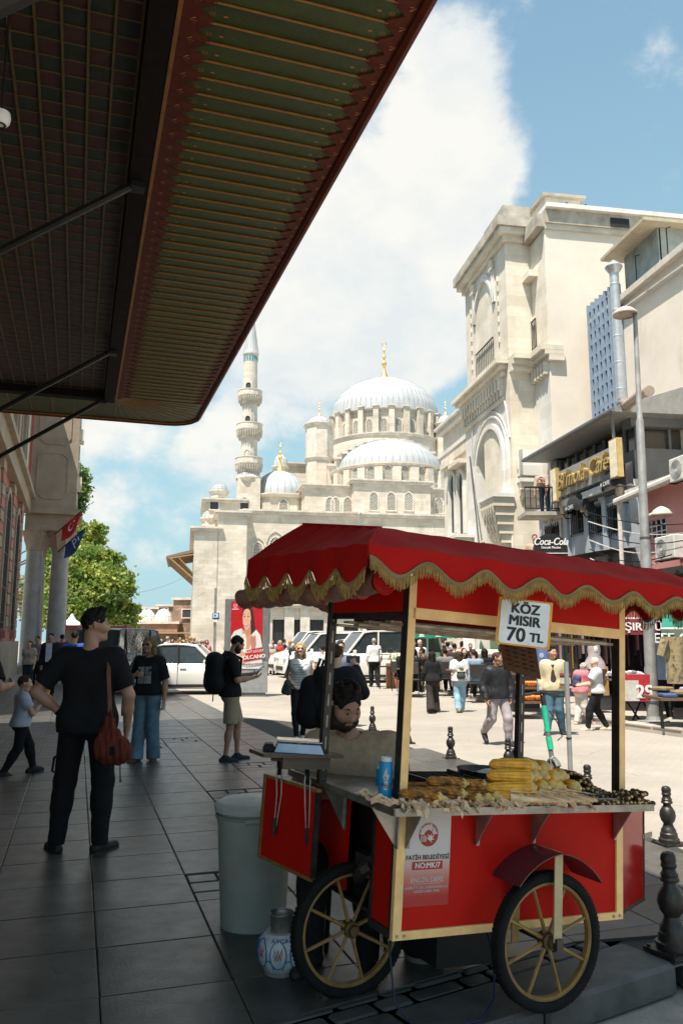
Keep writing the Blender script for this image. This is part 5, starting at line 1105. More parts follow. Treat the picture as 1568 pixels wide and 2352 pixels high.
def person(label,loc,face,H=1.72,sk='mid',top=None,bot=None,shoe=None,hair='black',style='short',sleeve='short',leg='long',build=1.0,loose=.012,pose=None,vox=None,group=None,detail=True,female=False,hem=.90,flare=0.,headyaw=0.,headpitch=0.,belly=0.,cat='person',hs=1.,loosel=.014,collar=None,beard=False,glasses=None,jacket=None):
 Yd=max(2.5,V(loc).length); vox=vox or max(.0075,min(.022,Yd*.00062)); s_=H/1.75
 J=dict(pel=A_(0,0,.96),chest=A_(0,.0,1.30),neck=A_(0,-.01,1.475),head=A_(0,.022,1.635))
 if pose:
  for k,v_ in pose.items():
   if k in J:J[k]=A_(*v_)
 pose=pose or {}
 g=lambda k,d:A_(*pose[k]) if k in pose else d
 wS=(.158 if female else .176)*build; wH=.092*build
 for q,sg in (('l',-1),('r',1)):
  J['sh'+q]=g('sh'+q,J['chest']+A_(sg*wS,-.01,.10)); J['hip'+q]=g('hip'+q,J['pel']+A_(sg*wH,0,-.03))
  J['el'+q]=g('el'+q,J['sh'+q]+A_(sg*.055,-.03,-.29)); J['wr'+q]=g('wr'+q,J['el'+q]+A_(sg*.0,.06,-.25))
  J['kn'+q]=g('kn'+q,A_(J['hip'+q][0]*1.05,.025+J['pel'][1],.50)); J['an'+q]=g('an'+q,A_(J['kn'+q][0]*1.08,J['pel'][1]-.02,.085))
  J['hd'+q]=g('hd'+q,(J['wr'+q]-J['el'+q])); J['ft'+q]=g('ft'+q,A_(sg*.25,1,0))
  J['pn'+q]=g('pn'+q,A_(-sg,0,0))
 for k in J:
  if not k.startswith(('hd','ft','pn')):J[k]=J[k]*s_
 t=thing('person',label,cat,loc,face,group)
 pts=np.array([J[k] for k in J if not k.startswith(('hd','ft','pn'))]); lo=pts.min(0)-.24; hi=pts.max(0)+.24
 hc=J['head']; cy_,sy_=math.cos(headyaw),math.sin(headyaw); cp,sp_=math.cos(headpitch),math.sin(headpitch)
 def hp(x,y,z):
  x,y,z=x*hs*s_,y*hs*s_,z*hs*s_; y,z=y*cp-z*sp_,y*sp_+z*cp
  return hc+A_(x*cy_-y*sy_,x*sy_+y*cy_,z)
 b=build*s_; hk=hs*s_
 def torso(D,gr=0.,pel=True):
  c,p,n=J['chest'],J['pel'],J['neck']; fs=.94 if female else 1.
  D.cap(c+A_(-.085*b,0,.02),c+A_(.085*b,0,.02),.112*b*fs,sc=(1,.9,1),k=.04,grow=gr)
  D.cap(J['shl']+A_(.05,0,-.005),J['shr']+A_(-.05,0,-.005),.06*b,k=.05,grow=gr)
  w=p+(c-p)*.42
  D.cap(w+A_(-.05*b,0,0),w+A_(.05*b,0,0),(.098 if female else .112)*b,sc=(1,.88,1),k=.05,grow=gr)
  D.cap(w+(c-w)*.5+A_(-.05*b,0,0),w+(c-w)*.5+A_(.05*b,0,0),.11*b*fs,sc=(1,.88,1),k=.05,grow=gr)
  if belly:D.cap(w+A_(0,.05,-.02),w+A_(0,.06,.03),.1+belly,k=.05,grow=gr)
  if female:
   for sg in (-1,1):D.cap(c+A_(sg*.07*b,.075*b,.0),c+A_(sg*.07*b,.085*b,-.02),.052*b,k=.045,grow=gr)
  if pel:
   D.cap(p+A_(-.065*b,-.005,-.0),p+A_(.065*b,-.005,-.0),.108*b,k=.05,grow=gr)
   D.cap(p+A_(-.07*b,-.03,-.06),p+A_(.07*b,-.03,-.06),.095*b,k=.05,grow=gr)
 def arm(D,q,gr=0.,a=0.,e=1.,part='both',rscale=1.):
  S_,E_,W_=J['sh'+q],J['el'+q],J['wr'+q]
  if part in ('both','up'):
   e_=S_+(E_-S_)*(e if part=='up' else 1); dn=(E_-S_)/(np.linalg.norm(E_-S_)+1e-9)
   D.cap(S_,e_,.056*b*rscale,(.056+(.042-.056)*(e if part=='up' else 1))*b*rscale,k=.035,grow=gr,cuts=[(e_,dn)] if part=='up' else ())
  if part=='both':
   D.cap(E_,E_+(W_-E_)*.45,.043*b*rscale,.041*b*rscale,k=.02,grow=gr)
   D.cap(E_+(W_-E_)*.4,W_,.041*b*rscale,.027*b*rscale,k=.02,grow=gr)
 def leg_(D,q,gr=0.,fl=0.,stop=None):
  Hh,K,An=J['hip'+q],J['kn'+q],J['an'+q]
  D.cap(Hh,K,.081*b,.056*b,k=.018,grow=gr)
  D.cap(K,An,.056*b,.036*b+fl,k=.03,grow=gr)
  D.cap(K+(An-K)*.25+A_(0,-.012,0),K+(An-K)*.4+A_(0,-.01,0),.052*b,.05*b,k=.03,grow=gr)
  # --- body
 D=SDF(lo,hi,vox)
 torso(D,-.012)
 for q in 'lr':
  arm(D,q,-.001); leg_(D,q,-.006)
  sg=-1 if q=='l' else 1; W_=J['wr'+q]; f=J['hd'+q]/np.linalg.norm(J['hd'+q]); pn=J['pn'+q]; pn=pn-f*(pn @ f); pn /= np.linalg.norm(pn)+1e-9
  sd_=np.cross(f,pn); fr_=max(.0088*s_,vox*.62); pb=.9 if female else 1.
  sd_=sd_ if sd_ @ A_(0,1,.3)>0 else-sd_
  for o in (-.024,-.008,.008,.024):
   D.cap(W_+f*.01,W_+f*.088*s_+sd_*o*pb*s_,.019*s_,.0135*s_,k=.012)
  curl=pose.get('curl'+q,.35)
  for i_,o in enumerate((-.03,-.0105,.0095,.029)):
   L_=(.030,.037,.041,.035)[i_]*s_; p0=W_+f*.09*s_+sd_*o*pb*s_; d1=f*math.cos(curl)+pn*math.sin(curl); d2=f*math.cos(curl*2.4)+pn*math.sin(curl*2.4)
   D.cap(p0,p0+d1*L_,fr_,k=.004); D.cap(p0+d1*L_,p0+d1*L_+d2*L_*.9,fr_*.95,fr_*.8,k=.004)
  p0=W_+f*.03*s_+sd_*.026*s_; d1=f*.62+sd_*.62+pn*.35
  D.cap(W_+f*.02,p0+d1*.025,.016*s_,fr_*1.25,k=.01); D.cap(p0+d1*.025,p0+d1*.055*s_+pn*.012,fr_*1.1,fr_*.95,k=.004)
  An,fd=J['an'+q],J['ft'+q]/np.linalg.norm(J['ft'+q])
  D.cap(An+A_(0,0,-.04),An+fd*.13*s_+A_(0,0,-.055),.035,.026,k=.03)
 D.cap(J['neck']+A_(0,-.005,-.04),hp(0,-.02,-.06),.052*b,.05*b*(.9 if female else 1),k=.035)
 D.cap(J['neck']+A_(-.09*b,-.02,-.055),J['neck']+A_(.09*b,-.02,-.055),.035,k=.05)
 D.cap(hp(0,-.022,.03),hp(0,.01,.028),.076*hk,sc=(.93,1,1.1),k=.02)
 D.cap(hp(0,.03,-.055),hp(0,.038,-.02),.050*hk,.058*hk,k=.03)
 D.cap(hp(-.022,.035,-.085),hp(.022,.035,-.085),.025*hk,k=.03)
 if detail:
  D.cap(hp(0,.083,.012),hp(0,.103,-.022),.0075*hk,.0125*hk,k=.016)
  for sg in (-1,1):
   D.cap(hp(sg*.012,.088,-.026),hp(sg*.012,.09,-.026),.009*hk,k=.01)
   D.cap(hp(sg*.03,.097,.012),hp(sg*.03,.099,.012),.013*hk,k=.01,sub=True)
   D.cap(hp(sg*.05,.05,-.012),hp(sg*.045,.06,-.02),.022*hk,k=.03)
   D.cap(hp(sg*.075,-.012,.02),hp(sg*.079,-.008,-.02),.012*hk,.009*hk,k=.006)
   D.cap(hp(sg*.012,.086,.032),hp(sg*.04,.074,.034),.009*hk,k=.014)
  D.cap(hp(-.02,.079,-.052),hp(.02,.079,-.052),.008*hk,k=.008); D.cap(hp(-.018,.079,-.063),hp(.018,.079,-.063),.009*hk,k=.008)
  D.cap(hp(0,.072,-.09),hp(0,.074,-.088),.02*hk,k=.02)
 link('body',D.mesh('body',skin(sk)),t)
 bp=max(.001,vox*.5)
 # --- top
 if top is not None:
  tm=jacket or top; D=SDF(lo,hi,vox); torso(D,loose+bp,False); pp=J['pel']; D.cap(pp+A_(-.065*b,-.005,0),pp+A_(.065*b,-.005,0),.108*b,k=.05,grow=loosel+loose*.6+.012+bp); D.cap(pp+A_(-.065*b,-.02,-.08),pp+A_(.065*b,-.02,-.08),.1*b,k=.05,grow=loosel+loose*.6+.014+bp)
  hz=hem*s_+(J['pel'][2]-.96*s_)
  for q in 'lr':
   if sleeve=='long':
    arm(D,q,loose+bp*.6); f=(J['wr'+q]-J['el'+q]); f /= np.linalg.norm(f); c=J['wr'+q]+f*.005
    D.cap(c,c+f*.03,.05,k=.001,sub=True,cuts=[(c,-f)])
   elif sleeve=='short':arm(D,q,loose*1.6+bp,e=pose.get('slen',.62),part='up')
   elif sleeve=='half':arm(D,q,loose*1.3+bp,e=1.0,part='up')
  if collar:D.cap(J['neck']+A_(0,-.012,-.03),J['neck']+A_(0,.0,.015),.064,.06,k=.02)
  D.fold(.0012+loose*.07,22,13,hash(label) % 7,hz,hz+.45)
  D.cap(J['neck']+A_(0,.0,-.002),J['neck']+A_(0,.015,.09),.058 if collar != 'open' else .066,.09,k=.001,sub=True)
  if sleeve=='none':
   for sg,q in ((-1,'l'),(1,'r')):D.cap(J['sh'+q]+A_(sg*.03,0,.05),J['sh'+q]+A_(sg*.05,0,-.12),.062,k=.001,sub=True)
  D.cut((0,0,hz),pose.get('hemn',(0,0,-1)))
  o=link('shirt' if not jacket else 'jacket',D.mesh('shirt',tm),t)
  # --- legs
 if bot is not None:
  D=SDF(lo,hi,vox); p=J['pel']; wz=p[2]+.07*s_
  gl=loosel+bp
  D.cap(p+A_(-.065*b,-.005,.03),p+A_(.065*b,-.005,.03),.112*b,k=.05,grow=gl*.8)
  D.cap(p+A_(-.07*b,-.025,-.05),p+A_(.07*b,-.025,-.05),.092*b,k=.03,grow=gl*.8)
  if leg=='skirt':
   for a in range(0,10):an_=a*math.pi/5; D.cap(p+A_(.05*math.cos(an_),.03*math.sin(an_),0),A_((.15+flare)*math.cos(an_),(.13+flare)*math.sin(an_),.12),.1,.07,k=.05)
   D.fold(.004,3,30); D.cut((0,0,.10),(0,0,-1))
  else:
   for q in 'lr':
    if leg=='shorts':
     K=J['kn'+q]; Hh=J['hip'+q]; dn=(K-Hh)/np.linalg.norm(K-Hh); c=Hh+(K-Hh)*.93
     D.cap(Hh,c,.092*b,.082*b,k=.03,grow=gl,cuts=[(c,dn)])
    else:
     leg_(D,q,gl,flare); An,K=J['an'+q],J['kn'+q]; dn=(An-K)/np.linalg.norm(An-K)
     c=An+dn*(.015 if flare<.02 else .035); D.cap(c,c+dn*.1,.1,.1,k=.001,sub=True,cuts=[(c,-dn)])
   D.fold(.0010+loosel*.085,26,10,2.,0.,J['kn'+q][2]+.25 if leg=='long' else 1.2)
  D.cut((0,0,wz),pose.get('waistn',(0,0,1)))
  link({'skirt':'skirt','shorts':'shorts'}.get(leg,'trousers'),D.mesh('trousers',bot),t)
  # --- shoes
 if shoe is not None:
  for q in 'lr':
   An,fd=J['an'+q],J['ft'+q]/np.linalg.norm(J['ft'+q]); v2=max(.006,vox*.8); h0=An+A_(0,0,-.045)
   toe=h0+fd*.155*s_+A_(0,0,-.012+0*fd[2]); D=SDF(np.minimum(An,toe)-.1,np.maximum(An,toe)+.1,v2)
   hl=h0-fd*.045; nrm=np.cross(fd,np.cross(A_(0,0,1),fd)); nrm /= np.linalg.norm(nrm)
   nrm=nrm if nrm[2]>0 else-nrm
   D.cap(hl+nrm*.0,toe,.040,.036,k=.02); D.cap(An,h0+fd*.06,.04,.035,k=.03); D.cut(hl-nrm*.038,-nrm); D.cut(An+A_(0,0,.035),(0,0,1))
   so=link('shoe',D.mesh('shoe',shoe[0]),t)
   if len(shoe)>1:
    D=SDF(np.minimum(An,toe)-.1,np.maximum(An,toe)+.1,v2); D.cap(hl,toe,.045,.041,k=.02); D.cut(hl-nrm*.040,-nrm); D.cut(hl-nrm*.022,nrm)
    link('sole',D.mesh('sole',shoe[1]),so)
    # --- hair
 if style != 'bald':
  hm=hairm(hair,HAIR[hair]) if isinstance(hair,str) else hair; D=SDF(hc-.38,hc+.22,max(.006,vox*.8)); Z=A_(0,0,1); fwd=hp(0,1,0)-hc; fwd /= np.linalg.norm(fwd)
  D.cap(hp(0,-.026,.036),hp(0,.006,.036),.080*hk,sc=(.95,1,1.1),k=.02)
  if style=='quiff':
   for i_ in range(14):
    a=i_*2.4; r_=.02+.04*((i_*37) % 10)/10; q0=hp(r_*math.cos(a),.01+r_*math.sin(a),.10); D.cap(q0,q0+(hp(.01*math.cos(a),.02,.032)-hc),.022,.010,k=.012)
  if style=='curly':
   for i_ in range(40):
    a=i_*2.4; zz=.05+.07*((i_*29) % 40)/40; r_=.072*math.sqrt(max(.05,1-((zz-.03)/.105)**2)); q0=hp(r_*math.cos(a),-.012+r_*math.sin(a),zz+.012); D.cap(q0,q0,.018,k=.01)
  if style in ('long','bob','tied'):
   ln=dict(long=-.27,bob=-.15,tied=-.05)[style]
   D.cap(hp(0,-.07,.02),hp(0,-.085,ln),.062,.045,k=.04,sc=(1.2,.8,1))
   if style != 'tied':
    for sg in (-1,1):D.cap(hp(sg*.066,-.01,.03),hp(sg*.085,.0 if female else-.02,ln+.03),.032,.026,k=.03)
   else:D.cap(hp(0,-.1,.02),hp(0,-.13,-.16),.03,.018,k=.02)
  if style=='bun':D.cap(hp(0,-.125,.03),hp(0,-.13,.03),.04,k=.02)
  D.fold(.0035,60,40,1.)
  # carve the face and, for short styles, the nape and the ears
  D.cap(hp(0,.105,-.06),hp(0,.10,.012),.078,.068,k=.001,sub=True)
  if style not in ('long','bob'):
   D.cap(hp(-.09,.03,-.07),hp(.09,.03,-.07),.075,k=.001,sub=True); D.cap(hp(-.1,.012,-.05),hp(.1,.012,-.05),.070*hk,k=.001,sub=True)
   if style != 'tied':D.cut(hp(0,0,-.045),(hp(0,0,-1)-hc)/np.linalg.norm(hp(0,0,-1)-hc))
  link('hair',D.mesh('hair',hm),t)
 if style=='scarf':pass
 fp=lambda x,y,z:V(hp(x,y,z))
 if detail:
  e=MB()
  if glasses:
   for sg in (-1,1):e.sph(fp(sg*.032,.088,.008),.024*hk,12,8,(1.1,.45,.8))
   e.tube([fp(-.01,.098,.014),fp(.01,.098,.014)],.003,5)
   for sg in (-1,1):e.tube([fp(sg*.055,.082,.012),fp(sg*.078,.0,.012)],.003,5)
   link('sunglasses',e.mesh('sunglasses',mat('sunglass',(.01,.008,.008),.12,bump=0),True),t)
  else:
   for sg in (-1,1):
    e=MB(); e.sph(fp(sg*.030,.083,.011),.0085*hk,10,7,(1.25,.7,.6)); link('eye',e.mesh('eye',mat('eye_white',(.22,.19,.16),.3,bump=0),True),t)
    e=MB(); e.sph(fp(sg*.030,.0885,.010),.0062*hk,8,6,(1,.6,1)); link('iris',e.mesh('iris',mat('iris',(.02,.012,.008),.15,bump=0),True),t)
  if not glasses or True:
   e=MB()
   for sg in (-1,1):
    e=MB(); e.tube([fp(sg*.014,.091,.032),fp(sg*.032,.089,.039),fp(sg*.048,.076,.033)],[.003,.004,.002],5); link('eyebrow',e.mesh('eyebrow',hairm(hair if isinstance(hair,str) and hair not in ('grey','white','blond') else 'brown',HAIR['brown' if hair in ('grey','white','blond') or not isinstance(hair,str) else hair])),t)
  e=MB(); e.tube([fp(-.022,.081,-.0575),fp(-.008,.088,-.056),fp(.008,.088,-.056),fp(.022,.081,-.0575)],[.002,.0045,.0045,.002],6); link('lips',e.mesh('lips',mat('lips',(.36,.12,.1),.4,bump=0),True),t)
 if beard:
  D=SDF(hc-.2,hc+.2,.006); D.cap(hp(-.045,.03,-.07),hp(.045,.03,-.07),.044*hk,k=.03); D.cap(hp(0,.057,-.085),hp(0,.06,-.08),.036*hk,k=.03)
  for sg in (-1,1):D.cap(hp(sg*.066,.0,.0),hp(sg*.058,.02,-.06),.018*hk,k=.02)
  D.cap(hp(-.024,.083,-.044),hp(.024,.083,-.044),.008,k=.01)
  D.cap(hp(0,.10,-.035),hp(0,.10,.02),.024,k=.001,sub=True); D.cap(hp(-.014,.095,-.057),hp(.014,.095,-.057),.009,k=.001,sub=True)
  link('beard',D.mesh('beard',hairm('beard',(.035,.022,.015))),t)
 JO[t.name]=(J,hp,s_); return t
JO={}
# ------------------------ the roast-corn cart
red=mat('red_enamel',(.50,.009,.004),.5,spec=.12,var=.12,sc=2,bump=.06,bsc=8,stain=((.40,.03,.014),5,.585),stretch=(1,1,.35))
brass=mat('gold_anodised_trim',(.95,.57,.23),.5,0,var=.15,sc=12,bump=.1)
steel=mat('worn_steel',(.30,.28,.25),.38,.75,var=.35,sc=9,bump=.2)
dsteel=mat('dark_steel',(.06,.052,.046),.42,.6,var=.4,sc=9,bump=.25)
tarp=mat('red_vinyl',(.38,.008,.006),.8,spec=.12,var=.14,sc=2.5,bump=.35,bsc=7,bd=.02)
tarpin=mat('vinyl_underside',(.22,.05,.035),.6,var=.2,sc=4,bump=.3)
fringe=mat('gold_fringe',(.40,.245,.065),.7,var=.35,sc=30,bump=.5)
rubber=mat('tyre_rubber',(.011,.011,.011),.9,sc=20,bump=.4,spec=.2)
goldp=mat('gold_painted_wood',(.25,.145,.04),.5,var=.3,sc=14,bump=.3)
CM=MX.Translation((.195,3.62,0)) @ MX.Rotation(R(26),4,'Z') @ MX.Rotation(R(4.2),4,'Y')
cart=thing('street_food_cart','red corn and chestnut cart with gold trim, spoked wheels and fringed red canopy','food cart',mtx=CM)
def cp(name,mb,m,parent=None,smooth=False,ang=40):return mb.build(name,m,parent or cart,smooth,False,ang)
L_,D_,ZB,ZT=1.28,.63,.385,.925
def bx(m,a,b):return m.b2(a,b)
# body panels
m=MB(); bx(m,(.02,.0,ZB+.02),(L_-.02,.02,ZT-.03)); cp('front_panel',m,red)
m=MB(); bx(m,(L_-.018,.022,ZB+.02),(L_-.002,D_,ZT-.03)); cp('side_panel',m,mat('red_side_gloss',(.33,.012,.01),.12,var=.05,bump=.02))
m=MB(); bx(m,(0.0,.03,ZB+.02),(.02,.20,ZT-.03)); cp('door',m,red)
m=MB(); bx(m,(0.01,.52,ZB+.05),(.03,.98,ZT-.03)); cp('side_panel',m,red)
m=MB(); bx(m,(.02,.97,ZB+.05),(L_-.02,.985,ZT-.03)); cp('rear_panel',m,red)
m=MB(); bx(m,(.18,.21,ZB+.02),(.195,.95,ZT-.03)); cp('wheel_well',m,mat('dark_inner',(.035,.012,.01),.6))
m=MB(); bx(m,(.05,.03,ZB+.0),(L_-.05,.95,ZB+.015)); cp('underframe',m,dsteel)
for a,b in (((-.012,-.012,ZB-.012),(.03,.012,ZT-.01)),((L_-.03,-.012,ZB-.012),(L_+.012,.012,ZT-.01)),((.03,-.012,ZB-.012),(L_-.03,.010,ZB+.022)),((.03,-.010,ZT-.034),(L_-.03,.012,ZT-.01))):
 m=MB(); bx(m,a,b); cp('corner_trim' if abs(b[2]-a[2])>.2 else 'edge_trim',m,brass)
for a,b in (((-.012,.014,ZB-.012),(.0,.03,ZT-.01)),((-.008,.2,ZB-.01),(.02,.22,ZT-.01)),((-.008,.03,ZB-.015),(.02,.2,ZB+.018))):
 m=MB(); bx(m,a,b); cp('edge_trim',m,dsteel)
m=MB(); m.tube([(-.01,.215,.62),(-.03,.24,.60),(-.03,.3,.55)],.03,6); bx(m,(-.03,.22,.60),(.02,.33,.66)); cp('wheel_bracket',m,dsteel)
for x,z in ((.01,ZB+.005),(.045,ZB+.005),(L_-.01,ZB+.005),(L_-.05,ZB+.005)):
 m=MB(); m.cyl((x,-.012,z),(x,-.018,z),.006,n=8); cp('rivet',m,steel)
 # end flap swung out at the right, with its latch strap
E0,E1=V((L_+.014,.012,0)),V((L_+.30,.13,0)); ed=(E1-E0).normalized(); en=V((ed.y,-ed.x,0)); m=MB()
m.add([E0+V((0,0,ZB+.01)),E1+V((0,0,ZB+.03)),E1+V((0,0,ZT-.03)),E0+V((0,0,ZT-.03)),E0-en*.015+V((0,0,ZB+.01)),E1-en*.015+V((0,0,ZB+.03)),E1-en*.015+V((0,0,ZT-.03)),E0-en*.015+V((0,0,ZT-.03))],[(0,1,2,3),(7,6,5,4),(0,4,5,1),(1,5,6,2),(2,6,7,3),(3,7,4,0)]); cp('end_flap',m,mat('red_side_gloss',(.33,.012,.01),.12,var=.05,bump=.02))
m=MB(); m.tube([E1+V((0,0,ZB+.03)),E1+V((0,0,ZT-.03))],.006,6); m.tube([E0+V((0,0,ZB+.004)),E1+V((0,0,ZB+.024))],.008,6); cp('flap_edge',m,dsteel)
m=MB(); m.box(E1+ed*.05+V((0,0,.72)),(.13,.006,.025),math.atan2(ed.y,ed.x)); cp('latch',m,steel)
# counter
m=MB(); bx(m,(-.12,-.165,ZT-.008),(L_+.06,.99,ZT)); cp('counter',m,steel)
for a,b in (((-.12,-.169,ZT-.02),(L_+.06,-.163,ZT+.012)),((-.124,-.165,ZT-.02),(-.118,.99,ZT+.012)),((L_+.058,-.165,ZT-.02),(L_+.064,.99,ZT+.012))):
 m=MB(); bx(m,a,b); cp('counter_edge',m,steel)
def tri(x,y,dx,dy,s=.13,h=.17):
 m=MB(); t=.003
 if dx:fr=lambda a,b,d:V((x+dx*a,y+(d-t),ZT-.012-b))
 else:fr=lambda a,b,d:V((x+(d-t),y+dy*a,ZT-.012-b))
 m.prism([(0,0),(s,0),(0,h)],2*t,fr)
 (m.b2((x-.003,y-.02,ZT-.012-h),(x+.003,y,ZT-.012)) if dx else m.b2((x,y-.004,ZT-.012-h),(x+.018,y,ZT-.012)))
 cp('counter_bracket',m,steel)
tri(.03,-.013,0,-1); tri(.40,-.013,0,-1); tri(.72,-.013,0,-1); tri(L_-.05,-.013,0,-1)
tri(-.012,.0,-1,0); tri(L_+.012,.02,1,0,.09,.16); tri(-.0,.53,-1,0,.12,.2)
# posts
for x,y,mt in ((.0,-.0,brass),(L_-.0,.0,brass),(-.115,.575,dsteel),(L_-.16,.60,dsteel)):
 po=MB(); sx=1 if x<.5 else-1
 if y==0:
  po.b2((x-.012,y-.014,ZT),(x+.026,y-.009,1.93));
  cp('post',po,brass); po=MB(); po.b2((x-.014,y-.012,ZT),(x-.0125,y+.04,1.93)); po.b2((x-.010,y-.004,ZT),(x+.008,y+.03,1.93)); cp('post_side',po,dsteel)
 else:
  po.b2((x-.018,y-.014,ZT),(x+.02,y-.008,1.93)); po.b2((x-.018,y-.008,ZT),(x-.012,y+.024,1.93)); po.b2((x+.006,y-.004,ZT),(x+.012,y+.014,1.9))
  cp('post',po,dsteel)
  for k in range(9):
   q=MB(); q.b2((x-.004,y-.0165,ZT+.06+k*.105),(x+.004,y-.013,ZT+.12+k*.105)); cp('slot_strip',q,steel)
   # roof frame: gold beam, red fascia boards
for a,b,mt,nm in (((.012,-.014,1.735),(L_-.012,.006,1.785),brass,'beam'),((.012,-.011,1.786),(L_-.012,.003,1.99),red,'fascia'),((L_-.006,.03,1.766),(L_+.01,.3,1.99),red,'fascia'),((.03,.6,1.735),(L_-.03,.62,1.765),dsteel,'beam'),((.03,.605,1.766),(L_-.03,.617,1.99),red,'fascia')):
 m=MB(); bx(m,a,b); cp(nm,m,mt)
for z0_,z1_,mt_,nm_ in ((1.735,1.765,dsteel,'beam'),(1.766,1.99,red,'fascia')):
 m=MB(); a_,b_=(-.012,.03),(-.125,.58); m.add([(x,y,z) for z in (z0_,z1_) for x,y in ((a_[0],a_[1]),(a_[0]+.016,a_[1]),(b_[0]+.016,b_[1]),(b_[0],b_[1]))],[(0,1,2,3),(7,6,5,4),(0,4,5,1),(1,5,6,2),(2,6,7,3),(3,7,4,0)]); cp(nm_,m,mt_)
slatm=mat('grey_old_wood',(.42,.33,.24),.7,var=.5,sc=16,bump=.5)
for k in range(7):
 m=MB(); y=.03+k*.082; bx(m,(-.01-y*.18,y,1.700+(k % 2)*.014),(L_+.02,y+.055,1.712+(k % 2)*.014)); cp('ceiling_slat',m,slatm)
 # canopy: frustum of vinyl sheet with wavy valance and fringe
TX0,TX1,TY0,TY1,TZ=-.14,1.62,.06,.86,2.145
BX0,BX1,BY0,BY1,BZ=-.36,1.86,-.25,.97,2.02
def side_pt(side,s,f):
 tp=[(TX0-.06,TY1),(TX0,TY0),(TX1,TY0),(TX1,TY1)]; bp_=[(BX0-.10,BY1),(BX0,BY0),(BX1,BY0),(BX1,BY1)]; tzs=[.115,0,0,.05]; bzs=[.02,-.01,-.01,0]
 a,b=tp[side],tp[side+1]; c,d=bp_[side],bp_[side+1]
 x=(a[0]+(b[0]-a[0])*s)*(1-f)+(c[0]+(d[0]-c[0])*s)*f; y=(a[1]+(b[1]-a[1])*s)*(1-f)+(c[1]+(d[1]-c[1])*s)*f
 tz_=TZ+tzs[side]+(tzs[side+1]-tzs[side])*s; bz_=BZ+bzs[side]+(bzs[side+1]-bzs[side])*s
 return V((x,y,tz_+(bz_-tz_)*f-.012*math.sin(s*math.pi)*math.sin(f*math.pi)+.004*math.sin(s*40+f*3)+.006*math.sin(s*13+2*math.sin(f*4))*math.sin(f*math.pi)))
nw={0:5,1:7.5,2:5}
def drop(side,s):return (.055 if side else .10)+(.033 if side else .036)*(1-math.cos(2*math.pi*nw[side]*s))
m=MB(); m.add([(TX0,TY0,TZ),(TX1,TY0,TZ),(TX1,TY1,TZ+.05),(TX0-.06,TY1,TZ+.115)],[(0,1,2,3)])
for sd_ in (0,1,2):m.grid(60,6,lambda s,f:side_pt(sd_,s,f))
can=cp('canopy',m,tarp,None,True,25)
for sd_ in (0,1,2):
 out=[V((-1,0,0)),V((0,-1,0)),V((1,0,0))][sd_]
 def vp(s,f,o=0.):p=side_pt(sd_,s,1); return p+V((0,0,-drop(sd_,s)*f))+out*(.004+.012*f*math.sin(s*31+sd_)*.5+o)
 m=MB(); m.grid(90,4,lambda s,f:vp(s,f)); cp('valance',m,tarp,can,True)
 # ribbon along the wave and hanging threads
 m=MB(); ln=(side_pt(sd_,1,1)-side_pt(sd_,0,1)).length
 m.grid(120,1,lambda s,f:vp(s,1,.006)+V((0,0,.006-f*.02))); cp('fringe_ribbon',m,mat('fringe_ribbon',(.2,.145,.06),.8),can)
 m=MB(); N_=int(ln/.0052)
 for k in range(N_):
  s=(k+.5)/N_; p=vp(s,1,.006)+V((0,0,-.008)); l=.052+random.uniform(-.008,.008); dx=random.uniform(-.004,.004); al=(side_pt(sd_,1,1)-side_pt(sd_,0,1)).normalized()*.0019
  if s_ := 1:
   q=p+V((dx,out.y*.003,-l)); mid=(p+q)/2+out*random.uniform(0,.006)
   m.add([p-al,p+al,mid+al*1.2+out*.002,mid-al*1.2,q+al*.9,q-al*.9],[(0,1,2,3),(3,2,4,5)])
   o2=out*.0019; m.add([p-o2,p+o2,mid+o2,mid-o2,q+o2,q-o2],[(0,1,2,3),(3,2,4,5)])
 tag(cp('fringe',m,fringe,can),kind='stuff')
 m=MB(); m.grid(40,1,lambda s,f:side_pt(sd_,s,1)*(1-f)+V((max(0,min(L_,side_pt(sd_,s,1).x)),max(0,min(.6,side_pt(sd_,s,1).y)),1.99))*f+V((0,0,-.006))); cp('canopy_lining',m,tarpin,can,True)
m=MB(); m.tube([(TX0,TY0,TZ),(TX0-.06,TY1,TZ+.115)],.007,6); m2=MB(); m2.tube([side_pt(1,0,f/6)+V((0,0,.002)) for f in range(7)]+[side_pt(1,0,1)+V((0,0,-.06))],.006,6)
cp('seam',m,tarp,can); cp('seam',m2,tarp,can)
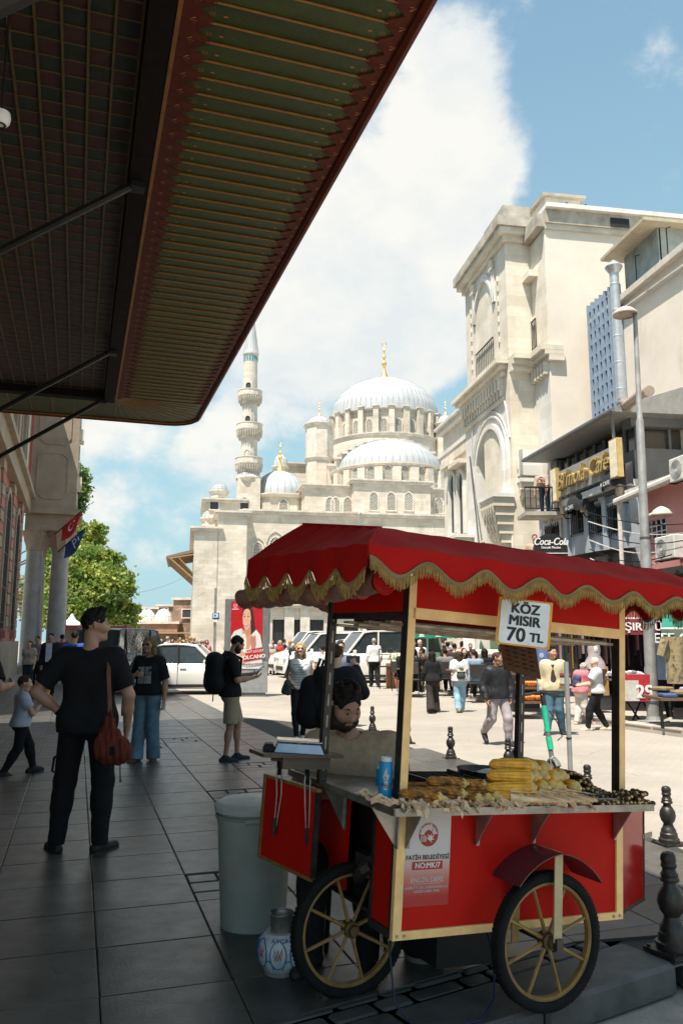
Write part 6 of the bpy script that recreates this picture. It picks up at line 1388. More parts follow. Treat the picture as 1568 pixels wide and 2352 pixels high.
# rolled-up side curtain hung under the left edge
def roll(name,p0,p1,r,mt,sp=True):
 ax=(p1-p0).normalized(); u=ax.cross(V((0,0,1))).normalized(); w=ax.cross(u); m=MB(); n=26
 def ring(i):
  t=i/40; b=p0+(p1-p0)*t; sag=-.018*math.sin(t*math.pi)+.006*math.sin(t*37); pinch=1-.24*max(0,1-min(abs(t-q) for q in (.12,.36,.62,.86))/.05)
  return [b+V((0,0,sag))+(u*math.cos(a)*1.05+w*math.sin(a)*.92)*(r*pinch*(1+.06*math.sin(3*a+t*22))) for a in [2*math.pi*k/n for k in range(n)]]
 vs=[q for i in range(41) for q in ring(i)]
 m.add(vs,[(i*n+k,i*n+(k+1) % n,(i+1)*n+(k+1) % n,(i+1)*n+k) for i in range(40) for k in range(n)])
 o=cp(name,m,mt,None,True,60)
 for q in (.12,.36,.62,.86):
  c=p0+(p1-p0)*q+V((0,0,-.012)); m=MB(); m.tube([c+(u*math.cos(a)+w*math.sin(a))*r*.84 for a in [2*math.pi*k/16 for k in range(16)]],.009,5,True); cp('tie_strap',m,tarpin,o)
 if sp:
  for kk in range(7):
   m=MB(); rr=r*(1-kk*.125); m.tube([p0-ax*(.012-.004*(kk % 2))+(u*math.cos(a)*1.03+w*math.sin(a)*.9)*(rr*(1-.125*a/(2*math.pi)))+V((0,0,.004*math.sin(a*3+kk))) for a in [2*math.pi*k/22 for k in range(23)]],.0048 if kk % 2 else .006,5); cp('vinyl_edge',m,tarp if kk % 2==0 else tarpin,o)
  m=MB(); m.cyl(p0+ax*.002,p0+ax*.01,r*.9,n=20); cp('roll_end',m,tarpin,o)
 return o
brn=mat('clear_grimy_vinyl',(.26,.13,.09),.35,var=.35,sc=9,bump=.5,bsc=14,bd=.02)
roll('rolled_curtain',V((-.25,-.19,1.865)),V((-.42,1.10,1.84)),.058,brn)
roll('rolled_curtain',V((-.26,.55,1.86)),V((.1,.95,1.83)),.045,brn,False)
m=MB(); m.tube([(-.44,.85,1.85),(-.43,.84,1.81),(-.40,.83,1.83),(-.39,.83,1.80)],.012,6); cp('strap_buckle',m,dark)
# wheels: tyre, rim, spokes, hub
def wheel(x,y,z,r=.292,steer=0.):
 M_=MX.Translation((x,y,z)) @ MX.Rotation(steer,4,'Z') @ MX.Rotation(R(90),4,'X')
 def P(a,q,w=0.):return M_ @ V((q*math.cos(a),q*math.sin(a),w))
 root=cart; m=MB()
 prof=[(r-.046,-.016),(r-.038,-.028),(r-.018,-.034),(r-.004,-.026),(r,-.010),(r,.010),(r-.004,.026),(r-.018,.034),(r-.038,.028),(r-.046,.016),(r-.05,0),(r-.046,-.016)]
 m.lathe(prof,n=72,mtx=M_.to_3x3(),c=M_.to_translation()); ty=cp('wheel',m,rubber,None,True,50)
 m=MB()
 for k in range(90):
  a=2*math.pi*k/90
  for w in (-.017,0,.017):m.box(P(a+(.03 if w==0 else 0),r-.002,w),(.006,.012,.013),mtx=(M_.to_3x3().to_4x4() @ MX.Rotation(a,4,'Z')))
 tag(cp('tread',m,rubber,ty),kind='stuff')
 m=MB(); q=r-.044; m.lathe([(q,-.017),(q-.010,-.019),(q-.016,-.012),(q-.016,.012),(q-.010,.019),(q,.017),(q-.004,0),(q,-.017)],n=64,mtx=M_.to_3x3(),c=M_.to_translation()); cp('rim',m,goldp,ty,True,30)
 for k in range(8):
  a=2*math.pi*k/8+.35; m=MB(); m.tube([P(a,.03),P(a,(q)*.5),P(a,q-.012)],[.010,.0085,.0078],6); cp('spoke',m,goldp,ty,True)
 m=MB(); m.lathe([(.0,-.05),(.022,-.05),(.026,-.03),(.036,-.026),(.036,.026),(.026,.03),(.022,.05),(0,.05)],n=18,mtx=M_.to_3x3(),c=M_.to_translation()); cp('hub',m,mat('greasy_hub',(.10,.065,.03),.5,.4),ty,True,30)
 return ty
wheel(.73,-.115,.353); wheel(.0,.40,.30)
m=MB(); bx(m,(.72,-.175,.36),(.765,-.168,.735)); bx(m,(.72,-.175,.728),(.765,-.01,.735)); cp('wheel_stay',m,mat('cream_stay',(.45,.36,.2),.5))
m=MB(); bx(m,(.59,-.045,.33),(.63,-.038,.66)); cp('wheel_stay',m,goldp)
m=MB(); bx(m,(.725,-.19,.33),(.76,-.16,.375)); cp('axle_bolt',m,dsteel)
m=MB(); m.tube([(.73,-.15,.353),(.73,.3,.34)],.016,8); cp('axle',m,dsteel)
m=MB()
def fpt(s,f,d=0.):a=math.pi*(.745-.50*s); rr=.325+.035*(1-abs(2*s-1))+d; return V((.73+rr*1.02*math.cos(a),-.205+f*.20,.358+rr*math.sin(a)+.02))
m.grid(20,3,fpt); m.grid(20,3,lambda s,f:fpt(1-s,f,-.003))
m.tube([fpt(i/20,0) for i in range(21)],.0035,5); cp('fender',m,mat('maroon_fender',(.10,.03,.035),.32,.3,var=.2),None,True,40)
# added black box standing in for the shade under the cart
m=MB(); bx(m,(.42,.3,.12),(.75,.62,.36)); cp('under_shade_box',m,dark)
# decal on the front panel
dec=mat('decal_paper',(.62,.58,.54),.45,var=.05,bump=.02)
def grad_decal():
 m=mat('decal_gradient',(.60,.56,.53),.45,var=.04,bump=0); nt=m.node_tree; N=nt.nodes; L=nt.links; b=N['Principled BSDF']
 tc=N.new('ShaderNodeTexCoord'); sp=N.new('ShaderNodeSeparateXYZ'); L.new(tc.outputs['Object'],sp.inputs[0]); r=N.new('ShaderNodeMapRange')
 r.inputs[1].default_value=.54; r.inputs[2].default_value=.72; L.new(sp.outputs[2],r.inputs[0]); c=N.new('ShaderNodeValToRGB'); e=c.color_ramp.elements
 e[0].color=(.42,.012,.01,1); e[1].color=(.60,.56,.53,1); q=c.color_ramp.elements.new(.4); q.color=(.55,.16,.12,1); L.new(r.outputs[0],c.inputs[0]); L.new(c.outputs[0],b.inputs['Base Color']); return m
x0,x1=.036,.268; m=MB(); bx(m,(x0,-.0035,.50),(x1,-.0005,ZT-.036)); dc=cp('notice_panel',m,grad_decal())
dr=mat('print_red',(.42,.012,.012),.5,bump=0); dbk=mat('print_black',(.02,.018,.02),.5,bump=0); dwt=mat('print_white',(.72,.7,.68),.5,bump=0); dgr=mat('print_grey',(.5,.47,.46),.5,bump=0)
def tx(b,x,z,s,mt,bold=.0,sx=1.,nm='lettering'):return text(nm,b,mt,CM @ face_mtx((x,-.0042,z),(1,0,0),(0,0,1)),s,dc,.0004,bold,sx=sx)
cxn=(x0+x1)/2
tx('FATİH BELEDİYESİ',cxn,.700,.0265,dbk,.0005); m=MB(); bx(m,(cxn-.078,-.0050,.650),(cxn+.078,-.0038,.684)); cp('number_plate',m,dr,dc)
text('lettering','NO:MK/7',dwt,CM @ face_mtx((cxn,-.0056,.667),(1,0,0),(0,0,1)),.032,dc,.0004,.0008)
tx('ENGİN DERE',cxn,.607,.029,dgr,.0006); m=MB(); bx(m,(cxn-.07,-.0046,.591),(cxn+.07,-.0038,.5925)); cp('underline',m,dgr,dc)
tx('HAMİDİYE CAD. BANKACILAR CAD.',cxn,.577,.0135,dgr,.0003); tx('KESİŞİMİ SEBİL YANI',cxn,.561,.0135,dgr,.0003)
# round municipal emblem
ez=.795; er_=.050
m=MB(); m.lathe([(er_,0),(er_-.0025,0)],c=(cxn,-.0044,ez),n=40,mtx=MX.Rotation(R(90),3,'X')); cp('emblem_ring',m,dr,dc)
m=MB(); P_=lambda x,z:(cxn+x,-.0043,ez+z)
half=[(er_*.96*math.cos(math.pi+math.pi*k/20),er_*.96*math.sin(math.pi+math.pi*k/20)) for k in range(21)]
m.add([P_(x,z) for x,z in half],[tuple(range(21))]); dome=[(-.022,0),(-.02,.008),(-.013,.015),(0,.02),(.013,.015),(.02,.008),(.022,0)]
m.add([P_(x,z) for x,z in dome],[tuple(range(7))])
for x in (-.001,.016,.023):m.add([P_(x-.0012,.012),P_(x+.0012,.012),P_(x,.036)],[(0,1,2)])
cp('emblem',m,dr,dc); m=MB(); P_=lambda x,z:(cxn+x,-.0050,ez+z)
m.add([P_(*p) for p in ((-.012,-.014),(.0,-.012),(-.006,.004),(.006,-.006),(.016,.004),(.014,-.008),(.03,-.002),(.018,-.016),(.032,-.02),(.012,-.024),(.02,-.036),(.004,-.024))],[tuple(range(12))])
for x in (-.040,-.028,-.018):m.add([P_(x,-.03),P_(x+.005,-.03),P_(x+.005,-.004),P_(x,-.004)],[(0,1,2,3)])
cp('emblem_bird',m,dwt,dc)
for k,ch in enumerate('FATİH BELEDİYE BAŞKANLIĞI'):
 a=math.pi*(1.08-1.16*(k+.5)/25)
 if ch != ' ':text('lettering',ch,dr,CM @ face_mtx((cxn+.043*math.cos(a),-.0044,ez+.043*math.sin(a)),(math.sin(a),0,-math.cos(a)),(math.cos(a),0,math.sin(a))),.0075,dc,.0003,.0002)
 # hinged rear end panel with gold frame holding two tongs
HP=MX.Translation((-.02,.52,0)) @ MX.Rotation(R(9),4,'Z')
def hpn(m,a,b,nm,mt,par=None):
 q=MB(); q.box([(a[i]+b[i])/2 for i in range(3)],[abs(b[i]-a[i]) for i in range(3)]); q.v=[tuple(HP @ V(p)) for p in q.v]; return cp(nm,q,mt,par)
fp_=hpn(0,(-.155,.0,.50),(-.14,.50,.90),'hanging_panel',red)
for a,b in (((-.162,-.01,.895),(-.134,.51,.91)),((-.162,-.01,.49),(-.134,.51,.505)),((-.162,.49,.505),(-.134,.51,.895)),((-.16,-.01,.505),(-.134,.005,.895))):hpn(0,a,b,'panel_frame',dsteel if b[1]<.1 else goldp,fp_)
lab=['steel tongs with black grips hanging at the rear end of the cart','steel tongs with black grips hanging nearer the cart counter']
for k,yy in enumerate((.33,.06)):
 b0=CM @ HP @ V((-.172,yy,.88)); tg_=thing('tongs',lab[k],'tongs',b0,R(26),group='tongs on the cart')
 for sg in (-1,1):
  m=MB(); m.tube([(sg*.004,0,.10),(sg*.014,-.004,.06),(sg*.012,-.006,-.05),(sg*.006-(.02 if k==0 else 0),-.006,-.2)],[.006,.005,.004,.003],6); m.build('arm',steel,tg_,True,False)
  m=MB(); m.tube([(sg*.004-(.02 if k==0 else 0),-.006,-.16),(sg*.002-(.03 if k==0 else 0),-.006,-.24)],[.007,.009],7); m.build('tip',dark,tg_,True,False)
 m=MB(); m.tube([(0,0,.12),(0,-.002,.05)],[.011,.013],8); m.build('grip',rubber,tg_,True,False)
 # scale shelf on the rear left post
m=MB(); bx(m,(-.47,.48,1.055),(-.05,.68,1.072)); bx(m,(-.36,.50,1.00),(-.11,.52,1.055)); bx(m,(-.36,.64,1.02),(-.11,.66,1.055)); cp('scale_shelf',m,mat('brown_shelf',(.10,.065,.045),.5))
sc_=thing('weighing_scale','pale blue weighing scale with steel tray on the cart shelf','scale',mtx=CM @ MX.Translation((-.25,.58,1.072)) @ MX.Rotation(R(-20),4,'Z'))
bl=mat('pale_blue_plastic',(.42,.52,.68),.4,bump=.03)
m=MB(); m.box((0,0,.022),(.24,.17,.04),tx=.85); m.build('housing',bl,sc_,False,False); m=MB(); m.bbox((0,.0,.055),(.22,.17,.008),.003); m.cyl((0,0,.04),(0,0,.052),.02); m.build('tray',mat('tray_steel',(.5,.48,.46),.2,.9),sc_,False,False)
m=MB(); m.box((-.145,0,.02),(.06,.16,.03),tx=.6); m.build('display',dark,sc_,False,False)
# ---- food on the counter
cornY=mat('boiled_corn',(.80,.37,.022),.36,var=.35,sc=30,bump=.35,bsc=60,sss=.1,stain=((.88,.52,.10),24,.60))
cornB=mat('charred_corn',(.52,.20,.025),.6,var=.5,sc=38,bump=.7,bsc=90,stain=((.045,.018,.008),26,.47),bd=.01)
husk=mat('pale_husk',(.88,.62,.40),.7,var=.2,sc=14,bump=.5,bsc=40,spec=.2,stain=((.58,.36,.18),12,.6))
def corn_mesh(L,r,mt,nm,tip=True):
 r*=.86
 m=MB(); rows=9; nz=24; prof=[]
 for i in range(nz*2+1):
  t=i/(nz*2); e=(1-.30*t**2.2)*min(1,((t+.02)/.10)**.5)*min(1,((1.0-t)/.12)**.55 if t<1 else 0); prof.append((max(.0005,r*e),t*L))
 def bump(rr,z,a):return rr*(1+.24*abs(math.cos(rows/2*a))**.55+.07*abs(math.sin(z/L*nz*math.pi))**.6) if rr>r*.3 else rr
 m.lathe(prof,n=72,fn=bump); me=m.mesh(nm,mt,True)
 return me
cy,cb=corn_mesh(.20,.0265,cornY,'kernels'),corn_mesh(.19,.0255,cornB,'kernels')
stub=MB(); stub.lathe([(0,-.018),(.009,-.017),(.012,-.006),(.019,.0),(.0258,.010),(.0262,.022)],n=12); stubm=stub.mesh('stalk',mat('corn_stalk',(.66,.45,.16),.6,var=.25,sc=40),True)
lv=MB();
for k in range(4):
 a0=k*1.6
 lv.grid(5,6,lambda s,f:V(((.030-.010*f+.004*math.sin(s*3))*math.cos(a0+(s-.5)*1.5*(1-f*.7)),(.030-.008*f+.004*k)*math.sin(a0+(s-.5)*1.5*(1-f*.7)),.06-f*.14)))
lvm=lv.mesh('husk_leaf',husk,True)
LB=lambda i,n:['first','second','third','fourth','fifth','sixth','seventh','eighth','ninth','tenth','eleventh','twelfth','thirteenth','fourteenth','fifteenth','sixteenth','seventeenth','eighteenth'][i]
def ear(kind,x,y,z,yaw,label,grp,husky=False,roll_=0.,sc=1.):
 d=V((math.cos(yaw),math.sin(yaw),random.uniform(-.03,.03))).normalized(); q=d.to_track_quat('Z','Y').to_matrix().to_4x4()
 M_=CM @ MX.Translation((x,y,z)) @ q @ MX.Rotation(roll_,4,'Z')
 o=thing('corn_cob',label,'corn',mtx=M_,group=grp); o.scale=(sc,)*3
 link('kernels',cy if kind=='y' else cb,o); link('stalk',stubm,o)
 if husky:link('husk',lvm,o)
 return o
 # yellow pile: ends towards the viewer's right; four courses
zc=ZT+.033; n=0
for row,(cnt_,y0,z) in enumerate(((5,-.10,.085),(5,-.075,.130),(4,-.05,.175),(2,-.02,.212))):
 for k in range(cnt_):
  if row<4:
   xx=.66+k*.058+row*.028+random.uniform(-.008,.008); lyi=['bottom','second','third','top'][row]
   lbl=f'yellow cob, stalk end out, {["leftmost","second from left","middle","fourth from left","rightmost"][k]} in {lyi} course of the pile'
   ear('y',xx,y0+.0+random.uniform(-.022,.022),ZT+z-.052,R(100+random.uniform(-20,16)),lbl,'yellow corn cobs piled on the cart',sc=random.uniform(1.08,1.2),roll_=random.uniform(0,3))
for k,(x,y,z,l) in enumerate(((.655,-.085,.075,'lowest'),(.68,-.045,.122,'middle'),(.72,.0,.165,'uppermost'))):
 ear('y',x,y,ZT+z,R(172+k*2),f'yellow corn cob lying lengthwise at the left side of the pile, {l} of three','yellow corn cobs lying lengthwise',sc=1.2)
for k,(x,y,a) in enumerate(((.58,-.12,150),(.66,-.14,120),(.74,-.135,128),(.82,-.13,115),(.90,-.12,120))):
 ear('y',x,y,ZT+.038,R(a),f'half-husked corn cob at the foot of the yellow pile, {["first","second","third","fourth","fifth"][k]} from the left','half-husked corn cobs',True,sc=1.05)
for k,(x,y,z,a) in enumerate(((.075,-.12,.045,150),(.035,-.03,.04,125),(.14,-.03,.04,140),(.235,-.06,.05,158),(.29,-.11,.035,120),(.345,-.105,.035,115),(.40,-.09,.04,112),(.455,-.09,.038,118),(.51,-.095,.04,112),(.28,.0,.085,165),(.38,-.02,.08,158),(.565,-.09,.04,115),(.20,.06,.05,150),(.47,.01,.07,172))):
 ear('b',x+.06,y,ZT+z,R(a),f'charred brown corn cob on pale husks, {LB(k, 14) if k else "front left"}{" from the left front post" if k else " corner of the counter"}','grilled corn cobs on the cart',sc=1.0)
 # pale husks under the cobs
o=thing('husk_bed','layer of pale torn corn husks along the front edge of the counter','corn husks',mtx=CM @ MX.Translation((.4,-.1,ZT)))
for k in range(120):
 m=MB(); x=-.46+1.02*((k*37) % 120)/120+random.uniform(-.01,.01); y=random.uniform(-.062,.03); w_,l_=random.uniform(.032,.056),random.uniform(.05,.085); ya=random.uniform(-3.1,3.1) if k % 3 else random.uniform(-.9,.9)+math.pi*1.5
 if k<12:x,y,ya=-.50+k*.004,-.03+k*.028,2.9
 cup=random.uniform(.2,.8); hz_=random.uniform(.004,.022); edge=y<-.03; dr_=random.uniform(.0,.03) if edge else 0
 M_=MX.Translation((x,y,hz_)) @ MX.Rotation(ya,4,'Z')
 m.grid(5,5,lambda s,f:M_ @ V(((s)*l_-.01,(f-.5)*w_*(.35+.65*math.sin(.4+s*2.3)),cup*w_*((f-.5)**2)*2.2+.007*math.sin(s*7+k)+.005*math.sin(f*9+k*2)-dr_*max(0,s-.5)*2)))
 m.build('husk',husk,o,True,False)
 # chestnuts
ch=MB(); ch.sph((0,0,0),.0165,10,7,(1,.86,.78)); chm=ch.mesh('chestnut',mat('chestnut_shell',(.065,.026,.010),.5,spec=.3,var=.4,sc=60,bump=.2,per=.4),True)
cf=MB(); cf.sph((.0,-.0085,.003),.0098,8,6,(1.0,.8,.8)); cfm=cf.mesh('flesh',mat('chestnut_flesh',(.60,.37,.14),.6,var=.2,sc=50,per=.3),True)
proto_c=None
def chestnut(x,y,z,lab,grp):
 global proto_c
 rz=random.uniform(-1.2,1.0); M_=CM @ MX.Translation((x,y,z)) @ MX.Rotation(rz,4,'Z') @ MX.Rotation(random.uniform(-.6,.6),4,'X')
 o=bpy.data.objects.new('chestnut',None); COL.objects.link(o); o.empty_display_size=.01; o.matrix_world=M_; o.location=M_.to_translation(); o.rotation_euler=M_.to_euler(); s_=random.uniform(.85,1.12); o.scale=(s_,)*3
 tag(o,lab,'chestnut',grp); a=link('shell',chm,None); a.parent=o; a=link('flesh',cfm,None); a.parent=o
for row in range(10):
 for k in range(12):
  x=1.0+row*.012+k*.026; y=.02+row*.030; z=ZT+.012+.10*math.exp(-((x-1.08)/.13)**2)*min(1,row/3.)+random.uniform(0,.006)
  if x<1.30:chestnut(x+random.uniform(-.004,.004),y+random.uniform(-.004,.004),z,f'brown chestnut, {LB(k, 12)} from the left in row {LB(row, 12)} of the heap behind the tray','chestnuts heaped behind the tray')
for k in range(60):
 x=1.02+(k % 15)*.0235; y=-.148+(k // 15)*.028;
 if 1.05<x<1.16 and k // 15>1:continue
 chestnut(x+random.uniform(-.006,.006),y+random.uniform(-.005,.005),ZT+.014,f'split chestnut, {LB(k % 15, 15)} from the left, {LB(k // 15, 4)} row by the counter edge','split chestnuts along the counter edge')
for k in range(26):
 x=1.19+(k % 6)*.024; y=-.14+(k // 6)*.026; chestnut(x,y,ZT+.034+.012*(k % 3),f'split chestnut, {LB(k % 6, 6)} from the left, {LB(k // 6, 5)} row at the counter right end','split chestnuts piled at the counter end')
ty=thing('roasting_tray','black steel roasting tray among the chestnuts','tray',mtx=CM @ MX.Translation((1.10,-.06,ZT+.004)))
m=MB(); bx(m,(-.10,-.05,0),(.12,.09,.006)); m.build('base',dsteel,ty,False,False)
for a,b in (((-.10,-.054,.006),(.12,-.05,.03)),((-.10,.09,.006),(.12,.094,.03)),((.12,-.05,.006),(.124,.09,.03))):m=MB(); bx(m,a,b); m.build('rim',steel,ty,False,False)
# charcoal grill box and round pan behind the food
gb=thing('charcoal_grill','dark steel grill box sunk behind the corn','grill',mtx=CM @ MX.Translation((.45,.25,ZT)))
for a,b in (((-.22,-.13,0),(.26,-.12,.085)),((-.22,.14,0),(.26,.15,.085)),((-.23,-.12,0),(-.22,.14,.085)),((.26,-.12,0),(.27,.14,.085))):m=MB(); bx(m,a,b); m.build('side',dsteel,gb,False,False)
m=MB(); bx(m,(-.22,-.12,.0),(.26,.14,.012)); m.build('tray',dark,gb,False,False)
for k in range(9):m=MB(); m.tube([(-.19+k*.052,-.12,.075),(-.19+k*.052,.14,.075)],.003,5); m.build('grate_bar',steel,gb,False,False)
pn=thing('round_pan','wide black pan with white salt behind the yellow corn','pan',mtx=CM @ MX.Translation((.78,.36,ZT+.02)))
m=MB(); m.lathe([(0,0),(.17,0),(.19,.02),(.20,.075),(.205,.078),(.197,.07),(.185,.02),(.165,.006),(0,.006)],n=40); m.build('bowl',dsteel,pn,True,False)
m=MB(); m.lathe([(0,.085),(.05,.08),(.10,.06),(.14,.03),(.15,.006)],n=24,fn=lambda r,z,a:r*(1+.08*math.sin(3*a))); m.build('salt',mat('salt',(.7,.7,.72),.7,bump=.5),pn,True,False)
m=MB(); m.tube([(-.20,0,.05),(-.30,0,.075)],.008,6); m.build('handle',dark,pn,True,False)
# salt canisters
cbl=mat('canister_blue',(.01,.27,.55),.3,var=.06,bump=.02); cwh=mat('canister_white',(.72,.72,.7),.45,bump=.02)
def canister(x,y,label,h=.19,s=1.):
 o=thing('salt_canister',label,'canister',mtx=CM @ MX.Translation((x,y,ZT)) @ MX.Rotation(R(-26),4,'Z'),group='blue salt canisters')
 r=.031*s; m=MB(); m.lathe([(0,0),(r*.97,0),(r,.01),(r,h*.30),(r*.93,h*.36),(r*.93,h*.42),(r,h*.47),(r,h*.84),(r*.9,h*.90),(r*.82,h*.91),(0,h*.91)],n=28); m.build('bottle',cbl,o,True,False,30)
 m=MB(); m.lathe([(r*.84,h*.90),(r*.86,h*.91),(r*.84,h),(0,h+.001)],n=28); m.build('cap',cwh,o,True,False,30)
 if h>.1:
  fm=lambda a,z,k:V(((r+k)*math.sin(a),-(r+k)*math.cos(a),z))
  m=MB(); m.add([fm(.05+.42*math.cos(q),h*.38+h*.10*math.sin(q),.0006) for q in [2*math.pi*i/20 for i in range(20)]],[tuple(range(20))]); m.build('label_oval',mat('label_cream',(.7,.66,.6),.5,bump=0),o,False,False)
  m=MB(); m.add([fm(a,z*h,.0008) for a,z in ((-.25,.5),(.2,.49),(.5,.62),(.15,.62),(.05,.78),(-.15,.70),(-.4,.58))],[tuple(range(7))]); m.build('label_figure',mat('label_pink',(.72,.5,.42),.5,bump=0),o,False,False)
  for kk,(b,z) in enumerate((('BİLLUR',.405),('TUZ',.345))):
   text('lettering',b,dbk,mw(o) @ face_mtx(fm(.05,z*h,.0018),(1,0,0),(0,0,1)),.0145,o,.0003,.0003)
 return o
canister(-.045,.06,'tall blue salt canister with white cap on the left front of the counter')
canister(.22,.56,'short blue canister with white cap behind the right of the seated vendor',.08,1.1)
m=thing('folded_cloth','grey and white crumpled cloths lying behind the grill','cloth',mtx=CM @ MX.Translation((.45,.60,ZT+.01)))
for k in range(3):
 q=MB(); q.grid(10,8,lambda s,f:V(((s-.5)*.22+k*.14-.1,(f-.5)*.14,.03*math.exp(-((s-.5)*3)**2)+.012*math.sin(s*9+k)*math.cos(f*7)))); q.build('fold',cloth(('white','grey','white')[k]+'rag',(.5,.5,.5) if k != 1 else (.15,.15,.16)),m,True,False)
 # price sign hanging from the valance
sg=thing('price_sign','white price card reading KÖZ MISIR 70 TL with orange border hanging from the canopy','sign',mtx=MX.Translation(at(1203,1431,3.72)) @ MX.Rotation(R(-3),4,'Z') @ MX.Rotation(R(7.0),4,'Y'))
w_,h_=.124,.108
ob=mat('fruit_border',(.85,.36,.03),.4,var=.3,sc=9,bump=0,stain=((.15,.35,.04),11,.6)); m=MB(); m.box((0,.004,0),(2*w_,.004,2*h_)); m.build('card',ob,sg,False,False)
m=MB(); r_=.014; pl=[(sx*(w_*.90-r_)+r_*math.cos(a),sz*(h_*.93-r_)+r_*math.sin(a)) for sx,sz,a0 in ((1,1,0),(-1,1,90),(-1,-1,180),(1,-1,270)) for a in [R(a0+q) for q in (0,30,60,90)]]
m.prism(pl,.002,lambda x,y,d:V((x,-d,y))); m.build('white_field',mat('card_white',(.86,.86,.84),.45,bump=0),sg,False,False)
for b,x,z,s in (('KÖZ',.0,.062,.062),('MISIR',0,.006,.062),('70',-.034,-.060,.088),('TL',.060,-.064,.056)):text('lettering',b,dbk,mw(sg) @ face_mtx((x,-.003,z),(1,0,0),(0,0,1)),s,sg,.0006,.0026)
for sx in (-1,1):m=MB(); m.tube([(sx*.085,0,h_-.01),(sx*.10+.0,.01,h_+.055)],.0015,4); m.build('string',mat('string',(.35,.25,.15),.8),sg,False,False)
# second hanging menu card in deep shade at the rear right
mc=thing('menu_card','dark brown menu card hanging at the right rear of the cart roof','sign',mtx=CM @ MX.Translation((1.03,.50,1.62)) @ MX.Rotation(R(9),4,'Y') @ MX.Rotation(R(-26),4,'X'))
m=MB(); m.box((0,0,0),(.26,.005,.22)); m.build('card',mat('menu_brown',(.12,.05,.018),.5,var=.4,sc=20),mc,False,False)
for rw in range(6):
 for cl in range(4):m=MB(); m.box((-.085+cl*.055,-.004,.07-rw*.028),(.03,.002,.008)); m.build('print_row',dark,mc,False,False)
 # hose loop and gas bottle under the cart
hb=mat('blue_hose',(.006,.014,.05),.4,bump=0); m=MB()
c0=V((.62,3.95,.0)); m.tube([(.24,3.9,.42),(.215,3.82,.25),(.23,3.75,.08),(.30,3.68,.02),(.45,3.66,.018),(.60,3.72,.02),(.68,3.84,.06),(.70,3.95,.2),(.66,4.05,.36)],.005,6)
h_o=tag(m.build('hose',hb,None,True),'thin blue hose looping on the ground under the cart','hose')
def gas(loc,label,deco=True):
 o=thing('gas_bottle',label,'gas bottle',loc,R(10)); m=MB()
 wt=mat('gas_white',(.50,.52,.54),.4,var=.15,sc=20); m.lathe([(0,.03),(.075,.03),(.10,.045),(.125,.09),(.135,.15),(.125,.21),(.09,.245),(0,.25)],n=36); b=m.build('tank',wt if deco else iron,o,True,False)
 m=MB(); m.lathe([(.09,0),(.095,0),(.10,.045),(.094,.046)],n=28); m.build('foot_ring',mat('foot_grey',(.2,.2,.2),.6),o,True,False)
 m=MB(); m.lathe([(.062,.245),(.066,.245),(.070,.33),(.077,.345),(.073,.35),(.066,.34)],n=28,a0=R(200),a1=R(500)); m.build('collar',steel,o,True,False); m=MB(); m.cyl((0,0,.25),(0,0,.30),.02,n=10); m.build('valve',brass,o,True,False)
 if deco:
  cb_,ct,cr=mat('motif_blue',(.02,.10,.36),.4,bump=0),mat('motif_turq',(.05,.3,.34),.4,bump=0),mat('motif_red',(.28,.05,.04),.4,bump=0)
  def sp_(a,z):r=np.interp(z,[.045,.09,.15,.21,.245],[.10,.125,.135,.125,.09])+.0025; return V((r*math.cos(a),r*math.sin(a),z))
  for k in range(7):
   a0=k*2*math.pi/7
   m=MB(); m.tube([sp_(a0+.36*math.sin(q),.15-.075*math.cos(q)) for q in [math.pi*2*i/20 for i in range(20)]],.0035,4,True); m.build('motif_ring',cb_,o,True,False)
   for j,off in enumerate((-.11,0,.11)):
    m=MB(); m.add([sp_(a0+off,.12),sp_(a0+off+.05,.15),sp_(a0+off*1.6,.19),sp_(a0+off-.05,.15)],[(0,1,2,3)]); m.build('tulip',cr,o,False,False)
   m=MB(); m.tube([sp_(a0+.45+.22*math.cos(q),.07+.05*math.sin(q)) for q in [math.pi*i/8 for i in range(9)]],.004,4); m.build('motif_arc',ct,o,True,False)
  for i,chh in enumerate('AYGAZ'):a=R(-118+i*13); text('lettering',chh,cb_,mw(o) @ face_mtx(sp_(a,.222),(-math.sin(a),math.cos(a),0),(-.4*math.cos(a),-.4*math.sin(a),1)),.035,o,.001,.0006)
 return o
gas((-.30,4.24,0),'gas bottle painted with blue rings and red tulips beside the left cart wheel').scale=(.84,)*3
gas((.42,4.42,0),'black gas bottle standing in the dark under the cart',False)
# white lidded bin
bn=thing('lidded_bin','tall pale plastic drum with lid behind the left end of the cart','bin',(-.51,4.92,0),.3); bn.scale=(.96,.96,.88)
lidm=mat('drum_lid',(.46,.46,.42),.5,var=.15,sc=4,bump=.15,stain=((.28,.28,.25),5,.55)); bnm=mat('drum_plastic',(.31,.335,.30),.5,var=.12,sc=3,bump=.15,stain=((.22,.25,.22),3,.6),stretch=(1,1,.3))
m=MB(); m.lathe([(0,.005),(.185,.005),(.195,.02),(.225,.66),(.232,.68),(.232,.70),(.225,.71),(.228,.74),(0,.74)],n=48); m.build('drum',bnm,bn,True,False,30)
m=MB(); m.lathe([(.235,.735),(.245,.74),(.247,.775),(.238,.785),(.21,.80),(0,.815)],n=48); m.build('lid',lidm,bn,True,False,25)
m=MB(); m.lathe([(.234,.70),(.241,.703),(.241,.722),(.234,.725)],n=48); m.build('clamp_ring',mat('drum_plastic_dark',(.2,.24,.22),.5),bn,True,False)
m=MB(); m.bbox((-.05,-.243,.712),(.11,.012,.03),.004); m.build('clamp',bnm,bn,False,False)
bk=thing('black_brick','black block lying on top of the pale drum','block',(-.34,4.90,.712),.2); m=MB(); m.bbox((0,0,.03),(.13,.08,.075),.01); m.build('block',iron,bk,False,False)
